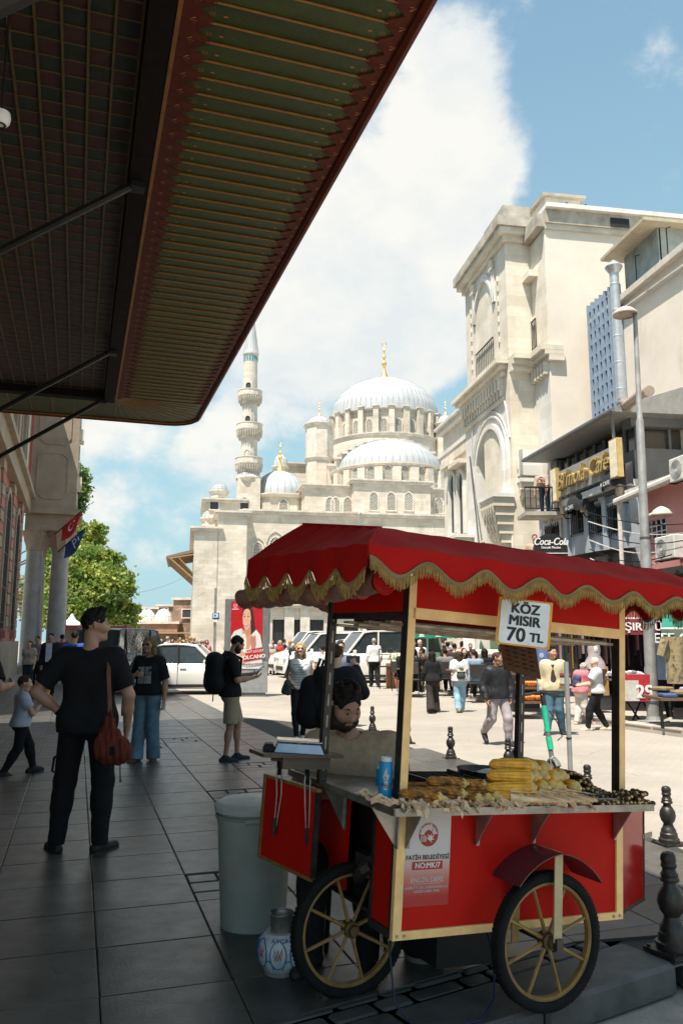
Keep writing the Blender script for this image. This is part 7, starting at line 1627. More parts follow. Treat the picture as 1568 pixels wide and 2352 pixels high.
# ------------------------ street furniture
iron2=mat('bollard_iron',(.045,.040,.036),.38,.55,var=.4,sc=14,bump=.3,bsc=40)
def bollard_parts(h=1.0):
 M1=MB(); M1.lathe([(.075,.03),(.115,.03),(.115,.07),(.10,.08),(.095,.13),(.085,.14),(.082,.17),(.066,.19),(.055,.22),(.052,.235)],n=28)
 M2=MB(); M2.lathe([(.052,.235),(.075,.27),(.088,.32),(.082,.37),(.06,.41),(.045,.43),(.042,.45)],n=32,fn=lambda r,z,a:r*(1+.035*abs(math.sin(6*a))*(1 if .25<z<.42 else 0)))
 M3=MB(); M3.lathe([(.042,.45),(.062,.46),(.066,.475),(.055,.49),(.06,.505),(.048,.52),(.043,.54)],n=28)
 M4=MB(); M4.lathe([(.043,.54),(.05,.55),(.055,.565),(.047,.58),(.053,.60),(.050,.625),(.036,.645),(0,.655)],n=28,fn=lambda r,z,a:r*(1+.03*math.sin(8*a)*(z>.58)))
 b=MB(); b.box((0,0,.015),(.30,.26,.03)); bl=MB(); bl.cyl((0,0,.03),(0,0,.045),.014,n=8)
 return [(n,q.mesh(n,iron2,n != 'base_plate',None,35)) for n,q in (('foot',M1),('vase',M2),('collar',M3),('knob',M4),('base_plate',b))],bl.mesh('bolt',iron2,False)
BP,BLT=bollard_parts()
def bollard(loc,label,sc=.68,rz=0.):
 o=thing('bollard',label,'bollard',loc,rz,'ornate iron bollards along the pavement edge'); o.scale=(sc,)*3
 for n,me in BP:link(n,me,o)
 for sx in (-1,1):
  for sy in (-1,1):link('bolt',BLT,o,MX.Translation((sx*.125,sy*.105,0)))
 return o
for (u,v),lb in zip([(855,1680),(935,1708),(1035,1745),(1168,1783),(1352,1868),(1536,1940)],['iron bollard farthest off in the row, seen left of the cart front post','iron bollard just right of the cart front post','iron bollard alone in the sunlit gap between the cart posts','iron bollard half hidden behind the rear cart post','iron bollard behind the chestnuts and left of the right cart post','sunlit iron bollard at the right edge beyond the cart']):
 bollard(G(u,v),lb,.69 if u<1500 else .70,.3)
bollard(G(1547,2196)+V((0,0,.018)),'large dark iron bollard in the shade at the pavement corner',.77,.5)
bollard(G(82,1606),'dark iron bollard on the left pavement beside the walking couple',.72,.3)
galvp=mat('lamp_post_grey',(.30,.30,.29),.5,.3,var=.25,sc=4,stain=((.42,.42,.4),6,.6))
lb_=G(1500,1672); lb_.z=.12
lp=thing('street_lamp','tall grey street lamp with round hood and a second lower lamp head','street lamp',lb_)
zt=at(1455,722,lb_.y).z; tx_=at(1457,722,lb_.y).x; P0=lb_; P1=V((tx_,lb_.y,zt)); LPp=lambda f:P0+(P1-P0)*f
b=MB(); b.tube([LPp(0),LPp(.18),LPp(.42),LPp(.44),LPp(.72),LPp(.73),LPp(1)],[.115,.11,.10,.085,.075,.055,.045],14); b.build('post',galvp,lp,True,True,60)
b=MB(); b.lathe([(.30,0),(.30,.02),(.14,.03),(.12,.10)],c=tuple(lb_),n=12); b.build('base_flange',galvp,lp)
for f in (.045,.075,.30,.43):b=MB(); c_=LPp(f); b.lathe([(.115-f*.06,-.03),(.128-f*.06,-.02),(.128-f*.06,.02),(.115-f*.06,.03)],c=tuple(c_),n=14); b.build('band',mat('band_dark',(.1,.1,.1),.5,.4),lp)
def lamp_head(c,r,par):
 b=MB(); b.lathe([(r,0),(r*.98,.03),(r*.7,.10),(r*.3,.15),(0,.17)],c=tuple(c),n=28); o=b.build('hood',mat('lamp_hood',(.50,.44,.36),.6,var=.2),par,True,True,40)
 b=MB(); b.lathe([(0,.01),(r*.45,.01),(r*.5,.02),(r*.97,.004),(r,-.02),(r*1.01,0)],c=tuple(c),n=28); b.build('reflector',mat('lamp_inner',(.32,.26,.2),.4),o,True,True,30)
hc_=at(1434,722,lb_.y); lamp_head(hc_,.24,lp); b=MB(); b.tube([P1+V((0,0,-.1)),P1+V((-.02,0,.04)),hc_+V((.15,0,.06))],.03,8); b.build('arm',galvp,lp)
h2_=at(1518,1182,lb_.y); lamp_head(h2_,.20,lp); b=MB(); b.tube([LPp((h2_.z-.12)/zt),h2_+V((-.1,0,.04))],.035,8); b.build('arm',galvp,lp)
b=MB(); b.lathe([(.113,0),(.113,.32)],c=tuple(LPp(.225)),n=14); b.build('sticker',mat('sticker_blue',(.25,.42,.5),.5),lp)
gp=G(1310,1800); po=thing('signpost','bare grey steel post standing behind the chestnuts next to the scooter','post',gp); pt=at(1299,1520,gp.y)
b=MB(); b.tube([gp,V((pt.x,pt.y,pt.z))],.028,12); b.build('pole',galvp,po,True); b=MB(); b.lathe([(.032,.5),(.036,.51),(.032,.52)],c=tuple(gp),n=10); b.build('clamp',iron,po)
# electric scooter
sc0=G(1272,1795); st=thing('electric_scooter','green and black electric kick scooter parked behind the chestnuts','scooter',sc0,R(14))
tq=mat('scooter_green',(.02,.42,.24),.35,bump=0); sbk=mat('scooter_black',(.02,.02,.022),.45); sgr=mat('scooter_grey',(.13,.14,.13),.5)
b=MB(); b.tube([(0,0,.12),(-.015,.05,.42),(-.035,.10,.80)],[.03,.028,.028],10); b.build('stem',sgr,st,True,False)
b=MB(); b.tube([(-.01,.035,.36),(-.02,.06,.50)],.036,10); b.build('stem_wrap',tq,st,True,False)
b=MB(); b.tube([(-.022,.07,.56),(-.036,.11,.86)],.034,10); b.build('stem_wrap',tq,st,True,False)
b=MB(); b.tube([(-.036,.11,.86),(-.045,.125,.98)],.03,10); b.build('head_tube',sbk,st,True,False)
b=MB(); b.tube([(-.27,.10,.99),(-.14,.12,1.01),(-.04,.125,1.0),(.08,.12,1.0),(.21,.10,.96)],.014,8); b.build('handlebar',sbk,st,True,False)
for x in (-.26,.20):b=MB(); b.tube([(x-.05,.10,.99 if x<0 else .965),(x+.05,.105,.995 if x<0 else .97)],.019,8); b.build('grip',sbk,st,True,False)
b=MB(); b.bbox((-.04,.11,1.02),(.09,.05,.04),.01); b.build('display',sbk,st,False,False)
for y in (0,.95):
 b=MB(); M_=MX.Rotation(R(90),3,'Y'); b.lathe([(.09,-.02),(.112,-.024),(.12,0),(.112,.024),(.09,.02),(.09,-.02)],c=(0,y,.12),n=24,mtx=M_); w=b.build('wheel',rubber,st,True,False); b=MB(); b.cyl((-.03,y,.12),(.03,y,.12),.05,n=14); b.build('hub',sgr,w,False,False)
 b=MB(); b.tube([(0,y+.135*math.cos(a),.12+.135*math.sin(a)) for a in [R(30+15*k) for k in range(9)]],[.02]*9,6,flat=1.8); b.build('mudguard',sgr,w,True,False)
for sx in (-1,1):b=MB(); b.tube([(sx*.03,0,.12),(sx*.035,0,.26),(0,.0,.28)],.012,6); b.build('fork',mat('fork_grey',(.3,.3,.3),.4,.4),st,True,False)
b=MB(); b.bbox((0,.5,.14),(.16,.72,.05),.015); b.build('deck',sbk,st,False,False)
b=MB(); b.tube([(.02,.1,.8),(.10,.05,.66),(.16,.06,.5),(.12,.1,.45)],.007,5); b.build('brake_cable',iron,st,True,False)
# advertising light box
AY=23.4; ac0=G(566,1600); ax=thing('advertising_panel','grey street poster case showing a laughing woman with an ice cream on red','billboard',ac0)
af_=Fr(V((ac0.x,ac0.y,0)),V((1,.04,0)),V((.04,-1,0))); pz=lambda u,v:af_.px(u,v,.1)
t0,z1_=pz(519,1376); t1,z0_=pz(613,1602); casem=mat('case_grey',(.16,.17,.17),.5,.2); lean=0
b=MB(); af_.box(b,t0,t1,.12,1.05,-.12,.08); b.build('plinth',mat('case_light',(.24,.25,.25),.5),ax); b=MB(); af_.box(b,t0+.05,t1-.05,.0,.12,-.1,.05); b.build('foot',casem,ax)
b=MB(); af_.box(b,t0-.02,t1+.02,1.05,z1_,-.13,.09); b.build('case',casem,ax)
q0,qz0=pz(528,1536); q1,qz1=pz(604,1382); W_,H_=q1-q0,qz1-qz0
def pf_(x,y,d):return af_(q0+W_*x,qz0+H_*y,.095+d)
def poly(name,pts,col,d,par=None):b=MB(); b.add([pf_(x,y,d) for x,y in pts],[tuple(range(len(pts)))]); return b.build(name,mat('poster_'+name,col,.35,var=.04,bump=0),par or poster)
def ell(cx,cy,rx,ry,n=22,a0=0,a1=360,rot=0):return [(cx+rx*math.cos(a)*math.cos(rot)-ry*math.sin(a)*math.sin(rot)*1,cy+ry*math.sin(a)*math.cos(rot)+rx*math.cos(a)*math.sin(rot)*W_/H_) for a in [R(a0+(a1-a0)*k/n) for k in range(n)]]
b=MB(); b.add([pf_(*p,0) for p in ((0,0),(1,0),(1,1),(0,1))],[(0,1,2,3)]); poster=b.build('poster',mat('poster_red',(.42,.012,.018),.3,var=.1,bump=0),ax)
poly('hair',[(.36,.88),(.42,.94),(.52,.96),(.64,.93),(.70,.85),(.73,.74),(.78,.58),(.88,.42),(.86,.30),(.74,.28),(.64,.34),(.60,.5),(.58,.7),(.38,.78)],(.045,.022,.014),.002)
poly('jacket',[(.0,.30),(.02,.48),(.12,.56),(.34,.60),(.44,.5),(.64,.5),(.80,.58),(.93,.5),(.99,.34),(1,.0),(0,.0)],(.62,.60,.58),.003)
poly('skin',[(.36,.60),(.48,.52),(.62,.54),(.66,.42),(.60,.30),(.42,.28),(.36,.40)],(.55,.27,.17),.004)
poly('neck',[(.44,.64),(.62,.68),(.64,.52),(.5,.48),(.42,.55)],(.46,.22,.14),.005)
poly('face',[(.37,.76),(.38,.68),(.42,.61),(.49,.57),(.55,.59),(.60,.65),(.63,.74),(.62,.84),(.56,.90),(.47,.91),(.40,.87)],(.66,.36,.25),.007)
poly('fringe_hair',[(.36,.80),(.38,.88),(.44,.93),(.56,.945),(.66,.90),(.70,.80),(.66,.70),(.62,.78),(.60,.86),(.52,.905),(.42,.875)],(.05,.024,.016),.009)
poly('smile',ell(.485,.655,.075,.026,18,180,380),(.30,.03,.03),.0095); poly('teeth',ell(.485,.655,.062,.014,18,180,360),(.8,.78,.75),.0105)
for x in (.43,.545):poly('eye',ell(x,.775,.024,.009),(.02,.012,.01),.0095); poly('brow',[(x-.04,.805),(x,.82),(x+.04,.808),(x,.813)],(.05,.025,.016),.0095)
poly('nose_shade',[(.49,.75),(.475,.705),(.505,.70)],(.5,.25,.16),.0095)
poly('ice_cream',[(.36,.28),(.34,.46),(.38,.52),(.46,.52),(.50,.44),(.50,.28),(.44,.10),(.38,.10)],(.72,.66,.56),.011)
for k in range(9):poly('cookie_bit',ell(.37+.11*((k*5) % 7)/7,.14+k*.04,.014,.006,8),(.08,.05,.035),.012)
poly('hand',[(.28,.2),(.36,.26),(.46,.24),(.52,.18),(.46,.08),(.30,.05)],(.58,.3,.2),.0125); poly('raised_hand',[(.66,.30),(.62,.42),(.66,.50),(.72,.47),(.78,.50),(.80,.38),(.76,.28)],(.42,.2,.13),.0125)
poly('badge',[(.05,.87),(.22,.87),(.22,.985),(.05,.985)],(.62,.03,.07),.006); pw=wt_
for sg in (-1,1):b=MB(); b.tube([pf_(.135+sg*x,.93+y,.009) for x,y in ((0,-.03),(.045,.0),(.05,.025),(.03,.032),(.0,.015),(.012,.0))],.006,4); b.build('heart_line',pw,poster)
text('lettering','ALGIDA',pw,af_.mtx(q0+W_*.135,qz0+H_*.885,.105),.055,poster,.001,.001)
Rb=MX.Rotation(R(6),4,'Z'); poly('banner',[(.42,.10),(.99,.15),(.99,.32),(.50,.27)],(.45,.015,.02),.014)
text('lettering','5 KAT LEZZET',pw,af_.mtx(q0+W_*.74,qz0+H_*.255,.112) @ Rb,.095,poster,.001,.0012); text('lettering','VOLCANO',pw,af_.mtx(q0+W_*.70,qz0+H_*.172,.114) @ Rb,.155,poster,.002,.005)
poly('strip',[(.50,.03),(.97,.055),(.97,.095),(.50,.075)],(.55,.5,.46),.014); text('lettering','WHITE & COOKIES',mat('poster_brown',(.1,.03,.02),.5,bump=0),af_.mtx(q0+W_*.735,qz0+H_*.064,.112) @ MX.Rotation(R(3),4,'Z'),.075,poster,.001,.001)
# bus stop sign
bs=thing('bus_stop_sign','blue and white bus stop sign on a thin pole left of the poster case','sign',at(492,1540,34)); c_=at(496,1415,34); s_=34/FPX
b=MB(); b.tube([V((c_.x-.06,34.1,0)),V((c_.x-.06,34.1,c_.z+1.2))],.04,6); b.build('pole',galvp,bs); b=MB(); b.box(c_,(15*s_,.04,15*s_)); b.build('blue_plate',mat('sign_blue',(.02,.16,.45),.5,bump=0),bs)
b=MB(); b.box(c_+V((0,-.03,.02)),(11*s_,.02,9*s_)); b.build('white_field',pw,bs); b=MB(); b.box(c_+V((-.03,-.045,.03)),(5*s_,.01,4*s_)); b.tube([c_+V((.1,-.045,.12)),c_+V((.12,-.045,-.02)),c_+V((.06,-.045,-.1))],.015,4); b.build('bus_icon',mat('sign_blue',(.02,.16,.45),.5,bump=0),bs)
b=MB(); b.box(c_+V((0,0,-.2)),(14*s_,.03,5*s_)); b.build('small_plate',pw,bs)
# small street lamp before the mosque
sl=thing('street_lamp','small arm lamp post rising behind the cart canopy before the mosque','street lamp',G(830,1520)); c_=at(828,1178,55); b=MB(); b.tube([V((c_.x,55,0)),V((c_.x,55,c_.z))],.07,6); b.build('post',galvp,sl); b=MB(); b.box(c_+V((-.7,0,.0)),(1.0,.4,.12)); b.build('head',mat('lamp_hood',(.50,.44,.36),.6),sl)
# white market tents and red-roofed stall far left
for u,v0,v1,w,c3,lb in ((165,1410,1436,32,(.72,.7,.66),'white pointed market tent under the far trees'),(196,1412,1434,16,(.7,.68,.64),'smaller white market tent right of the pointed one')):
 c_=at(u,v1,50); s_=50/FPX; mt2=thing('market_tent',lb,'tent',(c_.x,50,0)); b=MB(); b.lathe([(w*s_,c_.z),(w*s_*.35,c_.z+(v1-v0)*s_*.45),(.03,c_.z+(v1-v0)*s_)],c=(c_.x,50,0),n=4,a0=R(45),a1=R(405)); b.build('roof',mat('tent_white',c3,.8),mt2)
 for sx in (-1,1):
  for sy in (-1,1):b=MB(); b.tube([V((c_.x+sx*w*s_*.68,50+sy*w*s_*.68,0)),V((c_.x+sx*w*s_*.68,50+sy*w*s_*.68,c_.z))],.03,4); b.build('leg',galvp,mt2)
for u0,u1,v,Y,lb in ((140,190,1440,44,'orange-red kiosk awning below the white tents'),(244,300,1442,46,'red kiosk awning behind the dark van')):
 a,c=at(u0,v,Y),at(u1,v,Y); kk=thing('kiosk',lb,'kiosk',((a.x+c.x)/2,Y,0)); b=MB(); b.box(((a.x+c.x)/2,Y,a.z),(c.x-a.x,1.6,.16)); b.build('awning',redaw,kk); b=MB(); b.box(((a.x+c.x)/2,Y+.5,a.z/2),((c.x-a.x)*.9,.8,a.z-.2)); b.build('booth',mat('booth_grey',(.2,.17,.15),.7),kk)
 # festoon light strings across the square
for k in range(2):
 p0,p1=at(-50,1290+k*90,40),at(470,1300+k*60,80); fs=tag(MB().tube([p0+(p1-p0)*i/30+V((0,0,-2.2*math.sin(math.pi*i/30))) for i in range(31)],.014,3).build('light_string',mat('string_wire',(.25,.24,.2),.6),None),['upper thin string of festoon lights crossing before the trees','lower thin string of festoon lights crossing before the trees'][k],'light string')
 # ------------------------ vehicles
def car(label,kind,c,rz,paint,L=4.5,W=1.78,H=1.47,group='cars'):
 t=thing('car' if kind != 'van' else 'van',label,'car' if kind != 'van' else 'van',c,rz,group)
 pm=mat('paint_'+paint[0],paint[1],.22,.1,var=.03,sc=1,bump=0,spec=.6); gm=mat('car_glass',(.035,.045,.05),.08,bump=0); bk=mat('car_black',(.015,.015,.016),.5)
 # profiles along x (front = +x): belt, roof
 if kind=='sedan':hood,belt,wsx,rfx0,rfx1,rwx,tail=.72,.93,.95,.35,-.85,-1.62,.98
 elif kind=='suv':hood,belt,wsx,rfx0,rfx1,rwx,tail=.98,1.08,1.1,.5,-1.7,-2.15,1.1
 else:hood,belt,wsx,rfx0,rfx1,rwx,tail=1.0,1.15,1.55,.85,-2.25,-2.42,1.2
 h=L/2; hw=W/2
 def ztop(x):
  return float(np.interp(x,[-h,-h+.12,rwx-.1,wsx+.1,h-.5,h-.08,h],[belt*.72,tail*.98,tail,belt,hood+.04,hood*.85,.5]))
 wx=(h-.88,-h+.92); rw=.33 if kind != 'van' else .35
 def zbot(x):return max([.20]+[rw+math.sqrt(max(0,(rw+.05)**2-(x-a)**2)) if abs(x-a)<rw+.05 else .2 for a in wx])
 xs=sorted(set([-h,-h+.04,h,h-.04]+list(np.linspace(-h+.12,h-.12,56))+[a+q*(rw+.052) for a in wx for q in (-1,1)]))
 b=MB(); secs=[]
 for x in xs:
  e=min(1,((h-abs(x))/.35))**.4 if abs(x)>h-.35 else 1; w=hw*(.80+.20*e); zb,zt_=zbot(x),ztop(x); zt_=max(zt_,zb+.02)
  secs.append([(x,s_*w*k,zb+(zt_-zb)*f) for s_ in (1,) for k,f in ((.3,0),(.96,0),(1.0,.25),(1.0,.55),(.975,.85),(.90,.97),(.5,1.03 if x>wsx else 1.0),(0,1.04 if x>wsx else 1.))])
 n=8; vs=[]
 for sc_ in secs:vs+=sc_+[(x,-y,z) for x,y,z in sc_]
 fs=[]
 for i in range(len(secs)-1):
  for k in range(n-1):
   a,c_=i*2*n+k,(i+1)*2*n+k; fs.append((a,a+1,c_+1,c_)); a+=n; c_+=n; fs.append((a,c_,c_+1,a+1))
 for i in (0,len(secs)-1):o=i*2*n; f=list(range(o,o+n))+list(range(o+2*n-1,o+n-1,-1)); fs.append(tuple(f))
 b.add(vs,fs); body=b.build('body',pm,t,True,False,35)
 b=MB(); b.box((0,0,.3),(L-.3,W*.8,.25)); b.build('underbody',bk,t,False,False)
 # cabin
 tw_=hw*(.74 if kind=='sedan' else .80 if kind=='suv' else .88)
 b=MB(); R0=[(wsx,hw*.90,belt-.02),(rfx0,tw_,H-.04),(rfx0-.3,tw_,H),((rfx0+rfx1)/2,tw_,H+.01),(rfx1,tw_,H-.02),(rwx,hw*.88,tail-.02)]
 low=lambda x:(x,hw*.93,belt-.03)
 top=[(rfx0+.02,tw_,H-.05),(rfx0-.35,tw_,H),((rfx0+rfx1)/2,tw_,H+.01),(rfx1+.2,tw_,H),(rfx1,tw_,H-.05)]
 g_=MB(); A=(wsx,hw*.9,belt-.03); B=(rwx,hw*.88,tail-.03)
 for s_ in (1,-1):
  pts=[A]+top+[B]; g_.add([(x,s_*y,z) for x,y,z in pts],[tuple(range(7)) if s_<0 else tuple(range(6,-1,-1))])
 m_=lambda p:(p[0],-p[1],p[2])
 g_.add([A,m_(A),m_(top[0]),top[0]],[(0,1,2,3)]); g_.add([B,m_(B),m_(top[4]),top[4]],[(3,2,1,0)]); gl=g_.build('windows',gm,t,False,False)
 b=MB();
 for p,q in zip(top,top[1:]):b.add([(p[0],p[1]*1.0,p[2]+.005),(p[0],p[1]*.6,p[2]+.035),(p[0],-p[1]*.6,p[2]+.035),m_((p[0],p[1],p[2]+.005)),(q[0],q[1],q[2]+.005),(q[0],q[1]*.6,q[2]+.035),(q[0],-q[1]*.6,q[2]+.035),m_((q[0],q[1],q[2]+.005))],[(0,1,5,4),(1,2,6,5),(2,3,7,6)])
 b.build('roof',pm,t,True,False,50)
 for s_ in (1,-1):
  for pp,qq in ((A,top[0]),(B,top[4])):b=MB(); b.tube([(pp[0],s_*pp[1],pp[2]),(qq[0],s_*qq[1],qq[2])],.045,6); b.build('pillar',pm,t,True,False)
  b=MB(); b.tube([(x,s_*(y+.003),z) for x,y,z in top],.028,6); b.build('roof_rail',pm,t,True,False)
  mids=((rfx0+rfx1)/2+.1,) if kind=='sedan' else ((rfx0-.55),(rfx1+.5))
  for x in mids:b=MB(); b.tube([(x,s_*hw*.935,belt-.03),(x-.03,s_*(tw_+.01),H-.01)],.035,6); b.build('pillar',bk if kind=='sedan' else pm,t,True,False)
  for x in [(rfx0+rfx1)/2+.1+q for q in (-1.0,0,1.05)]:b=MB(); b.box((x,s_*(hw+.001),.62),(.012,.012,.62)); b.build('door_gap',bk,t,False,False)
  for q in (-.75,.25):b=MB(); b.bbox(((rfx0+rfx1)/2+q,s_*(hw+.018),.84),(.2,.03,.028),.01); b.build('door_handle',pm,t,False,False)
  b=MB(); b.bbox((wsx-.25,s_*(hw+.09),belt+.05),(.12,.18,.14),.03); b.build('mirror',pm,t,False,False)
  b=MB(); b.box((0,s_*(hw+.002),.27),(L-2.4,.02,.09)); b.build('sill',bk,t,False,False)
  b=MB(); b.box((h-.12,s_*hw*.68,hood*.78),(.2,.36,.13),s_*-.3); b.build('headlight',mat('headlight',(.5,.52,.55),.1,.3,bump=0),t,False,False)
  b=MB(); b.box((-h+.10,s_*hw*.72,tail*.80),(.22,.38,.15),s_*.3); b.build('tail_light',mat('tail_light',(.35,.01,.01),.2,bump=0),t,False,False)
  for x in wx:
   b=MB(); M_=MX.Rotation(R(90),3,'X'); c_=(x,s_*(hw-.11),rw); b.lathe([(rw-.11,-.1),(rw-.02,-.11),(rw,-.07),(rw,.07),(rw-.02,.11),(rw-.11,.1)],c=c_,n=28,mtx=M_); wh=b.build('wheel',rubber,t,True,False)
   b=MB(); b.lathe([(rw-.10,.09),(rw-.13,.04),(.06,.05),(0,.06)],c=c_,n=28,mtx=M_ if s_<0 else MX.Rotation(R(-90),3,'X')); rm=b.build('rim',mat('alloy',(.4,.4,.41),.35,.7,bump=0),wh,True,False)
   for k in range(5):a=2*math.pi*k/5; b=MB(); b.box((x+.12*math.cos(a),s_*(hw-.03),rw+.12*math.sin(a)),(.035,.03,.17),mtx=MX.Rotation(-a+R(90),4,'Y')); b.build('spoke',mat('alloy',(.4,.4,.41),.35,.7,bump=0),rm,False,False)
 b=MB(); b.box((h-.02,0,.42),(.08,W*.7,.16)); b.build('grille',bk,t,False,False); b=MB(); b.box((-h,0,.55),(.03,.5,.11)); b.build('number_plate',pw,t,False,False)
 return t
WHT=('white',(.72,.70,.66)); y_=25.6
cx_=(at(266,1500,y_).x+at(596,1500,y_).x)/2; car('white sedan standing across the square behind the woman in jeans','sedan',(cx_,y_,0),R(2),WHT,4.55,1.8,1.50)
car('dark navy van seen behind the black shirted man','van',(at(276,1500,31).x,32,0),R(78),('navy',(.012,.025,.035)),4.8,1.9,2.05)
for u,Y,kd,rz,H_c,lb in ((735,40,'van',198,2.05,'white van parked farthest left in the row before the mosque'),(765,37,'van',197,1.95,'white minivan parked second in the row, partly behind the rear cart post'),(812,35.5,'suv',197,1.66,'low white car between the minivan and the large white van'),(868,32.5,'van',196,1.98,'large white van with dark side windows behind the man in white shirt')):
 car(lb,kd,(at(u,1500,Y).x,Y,0),R(rz),WHT,5.0 if kd=='van' else 4.4,1.95,H_c,'white vans parked before the mosque')
 # ------------------------ people
blk=cloth('black',(.012,.012,.014)); bkt=cloth('black_trouser',(.010,.010,.012),sc=20); wht=cloth('white',(.62,.62,.62)); jean=cloth('jeans',(.13,.22,.29),var=.3,sc=5); ljean=cloth('light_jeans',(.24,.38,.48),var=.25,sc=5)
dj=cloth('dark_jeans',(.03,.045,.07),var=.3); grey=cloth('grey',(.16,.155,.16)); bei=cloth('beige',(.34,.27,.19)); navy=cloth('navy',(.02,.03,.07)); tshb=cloth('taupe',(.47,.335,.22),sc=30)
sbl,swh,sbr=cloth('shoe_black',(.02,.02,.022),.5),cloth('shoe_sole_white',(.55,.53,.5),.6),cloth('shoe_brown',(.10,.045,.02),.5)
def PP(label,uf,vf,vh,face,Y=None,H=None,**k):
 loc=G(uf,vf) if Y is None else V((at(uf,1471,Y).x,Y,0)); hh=H or at(uf,vh,loc.y).z
 return person(label,loc,R(face),H=hh,**k)
 # 1. man with his back to us
m1=PP('man in loose black T-shirt and black trousers seen from behind, left hand on hip',187,1960,1402,3,sk='mid',top=blk,bot=bkt,shoe=(sbl,sbr),style='quiff',build=1.04,loose=.014,loosel=.020,headyaw=R(-68),hem=.86,hs=1.04,pose=dict(ell=(-.365,-.07,1.15),wrl=(-.19,.0,.99),hdl=(.75,.3,-.35),pnl=(0,1,0),elr=(.295,.0,1.12),wrr=(.27,.10,.88),hdr=(-.1,.3,-1),anl=(-.175,-.03,.085),knl=(-.15,.03,.50),anr=(.13,-.02,.085),knr=(.125,.03,.50),ftl=(-.55,.8,0),ftr=(.5,.8,0),slen=.80,head=(.012,.03,1.635)))
J1=JO[m1.name]; bagm=cloth('rust_canvas',(.13,.028,.016),sc=6,var=.3,bump=.5,bsc=8,bd=.02); s1=J1[2]
bag=thing('sling_bag','rust red canvas sling bag hanging at the right hip of the man in black','bag',mtx=mw(m1))
D=SDF((.02,-.35,.55),(.5,.2,1.25),.009); D.cap((.20*s1,-.20,.80),(.27*s1,-.19,.79),.105,k=.04,sc=(1,.62,1)); D.cap((.20*s1,-.195,.90),(.195*s1,-.16,1.1),.075,.018,k=.05,sc=(1,.5,1)); D.fold(.005,9,60); link('pouch',D.mesh('pouch',bagm),bag)
stp=cloth('rust_strap',(.15,.07,.035)); b=MB(); b.tube([(.195*s1,-.165,1.08),(.19*s1,-.175,1.2),(.17*s1,-.15,1.36),(.155*s1,-.085,1.475),(.13*s1,.02,1.51)],[.024]*5,8,flat=.25); b.build('strap',stp,bag,True,False)
b=MB(); b.box((.24*s1,-.262,.80),(.05,.006,.06),R(-5)); b.build('patch',blk,bag,False,False); b=MB(); b.tube([(.31,-.2,.70),(.315,-.2,.62),(.32,-.2,.56)],[.005,.005,.01],6); b.build('zip_pull',stp,bag,False,False)
b=MB(); w_=J1[0]['wrl']; b.lathe([(.034,-.015),(.040,-.012),(.040,.012),(.034,.015)],c=tuple(w_-(w_-J1[0]['ell'])*.12),n=16,mtx=V(w_-J1[0]['ell']).to_track_quat('Z','Y').to_matrix()); b.build('wristwatch',blk,m1,True,False)
b=MB(); b.tube([(-.16,.0,.78),(-.24,-.02,.72),(-.25,-.02,.62),(-.20,-.02,.60),(-.17,-.02,.63)],.010,6,flat=1.6); b.build('hanging_strap',blk,m1,True,False)
# 2. woman in jeans
m2=PP('blonde woman in sunglasses, black printed T-shirt and wide jeans walking towards the camera',334,1750,1463,172,female=True,sk='tan',top=blk,bot=jean,shoe=(cloth('sandal',(.12,.06,.035)),),hair='dkblond',style='bob',glasses=True,loose=.018,loosel=.026,flare=.03,hem=.93,headyaw=R(-12),build=1.0,pose=dict(elr=(.26,.02,1.17),wrr=(.15,.17,1.21),hdr=(-.8,.3,.1),pnr=(0,-1,0),ell=(-.24,-.04,1.12),wrl=(-.27,.06,.87),hdl=(0,.2,-1),anr=(.10,.1,.085),anl=(-.11,-.02,.085),slen=.9))
pt_=thing('tote_bag','grey woven tote bag on the shoulder of the woman in jeans','bag',mtx=mw(m2)); b=MB(); b.grid(8,8,lambda s,f:V((.24+.03*math.sin(f*3),-.10+.28*s,.62+.42*f*(1-.15*math.sin(s*math.pi))))); b.grid(8,8,lambda s,f:V((.28+.02*math.sin(f*3+1),.18-.28*s,.62+.42*f))); b.build('pouch',cloth('woven_grey',(.12,.12,.12),sc=60),pt_,True,False); b=MB(); b.tube([(.26,-.05,1.0),(.2,.0,1.40),(.17,.03,1.44),(.2,.07,1.36),(.26,.12,1.0)],.010,6); b.build('strap',grey,pt_,True,False)
b=MB(); fy=lambda x,z:V((x,.155-.9*x*x,z))
for i in range(2):
 for j in range(2):
  x0,z0=(-.095+i*.097),1.05+j*.117; b=MB(); b.grid(4,2,lambda s,f:fy(x0+.09*s,z0+.11*f)); o=b.build('shirt_print',cloth(f'print{i}{j}',[(.30,.30,.29),(.2,.2,.2),(.24,.24,.24),(.34,.34,.33)][i*2+j],sc=45,var=.8),m2,True,False)
cu_=thing('plastic_cup','clear plastic cup held low by the woman in jeans','cup',mtx=mw(m2) @ MX.Translation((-.28,.13,.74))); b=MB(); b.lathe([(.025,-.04),(.032,.04)],n=16); b.build('cup',mat('clear_cup',(.6,.6,.6),.1,bump=0,alpha=.5),cu_,True,False)
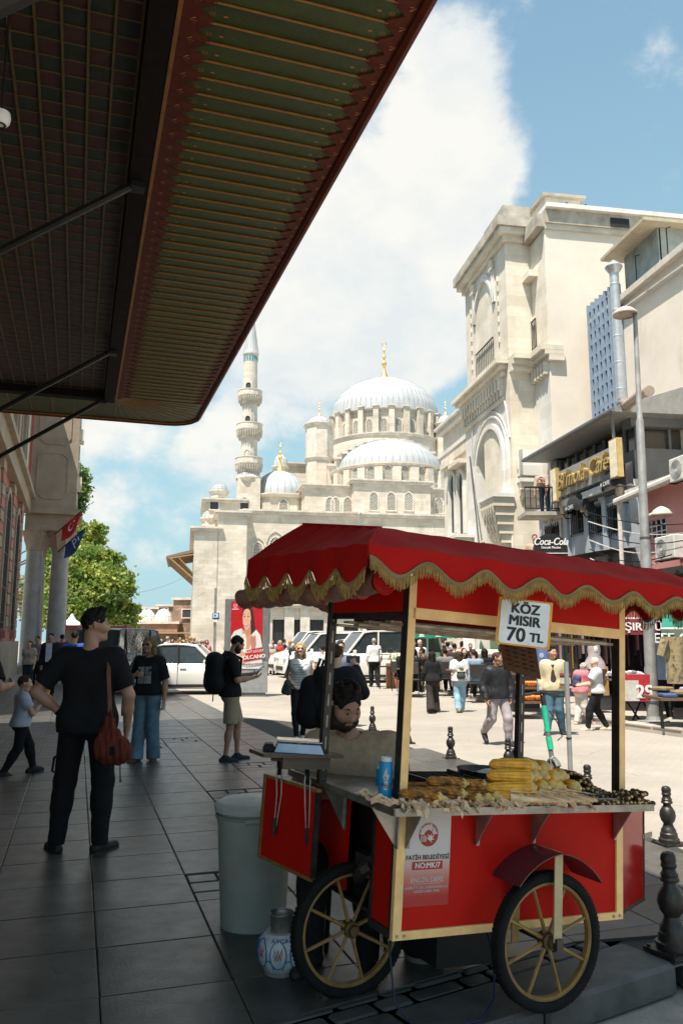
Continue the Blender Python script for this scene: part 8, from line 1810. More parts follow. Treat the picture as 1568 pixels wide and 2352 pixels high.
# 3. backpacker
m3=PP('man in black polo and beige shorts with big backpack looking down at a phone',527,1750,1460,-72,sk='tan',top=blk,bot=bei,leg='shorts',shoe=(cloth('sneaker_navy',(.03,.035,.04)),swh),style='short',loose=.010,collar=True,headpitch=R(-24),beard=True,pose=dict(ell=(-.215,.06,1.15),wrl=(-.10,.30,1.20),hdl=(.35,.9,.2),pnl=(.3,0,1),elr=(.215,.05,1.13),wrr=(.10,.29,1.16),hdr=(-.3,.95,.15),pnr=(-.3,0,1),anl=(-.09,.12,.085),knl=(-.09,.12,.50),anr=(.10,-.08,.085),knr=(.10,-.02,.5),head=(0,.075,1.625),neck=(0,.01,1.475),slen=.85,ftl=(0,1,0),ftr=(.2,1,0)))
ph=thing('mobile_phone','pale mobile phone in the hands of the man with the backpack','phone',mtx=mw(m3) @ MX.Translation((0,.40,1.24)) @ MX.Rotation(R(35),4,'X')); b=MB(); b.bbox((0,0,0),(.075,.15,.009),.003); b.build('body',mat('phone_pale',(.4,.5,.55),.3),ph,False,False); b=MB(); b.box((0,0,.0055),(.066,.135,.001)); b.build('screen',mat('phone_screen',(.5,.62,.66),.2),ph,False,False)
def backpack(par_mtx,label,m_,dims=(.17,.11,.26),c=(0,-.23,1.20),flap=None,sc_=1.):
 t=thing('backpack',label,'backpack',mtx=par_mtx); t.scale=(sc_,)*3; D=SDF(np.array(c)-.4,np.array(c)+.4,.012); x,y,z=dims
 D.cap(A_(*c)+A_(-x*.35,0,-z*.55),A_(*c)+A_(x*.35,0,-z*.55),y,k=.06); D.cap(A_(*c)+A_(-x*.35,.01,z*.45),A_(*c)+A_(x*.35,.01,z*.45),y*.85,k=.06); D.cap(A_(*c)+A_(0,0,-z*.5),A_(*c)+A_(0,0,z*.5),y*1.02,sc=(1.5,1,1),k=.06); D.cap(A_(*c)+A_(0,-y*.8,-z*.4),A_(*c)+A_(0,-y*.8,-z*.15),y*.5,sc=(1.7,.8,1),k=.03); D.fold(.003,14,9)
 link('pack',D.mesh('pack',m_),t)
 for sg in (-1,1):b=MB(); b.tube([(sg*.09,c[1]+.06,c[2]+z*.5),(sg*.125,c[1]+.16,1.475),(sg*.13,c[1]+.34,1.38),(sg*.12,c[1]+.33,1.2),(sg*.13,c[1]+.1,1.02)],[.022]*5,6,flat=.4); b.build('strap',m_,t,True,False)
 if flap:b=MB(); b.grid(8,5,lambda s,f:V(((s-.5)*x*2.0,c[1]-y*(.7+.45*math.sin(f*1.5)),c[2]+z*(.75-.5*f)))); b.build('flap',flap,t,True,False)
 b=MB(); b.tube([(.06,c[1]-.02,c[2]-z*.75),(.08,c[1]-.03,c[2]-z*1.3)],.008,5); b.build('dangling_strap',m_,t,True,False); return t
backpack(mw(m3),'large black backpack on the man looking at his phone',blk,(.17,.125,.30))
# 4. striped top woman
m4=PP('blonde woman in sunglasses, white striped sleeveless top and black leggings by the cart',688,1703,1476,184,female=True,sk='light',top=wht,sleeve='none',bot=cloth('leggings',(.012,.014,.016)),shoe=(wht,),hair='blond',style='long',glasses=True,loosel=.002,hem=.93,pose=dict(elr=(.245,-.05,1.17),wrr=(.14,.13,1.02),hdr=(-.4,.3,-.6),ell=(-.22,-.08,1.13),wrl=(-.20,-.05,.86),anr=(.06,.16,.085),knr=(.09,.12,.5),anl=(-.05,-.1,.085)))
for k in range(9):
 z_=(1.36-k*.045)*JO[m4.name][2]; b=MB(); b.tube([((.155 if z_>1.22 else .145)*math.cos(a),.125*math.sin(a)+(.015 if k<4 else 0),z_) for a in [R(10+160*i/14) for i in range(15)]],.0045,4); b.build('stripe',navy if k else navy,m4,False,False)
hb_=thing('shoulder_bag','grey slouchy shoulder bag of the woman in the striped top','bag',mtx=mw(m4)); D=SDF((.0,-.2,.6),(.5,.4,1.2),.012); D.cap((.22,.08,.83),(.20,.12,.93),.085,.06,sc=(1,.7,1.1),k=.03); D.fold(.005,16,20); link('pouch',D.mesh('pouch',cloth('slate',(.06,.07,.07))),hb_); b=MB(); b.tube([(.22,.05,.95),(.2,.08,1.2),(.17,.06,1.45),(.15,-.08,1.4)],.013,6); b.build('strap',cloth('slate',(.06,.07,.07)),hb_,True,False)
# 5. vendor seated behind the cart
vl=V((at(815,1650,4.66).x,4.66,0)); m5=person('bearded vendor in a taupe T-shirt sitting behind the cart and looking down',vl,R(168),H=1.78,sk='tan',top=tshb,bot=bkt,shoe=(sbl,),style='curly',beard=True,headpitch=R(-28),headyaw=R(42),loose=.014,build=1.06,hem=.93,hs=1.0,vox=.0075,pose=dict(pel=(0,0,.54),chest=(0,.05,.93),neck=(.01,.07,1.095),head=(.035,.12,1.245),shl=(-.205,.04,1.03),shr=(.205,.04,1.03),ell=(-.27,.12,.78),wrl=(-.12,.34,.84),elr=(.27,.16,.78),wrr=(.08,.36,.83),hdl=(.7,.6,0),hdr=(-.8,.4,-.1),knl=(-.14,.42,.50),knr=(.14,.42,.50),anl=(-.14,.40,.09),anr=(.14,.40,.09),slen=.9))
stl=thing('stool','low stool under the seated vendor','stool',vl); b=MB(); b.bbox((0,-.02,.36),(.36,.34,.04),.01); b.build('seat',bkt,stl,False,False)
for sx in (-1,1):
 for sy in (-1,1):b=MB(); b.tube([(sx*.14,sy*.13-.02,.34),(sx*.16,sy*.15-.02,0)],.014,6); b.build('leg',iron,stl,True,False)
 # 6. boy
m6=PP('boy in white football shirt and black track trousers eating corn',42,1782,1556,-60,sk='light',top=cloth('white_blue',(.42,.46,.55)),bot=blk,shoe=(sbl,grey),style='short',hair='brown',hs=1.22,build=1.02,hem=.88,loose=.016,headyaw=R(-10),pose=dict(ell=(-.20,.12,1.12),wrl=(-.06,.24,1.36),hdl=(.3,.2,.8),elr=(.19,.16,1.10),wrr=(.15,.33,1.30),hdr=(0,.3,1),pnr=(-1,.2,0),curlr=1.0,curll=.9,knl=(-.09,.18,.52),anl=(-.09,.26,.13),ftl=(0,1,.15),knr=(.09,-.04,.5),anr=(.09,-.26,.10),ftr=(0,1,-.2)))
s6=JO[m6.name][2]; cob=thing('corn_cob','grilled corn cob held up by the boy','corn',mtx=mw(m6) @ MX.Translation((.13*s6,.38*s6,1.36*s6)) @ MX.Rotation(R(-14),4,'X')); link('kernels',cy,cob); cob.scale=(.95,)*3
cr_=mat('crest_black',(.02,.02,.02),.6,bump=0); ff=lambda x,z:V((x*s6,(.150-1.1*x*x)*s6,z*s6)); b=MB(); b.add([ff(-.05,1.31),ff(-.03,1.36),ff(.03,1.36),ff(.05,1.31),ff(.035,1.22),ff(0,1.19),ff(-.035,1.22)],[tuple(range(7))]); sh_=b.build('chest_crest',cr_,m6,False,False)
b=MB(); b.add([ff(-.022,1.33)+V((0,.004,0)),ff(.022,1.33)+V((0,.004,0)),ff(.012,1.22)+V((0,.004,0)),ff(-.012,1.22)+V((0,.004,0))],[(0,1,2,3)]); b.build('crest_field',wt_,sh_,False,False); b=MB(); b.tube([ff(0,1.31)+V((0,.006,0)),ff(0.006,1.27)+V((0,.006,0)),ff(0,1.235)+V((0,.006,0))],.005,4); b.build('crest_mark',mat('crest_red',(.3,.03,.03),.6,bump=0),sh_,False,False)
text('lettering','BEŞİKTAŞ',cr_,mw(m6) @ face_mtx(ff(0,1.13)+V((0,.012,0)),(-1,0,0),(0,0,1)),.042,m6,.0005,.0006); b=MB(); b.tube([ff(-.07,1.43),ff(-.07,1.2)+V((0,.012,0)),ff(0,1.0)+V((0,.02,0)),ff(.07,1.2)+V((0,.012,0)),ff(.07,1.43)],.005,5); b.build('lanyard',navy,m6,False,False)
# 7. person cut by the left frame edge
m7=person('person in black T-shirt cut off by the left frame edge, bare elbow showing',V((at(-46,1500,7.9).x,7.9,0)),R(-20),H=1.72,sk='tan',top=blk,bot=blk,shoe=(sbl,swh),loose=.02,hem=.9,style='short',pose=dict(elr=(.30,-.02,1.20),wrr=(.22,.24,1.22),hdr=(-.6,.7,.1),slen=.7))
# 8. woman in black photographing, behind the vendor
m8=PP('woman in black jacket seen from behind raising a phone, right behind the vendor',772,1700,1496,-8,Y=8.6,H=1.585,female=True,sk='light',top=blk,bot=blk,shoe=(sbl,),hair='brown',style='short',sleeve='long',loose=.03,build=1.12,pose=dict(elr=(.30,.04,1.20),wrr=(.20,.22,1.46),hdr=(-.3,.2,.9),pnr=(0,1,0)))
s8=JO[m8.name][2]; ph=thing('mobile_phone','dark phone held up by the woman in the black jacket','phone',mtx=mw(m8) @ MX.Translation((.165*s8,.25,1.575*s8))); b=MB(); b.bbox((0,0,0),(.15,.01,.075),.003); b.build('body',mat('phone_dark',(.02,.02,.02),.2),ph,False,False)
D=SDF((-.6,-.4,.6),(.2,.3,1.5),.014); D.cap((-.28,-.02,.86),(-.26,-.02,1.15),.15,.12,sc=(1,.7,1),k=.03); bg8=thing('black_bag','big black bag hanging at the left side of the woman with the phone','bag',mtx=mw(m8)); link('pouch',D.mesh('pouch',blk),bg8); b=MB(); b.tube([(-.24,-.05,1.2),(-.16,-.06,1.44),(-.14,.05,1.42),(-.22,.05,1.2)],.014,6); b.build('strap',blk,bg8,True,False)
# 9.. mid-ground people
nv_s=dict(detail=True)
PP('man in sunglasses and blue shirt facing us behind the photographing woman',783,1600,1473,178,Y=15.5,H=at(783,1474,15.5).z,sk='tan',top=cloth('steel_blue',(.12,.15,.22)),bot=dj,shoe=(sbl,),glasses=True,sleeve='short')
PP('grey haired man in white shirt and black trousers walking away across the square',859,1578,1466,8,sk='tan',top=wht,bot=blk,shoe=(sbl,),sleeve='long',hair='grey',loose=.028,loosel=.024,pose=dict(knl=(-.09,.10,.5),anl=(-.08,.12,.09),anr=(.1,-.2,.11),knr=(.1,-.03,.5)))
PP('woman in pale blue vest and navy shorts walking left past the white vans',822,1564,1481,150,female=True,sk='light',top=cloth('pale_blue',(.35,.43,.50)),sleeve='none',bot=navy,leg='shorts',shoe=(wht,),hair='blond',style='tied',glasses=True)
PP('man in white shirt standing behind the bench near the large white van',740,1560,1482,20,Y=22,sk='tan',top=wht,bot=dj,shoe=(sbl,))
PP('woman in black with a pale bag strap across her back walking away',994,1637,1497,12,female=True,sk='mid',top=blk,bot=cloth('charcoal_brown',(.035,.027,.025)),shoe=(sbl,),hair='black',style='long',sleeve='long',loose=.02,loosel=.025,flare=.05,pose=dict(anl=(-.14,-.26,.12),knl=(-.12,-.08,.5),anr=(.12,.12,.085),knr=(.12,.12,.5),ell=(-.25,.0,1.14),wrl=(-.28,.1,.9)))
w13=PP('long haired woman in white top and light jeans with a small grey backpack',1056,1636,1497,6,female=True,sk='light',top=wht,bot=ljean,shoe=(cloth('cream_shoe',(.5,.42,.32)),),hair='brown',style='long',loose=.03,flare=.02,loosel=.02,pose=dict(anl=(-.09,-.2,.13),knl=(-.09,-.02,.5),ftl=(0,1,-.5),anr=(.07,.12,.085)))
backpack(mw(w13),'small grey backpack with cream flap on the woman in white',cloth('grey_green',(.06,.07,.065)),(.13,.07,.17),(0,-.2,1.14),cloth('cream_flap',(.5,.44,.32)),JO[w13.name][2])
puff=cloth('puffer',(.018,.018,.021),.42,bump=.7,bsc=12,bd=.02)
m14=PP('man in black puffer jacket and grey trousers striding across the road',1146,1712,1499,196,sk='tan',top=puff,jacket=puff,bot=cloth('mauve_grey',(.30,.26,.27),var=.2),shoe=(sbl,),style='short',hair='brown',sleeve='long',loose=.034,hem=.88,loosel=.024,headyaw=R(48),collar=True,pose=dict(anl=(-.14,.12,.085),knl=(-.12,.16,.5),anr=(.17,-.30,.24),knr=(.15,.0,.50),ftr=(0,1,-1.1),ftl=(-.2,1,0),elr=(.30,-.04,1.13),wrr=(.29,.1,.87),ell=(-.27,.02,1.13),wrl=(-.22,.10,.90)))
D=None
m15=PP('dark haired young man in cream open jacket and jeans carrying books',1275,1688,1486,165,sk='mid',top=cloth('cream',(.50,.43,.28)),jacket=cloth('cream',(.50,.43,.28)),bot=cloth('teal_jeans',(.07,.13,.18)),shoe=(sbl,swh),sleeve='long',style='quiff',loose=.03,hem=.88,loosel=.022,headyaw=R(35),pose=dict(anr=(.16,.1,.085),anl=(-.14,-.1,.085),wrl=(-.18,.16,1.02),ell=(-.24,-.02,1.12)))
b=MB(); b.grid(6,8,lambda s,f:V(((s-.5)*(.17-.08*f),.165-3*((s-.5)*.15)**2-.03*f,(.90+.50*f)))); b.build('dark_shirt',cloth('plum',(.045,.032,.036)),m15,True,False).scale=(JO[m15.name][2],)*3
bk2=thing('books','small stack of books under the arm of the man in the cream jacket','books',mtx=mw(m15) @ MX.Translation((-.2,.2,1.0)))
for k,c3 in enumerate(((.3,.05,.05),(.03,.03,.035),(.4,.38,.32))):b=MB(); b.bbox((0,k*.02,-.03*k),(.18,.018,.14-.02*k),.003,.1); b.build('book',cloth('book%d' % k,c3),bk2,False,False)
m16=PP('grey haired woman in pink blouse and white trousers leaning towards her companion',1336,1664,1519,-62,female=True,sk='light',top=cloth('pink',(.58,.17,.20)),bot=cloth('offwhite',(.58,.52,.48)),shoe=(cloth('beige_shoe',(.42,.34,.25)),),hair='grey',style='bob',loose=.03,loosel=.025,pose=dict(chest=(0,.08,1.28),neck=(0,.14,1.45),head=(0,.2,1.58),elr=(.2,.2,1.1),wrr=(.15,.42,1.08),anr=(.08,.2,.085),anl=(-.08,-.12,.085)))
backpack(mw(m16),'blue backpack on the woman in the pink blouse',cloth('blue_grey',(.06,.07,.14)),(.15,.08,.2),(0,-.12,1.2),None,JO[m16.name][2])
m17=PP('white haired person in striped T-shirt and black trousers beside the woman in pink',1374,1678,1511,75,sk='light',top=cloth('pale_grey_stripe',(.50,.50,.52)),bot=blk,shoe=(cloth('cream_shoe',(.5,.42,.32)),),hair='white',style='short',build=1.1,loose=.03,pose=dict(anl=(-.1,.25,.085),knl=(-.1,.2,.5),anr=(.1,-.2,.1),ell=(-.2,.18,1.12),wrl=(-.12,.38,1.08),elr=(.2,.15,1.12),wrr=(.1,.36,1.1)))
for k in range(10):z_=(1.40-k*.045)*JO[m17.name][2]; b=MB(); b.tube([(.165*math.cos(a),.135*math.sin(a),z_) for a in [2*math.pi*i/24 for i in range(24)]],.006,4,True); b.build('stripe',navy,m17,False,False)
PP('man in pale blue shirt seen from behind beyond the lamp post',1512,1668,1515,-5,Y=16.4,H=1.66,sk='tan',top=cloth('sky_shirt',(.34,.38,.52)),bot=blk,shoe=(sbl,),sleeve='long',hair='grey',build=1.15,loose=.035,belly=.03)
# left pavement walkers
PP('woman in beige shirt and dark jeans walking at the foot of the portico',70,1560,1451,176,Y=27,H=1.62,female=True,sk='light',top=cloth('sand',(.33,.27,.23)),bot=cloth('deep_jeans',(.02,.03,.055)),shoe=(wht,),hair='brown',style='tied',loose=.024,loosel=.02)
PP('man in open black jacket over a white T-shirt beside the portico',118,1560,1432,184,Y=24,H=1.84,sk='tan',top=blk,jacket=blk,bot=blk,shoe=(sbl,),sleeve='long',loose=.03,hem=.86); mm=JO[[k for k in JO][-1]]
b=MB(); b.grid(5,8,lambda s,f:V(((s-.5)*.17,.178-.02*f-1.2*((s-.5)*.17)**2,.96+.52*f))); b.build('white_shirt',cloth('white_blue',(.42,.46,.55)),bpy.data.objects[[k for k in JO][-1]],True,False).scale=(mm[2],)*3
PP('man standing close behind the woman in the beige shirt',88,1560,1442,170,Y=28.5,H=1.78,sk='tan',top=grey,bot=bkt,shoe=(sbl,))
PP('man in bright blue shirt walking away just left of the near man',172,1560,1443,4,Y=19.5,H=1.84,sk='tan',top=cloth('royal_blue',(.02,.07,.30)),bot=dj,shoe=(sbl,),build=1.1)
PP('man in maroon shirt farther off on the left pavement',143,1560,1443,8,Y=31,H=1.86,sk='tan',top=cloth('maroon',(.14,.02,.03)),bot=dj,shoe=(sbl,))
# two workmen on the cafe upper level
bal=cf_.px(1246,1140,.4); PP('workman in striped top and jeans bending over the cafe balcony rail',1250,1140,1090,150,Y=27,H=1.7,sk='tan',top=cloth('sand',(.33,.27,.23)),bot=cloth('denim_dark',(.03,.06,.11)),shoe=(sbl,),style='short',sleeve='long',pose=dict(pel=(0,0,.96),chest=(.0,.28,1.12),neck=(0,.42,1.06),head=(0,.52,1.0),ell=(-.2,.42,.85),wrl=(-.2,.5,.62),elr=(.2,.42,.85),wrr=(.2,.48,.62)))
wk=bpy.data.objects[[k for k in JO][-1]]; p_=at(1250,1143,26.2); wk.location=p_-V((0,0,.55));
tb=thing('roof_balcony','small iron railed ledge at the far corner of the cafe','balcony',p_); b=MB(); b.box(p_+V((0,0,-.62)),(1.6,1.2,.12)); b.build('slab',dirty,tb); rf=Fr(p_+V((-.8,-.6,-.56)),V((1,0,0)),V((0,-1,0))); rail(rf,0,1.6,0,.8,0,tb,10)
w2_=PP('man in tan top standing behind the black round topped sign',1236,1250,1225,170,Y=22.5,H=1.7,sk='tan',top=cloth('tan_knit',(.40,.28,.2)),bot=ljean,shoe=(sbl,),build=1.05); w2_.location.z=at(1236,1228,22.5).z-1.7
b=MB(); b.box((w2_.location.x,22.8,w2_.location.z-.06),(2.2,1.4,.12)); tag(b.build('platform',dirty,None),'narrow flat roof ledge under the man behind the drinks sign','ledge')
ORD0=['first','second','third','fourth']
# tea terrace: seated people, tables, chairs
chm_=mat('chair_dark',(.03,.028,.026),.6)
def seated(label,u,Y,face,topm,sk='tan',hair='black',style='short',fem=False,vf=None,H=1.72,stripes=False):
 loc=V((at(u,1471,Y).x,Y,.12)); ps=dict(pel=(0,0,.50),chest=(0,.04,.86),neck=(0,.06,1.03),head=(0,.10,1.185),ell=(-.24,.12,.72),wrl=(-.14,.34,.76),elr=(.24,.12,.72),wrr=(.14,.34,.76),knl=(-.12,.42,.50),knr=(.12,.42,.50),anl=(-.12,.42,.09),anr=(.12,.42,.09))
 p=person(label,loc,R(face),H=H,sk=sk,top=topm,bot=bkt,shoe=(sbl,),hair=hair,style=style,female=fem,pose=ps,group='people seated at the tea terrace',loose=.02)
 c=thing('chair','dark chair under the '+label[:60].replace(' seated',', seated'),'chair',loc,R(face),'dark chairs of the tea terrace'); c['label']=' '.join(('dark chair of the '+label).split()[:15])
 b=MB(); b.bbox((0,0,.40),(.44,.42,.04),.01); b.build('seat',chm_,c,False,False); b=MB(); b.bbox((0,-.21,.72),(.42,.03,.34),.01); b.build('backrest',chm_,c,False,False)
 for sx in (-1,1):
  for sy in (-1,1):b=MB(); b.tube([(sx*.2,sy*.19,0),(sx*.2,sy*.2,.9 if sy<0 else .4)],.014,5); b.build('leg',chm_,c,False,False)
 return p
for a in (('man in black seated at the left end of the tea terrace',918,24.5,-70,blk),('woman in black seated under the left side of the green awning',948,23.6,-20,blk,'tan','black','bob',True),('man in dark brown seated at the second tea table',975,24.6,60,cloth('dark_brown',(.05,.035,.03))),('man in blue striped T-shirt seated with his back to us',1088,21.6,10,cloth('blue_stripe',(.20,.27,.36)),'mid','brown'),('woman in black seated right of the striped man',1115,23.2,30,blk,'tan','black','long',True),('man in grey seated between the walking women',1022,24.2,10,grey),('woman in dark coat seated in front of the white terrace wall',1062,25.0,190,cloth('dark_coat',(.035,.03,.032)),'light','brown','long',True)):seated(*a)
for k,(u,Y) in enumerate(((935,24.2),(1000,24.4),(1048,23.4),(1104,22.4))):
 t=thing('table',['small tea table at the left end of the terrace','small tea table behind the woman in black','small tea table behind the woman with the grey backpack','small tea table beside the striped man'][k],'table',(at(u,1471,Y).x,Y,.12),0,'tea tables'); b=MB(); b.cyl((0,0,.66),(0,0,.69),.34,n=20); b.build('top',mat('table_wood',(.16,.09,.05),.5),t,False,False); b=MB(); b.tube([(0,0,0),(0,0,.66)],.03,8); b.build('leg',iron,t,False,False); b=MB(); b.cyl((0,0,0),(0,0,.03),.2,n=14); b.build('foot',iron,t,False,False)
 for j in range(2):g_=thing('tea_glass',f'amber tea glass, {["left", "right"][j]} one on the {ORD0[k]} tea table from the left','glass',(at(u,1471,Y).x-.1+.2*j,Y-.05,.81),0,'tea glasses'); b=MB(); b.lathe([(.0,0),(.02,0),(.015,.03),(.024,.08)],n=10); b.build('glass',mat('tea',(.25,.06,.01),.1,bump=0),g_,True,False)
for lb,u,Y,vh,fc,tp,hr in (('waiter in white shirt standing left under the green awning',950,27,1470,165,wht,'black'),('older waiter in white shirt and braces under the green awning',963,27.8,1470,190,wht,'white'),('man in black standing behind the seated group',1027,25.5,1474,10,blk,'black'),('tall dark clad man standing left of the ball topped pier',1042,24.8,1478,-30,cloth('dark_brown',(.05,.035,.03)),'black'),('man in black T-shirt standing before the white terrace wall',1079,26,1478,175,blk,'black')):
 PP(lb,u,0,vh,fc,Y=Y,sk='tan',top=tp,bot=blk,shoe=(sbl,),hair=hr)
 # groups beside the poster case
PP('woman in beige top with dark trousers just right of the poster case',625,1548,1480,160,female=True,sk='light',top=cloth('sand',(.33,.27,.23)),bot=bkt,shoe=(wht,),hair='brown',style='long',sleeve='long')
scp=hairm('pink_scarf',(.6,.2,.34)); p_=PP('woman in pink headscarf and long denim dress right of the poster case',641,1541,1472,150,female=True,sk='light',top=cloth('denim_dress',(.08,.13,.22)),bot=cloth('denim_dress',(.08,.13,.22)),leg='skirt',shoe=(wht,),hair=scp,style='bob',sleeve='long',hem=.7)
p_=PP('woman in black robe and white headscarf by the parked van',672,1552,1478,190,female=True,sk='light',top=blk,bot=blk,leg='skirt',shoe=(sbl,),hair=hairm('white_scarf',(.6,.58,.54)),style='bob',sleeve='long')
# ------------------------ far crowd: a few built figures, copied with other clothes
protos=[]
for k,kw in enumerate((dict(top=wht,bot=dj,style='short',face=170),dict(top=blk,bot=blk,style='short',face=20),dict(top=cloth('steel_blue',(.12,.15,.22)),bot=bei,style='long',female=True,face=200),dict(top=bei,bot=blk,style='bob',female=True,sleeve='long',face=100))):
 f=kw.pop('face'); u=(304,340,396,520)[k]
 lb=['person in white top and dark jeans, far crowd between van and white car','person in black with back turned, far crowd above the white car boot','long haired woman in blue top, far crowd above the white car roof','bob haired woman in beige, far crowd left of the poster case'][k]
 p=PP(lb,u,0,0,f,Y=38+k,H=1.72,vox=.026,detail=False,shoe=(sbl,),group='far crowd on the square',**kw); protos.append(p)
cols=[('white',wht),('black',blk),('navy',navy),('red',cloth('red_top',(.35,.03,.03))),('beige',bei),('pale blue',cloth('pale_blue',(.35,.43,.50))),('grey',grey),('pink',cloth('pink',(.58,.17,.20))),('ochre',cloth('ochre',(.36,.2,.06))),('olive',cloth('olive',(.1,.1,.05)))]
zones=[('above the white car',322,478,35,46,26),('right of the poster case',610,700,38,48,7),('beside the portico',132,238,33,50,16),('by the brick hall',300,450,52,75,22),('behind the tea terrace',880,1120,34,42,15),('by the right-hand shops',1150,1260,20,27,11)]
ORD='first second third fourth fifth sixth seventh eighth ninth tenth eleventh twelfth thirteenth fourteenth fifteenth sixteenth seventeenth eighteenth nineteenth twentieth twenty-first twenty-second twenty-third twenty-fourth twenty-fifth twenty-sixth'.split()
rg=random.Random(11)
for zn,u0,u1,y0,y1,n in zones:
 for i in range(n):
  u=u0+(u1-u0)*(i+.5+rg.uniform(-.3,.3))/n; Y=rg.uniform(y0,y1); pr=protos[rg.randrange(4)]; c1,m_1=cols[rg.randrange(10)]; c2,m_2=[('black',blk),('blue',dj),('beige',bei),('grey',grey)][rg.randrange(4)]
  dup(pr,(at(u,1471,Y).x,Y,.12 if u>1100 else 0),rg.uniform(0,6.28),f'person in {c1} top, {ORD[i]} from left in the crowd {zn}','far crowd on the square',{'shirt':m_1,'trousers':m_2,'hair':hairm(*[('black',HAIR['black']),('brown',HAIR['brown']),('grey',HAIR['grey']),('blond',HAIR['dkblond'])][rg.randrange(4)])},rg.uniform(.92,1.06))
  # ------------------------ stall goods on the right
def rack(label,u0,u1,Y,z1,colrs,n):
 a,c=at(u0,1471,Y).x,at(u1,1471,Y).x; t=thing('clothes_rack',label,'clothes rack',((a+c)/2,Y,.12)); b=MB(); b.tube([(a,Y,z1),(c,Y,z1)],.016,6); b.build('rail',steel,t)
 for x in (a,c):b=MB(); b.tube([(x,Y,.12),(x,Y,z1)],.016,6); b.build('leg',steel,t)
 for k in range(n):
  x=a+(c-a)*(k+.5)/n; w=(c-a)/n*.8; m_=cloth('garment%d' % (k % len(colrs))+label[:6],colrs[k % len(colrs)]); l=.75+.12*((k*7) % 4); b=MB()
  b.grid(5,8,lambda s,f:V((x+(s-.5)*w*(1-.3*(f<.1)),Y+.18*math.sin(k+s*4)*.3-.03,z1-.03-l*f+.01*math.sin(s*9)))); b.build('garment',m_,t,True)
rack('rack of dark clothes behind the striding man',1196,1262,17.8,1.75,[(.02,.02,.025),(.04,.03,.04),(.3,.2,.18),(.02,.03,.05)],9)
rack('rack of black and coloured shirts deep in the stall behind the menu card',1262,1400,19.5,2.1,[(.03,.03,.03),(.015,.015,.018),(.4,.04,.12),(.02,.25,.3),(.04,.03,.03),(.35,.2,.04)],16)
rack('rack of dark trousers in the shop left of the lamp post',1400,1500,18.3,2.2,[(.012,.012,.014),(.03,.025,.02),(.02,.02,.03)],14)
tw1=thing('hanging_towel','blue towel with pale round motifs lettered HER hanging at the stall front','towel',at(1245,1480,16.8)); c0,c1=at(1229,1484,16.8),at(1262,1484,16.8); h_=c0.z-at(1240,1588,16.8).z
b=MB(); b.grid(8,12,lambda s,f:c0+(c1-c0)*s+V((0,.03*math.sin(s*6+f*2),-h_*f))); b.build('cloth',cloth('towel_blue',(.10,.14,.30)),tw1,True)
for k in range(4):b=MB(); q=c0+(c1-c0)*(.35+.3*(k % 2))+V((0,-.05,-h_*(.2+.16*k))); b.cyl(q,q+V((0,-.005,0)),.05,n=14); b.build('motif',cloth('towel_pale',(.35,.38,.48)),tw1)
text('lettering','HER',wt_,face_mtx(c0+(c1-c0)*.5+V((0,-.06,-h_*.9)),(1,0,0),(0,0,1)),.13,tw1,.002,.004)
# fruit stand
fs_=thing('fruit_stand','dark stepped fruit stand with baskets left of the blue towel','fruit stand',(at(1215,1471,17.4).x,17.4,.12)); orm=mat('orange_fruit',(.62,.19,.03),.5,var=.2,sc=9); fx0,fx1=at(1178,1471,17.2).x,at(1240,1471,17.2).x
for k in range(3):b=MB(); b.box(((fx0+fx1)/2,17.2+k*.25,.35+k*.28),(fx1-fx0,.3,.05)); b.build('shelf',mat('stand_wood',(.12,.07,.04),.7),fs_)
b=MB(); b.box(((fx0+fx1)/2,17.7,.5),(fx1-fx0,.5,.75)); b.build('cabinet',dark,fs_)
fo=MB(); fo.sph((0,0,0),.042,8,6); fom=fo.mesh('orange',orm,True)
for k in range(3):
 for j in range(12):
  o=bpy.data.objects.new('orange',fom); COL.objects.link(o); o.location=(fx0+.05+(fx1-fx0-.1)*j/11,17.2+k*.25+random.uniform(-.08,.08),.41+k*.28); tag(o,f'orange, {ORD[j]} from left in the {"rear" if o.location.z < .45 + k * .28 else "front"} row, {["lowest", "middle", "top"][k]} step of the fruit stand','orange','oranges on the fruit stand')
 for j in range(11):
  o=bpy.data.objects.new('orange',fom); COL.objects.link(o); o.location=(fx0+.08+(fx1-fx0-.1)*j/11,17.1+k*.25+random.uniform(-.04,.04),.46+k*.28); tag(o,f'orange, {ORD[j]} from left in the {"rear" if o.location.z < .45 + k * .28 else "front"} row, {["lowest", "middle", "top"][k]} step of the fruit stand','orange','oranges on the fruit stand')
  # sock table with the red 29 sign
st_=thing('sock_table','steel wire table heaped with white and black socks','stall table',(at(1440,1471,15.9).x,15.9,.12)); tx0,tx1=at(1400,1471,15.9).x,at(1482,1471,15.9).x
b=MB(); b.box(((tx0+tx1)/2,15.9,.86),(tx1-tx0,.9,.03)); b.build('top',steel,st_)
for k in range(22):b=MB(); x=tx0+(tx1-tx0)*k/21; b.tube([(x,15.45,.87),(x,15.45,1.0)],.006,4); b.build('wire',steel,st_)
for x in (tx0+.2,tx1-.2):b=MB(); b.tube([(x-.22,15.7,.12),(x,15.8,.5),(x-.15,15.9,.86)],.02,5); b.tube([(x+.22,15.7,.12),(x,15.8,.5),(x+.15,15.9,.86)],.02,5); b.build('leg',iron,st_)
skm=[cloth('sock_white',(.5,.5,.5)),cloth('sock_black',(.03,.03,.03)),cloth('sock_grey',(.2,.2,.22))]
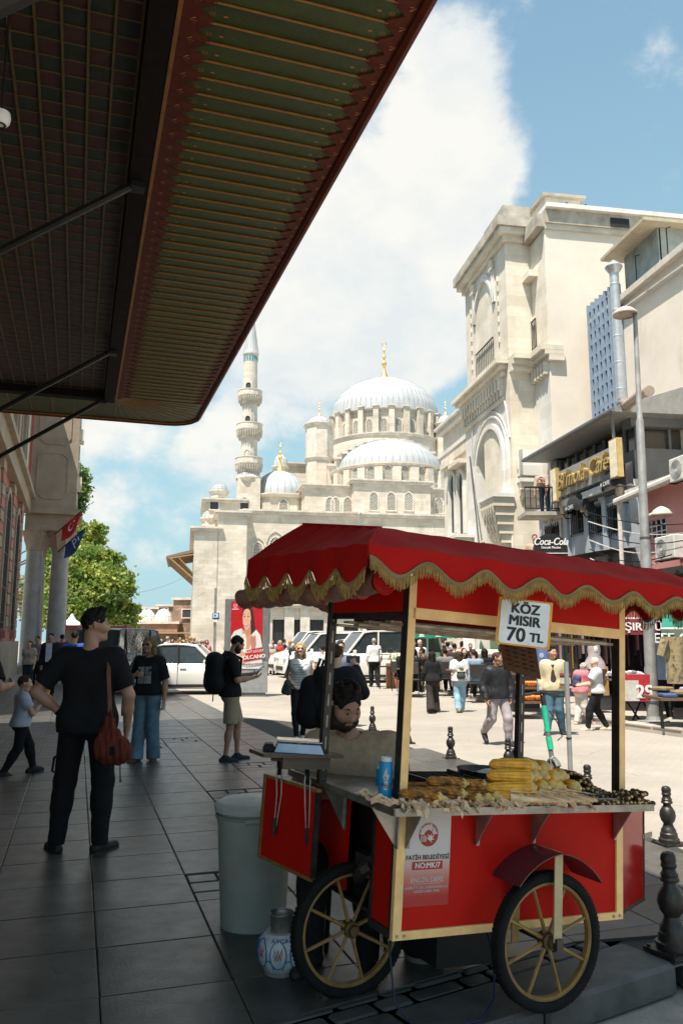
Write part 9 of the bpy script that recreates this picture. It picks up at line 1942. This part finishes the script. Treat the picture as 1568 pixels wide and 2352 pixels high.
for k in range(60):
 b=MB(); x,y,z=random.uniform(tx0+.05,tx1-.05),random.uniform(15.5,16.3),random.uniform(.90,1.02); a=random.uniform(0,6.3); b.tube([(x,y,z),(x+.07*math.cos(a),y+.07*math.sin(a),z+.02),(x+.13*math.cos(a+.6),y+.13*math.sin(a+.6),z)],[.022,.03,.022],6)
 o=b.build('sock',skm[(k*7) % 3 if k % 2 else 0],None,True); tag(o,{0:'white',1:'black',2:'grey'}[(k*7) % 3 if k % 2 else 0]+f' sock at {["left", "middle", "right"][k // 3 % 3]} of the wire table heap, {ORD[k % 26]} {["lower", "middle", "upper"][k // 26]} one','sock','socks heaped on the wire table')
ps_=thing('price_board','red and white board reading SARI 29 hooked on the sock table','sign',at(1462,1575,15.4)); c_=at(1464,1580,15.4); b=MB(); b.box(c_,(.58,.02,.5)); b.build('board',mat('sign_red',(.4,.02,.03),.6,bump=0),ps_); b=MB(); b.box(c_+V((-.14,-.012,-.05)),(.3,.006,.38)); b.build('white_field',mat('striped_white',(.5,.48,.42),.6,bump=0),ps_)
text('lettering','29',wt_,face_mtx(c_+V((.12,-.02,-.08)),(1,0,0),(0,0,1)),.34,ps_,.002,.01)
wb=thing('tilted_card','white price card tilted up on the sock table','card',at(1418,1530,15.7)); b=MB(); b.box(at(1418,1532,15.7),(.22,.02,.26),mtx=MX.Rotation(R(15),4,'Y')); b.build('card',pw,wb); b=MB(); b.tube([at(1418,1540,15.72),V((at(1418,1540,15.72).x,15.75,.9))],.01,4); b.build('stick',steel,wb)
# mannequin head display and hanging camouflage shirt
mn_=thing('mannequin','white faced mannequin in pale headscarf hanging under the red awning','mannequin',at(1364,1500,17.2)); c_=at(1364,1492,17.2); b=MB(); b.sph(c_,.11,16,12,(.85,1,1.2)); b.build('head',mat('mannequin_white',(.62,.58,.54),.4),mn_,True); b=MB(); b.lathe([(.04,.16),(.12,.10),(.14,0),(.12,-.12),(.20,-.26),(.24,-.4)],c=(c_.x,c_.y+.035,c_.z),n=20); b.build('headscarf',cloth('scarf_grey',(.35,.3,.3)),mn_,True)
b=MB(); b.grid(8,8,lambda s,f:c_+V(((s-.5)*.5,-.05,-.35-.6*f))); b.build('blouse',cloth('ochre',(.36,.2,.06)),mn_,True); b=MB(); b.tube([c_+V((0,.1,0)),V((c_.x,c_.y+.1,.12))],.02,6); b.build('stand',iron,mn_)
cm=thing('camouflage_shirt','camouflage shirt hanging under the green awning at the right edge','shirt',at(1558,1480,14.8)); camo=mat('camouflage',(.28,.22,.12),.85,var=.2,sc=8,stain=((.06,.05,.03),14,.5)); c_=at(1550,1462,14.8); b=MB(); b.grid(10,12,lambda s,f:c_+V(((s-.5)*(.42+.1*(f<.3)),.04*math.sin(s*8),-.85*f))); b.build('torso',camo,cm,True)
for sg in (-1,1):b=MB(); b.tube([c_+V((sg*.2,0,-.06)),c_+V((sg*.3,0,-.35))],[.08,.07],8,flat=1); b.build('sleeve',camo,cm,True)
b=MB(); b.tube([c_+V((0,0,0)),c_+V((0,0,.2))],.008,4); b.build('hanger',steel,cm)
bt_=thing('goods_table','low dark table with folded blue and khaki clothes at the right edge','stall table',(at(1555,1471,14.6).x,14.6,.12)); x_=at(1550,1471,14.6).x; b=MB(); b.box((x_+.3,14.6,.62),(1.6,.9,.05)); b.build('top',mat('stand_wood',(.12,.07,.04),.7),bt_)
for sx in (-.45,1.05):b=MB(); b.tube([(x_+sx,14.3,.12),(x_+sx,14.3,.6)],.03,6); b.build('leg',iron,bt_)
for k in range(8):
 c3=[(.05,.09,.2),(.2,.15,.08),(.3,.33,.42),(.1,.1,.1)][k % 4]; b=MB(); b.bbox((x_-.3+.2*(k % 5),14.35+.2*(k // 5),.68+.05*(k % 3)),(.26,.3,.07),.02,.1*k); o=b.build('folded_shirt',cloth('fold%d' % (k % 4),c3),None); tag(o,f'folded {["blue", "khaki", "pale blue", "black"][k % 4]} shirt, {"front" if k < 5 else "rear"} row on the low table, {ORD[k % 5]} from left','shirt','folded shirts on the low table')
 # parasol stand, planter and chairs near the terrace left end
pl2=thing('planter','brown wooden planter with green shrub left of the cart front post','planter',G(912,1580)); q=G(912,1580); b=MB(); b.box(q+V((0,0,.42)),(.75,.6,.84)); b.build('box',mat('terracotta',(.30,.13,.06),.7),pl2)
vs=MB()
for k in range(180):p=q+V((random.gauss(0,.22),random.gauss(0,.18),.95+abs(random.gauss(0,.14)))); a=random.uniform(0,6.3); d1=V((math.cos(a),math.sin(a),random.uniform(-.5,.8)))*.05; d2=V((-math.sin(a),math.cos(a),0))*.03; vs.add([p-d1,p+d2,p+d1,p-d2],[(0,1,2,3)])
tag(vs.build('foliage',leafA,pl2),kind='stuff')
cc=thing('high_chair','dark metal high chair by the planter','chair',G(885,1582)); q=G(885,1582)
for sx in (-.2,.2):
 for sy in (-.2,.2):b=MB(); b.tube([q+V((sx,sy,0)),q+V((sx,sy,1.35 if sy>0 else .75))],.015,5); b.build('leg',iron,cc)
b=MB(); b.box(q+V((0,0,.75)),(.44,.44,.04)); b.build('seat',chm_,cc)
for z in (1.0,1.15,1.33):b=MB(); b.tube([q+V((-.2,.2,z)),q+V((.2,.2,z))],.013,5); b.build('back_rail',iron,cc)
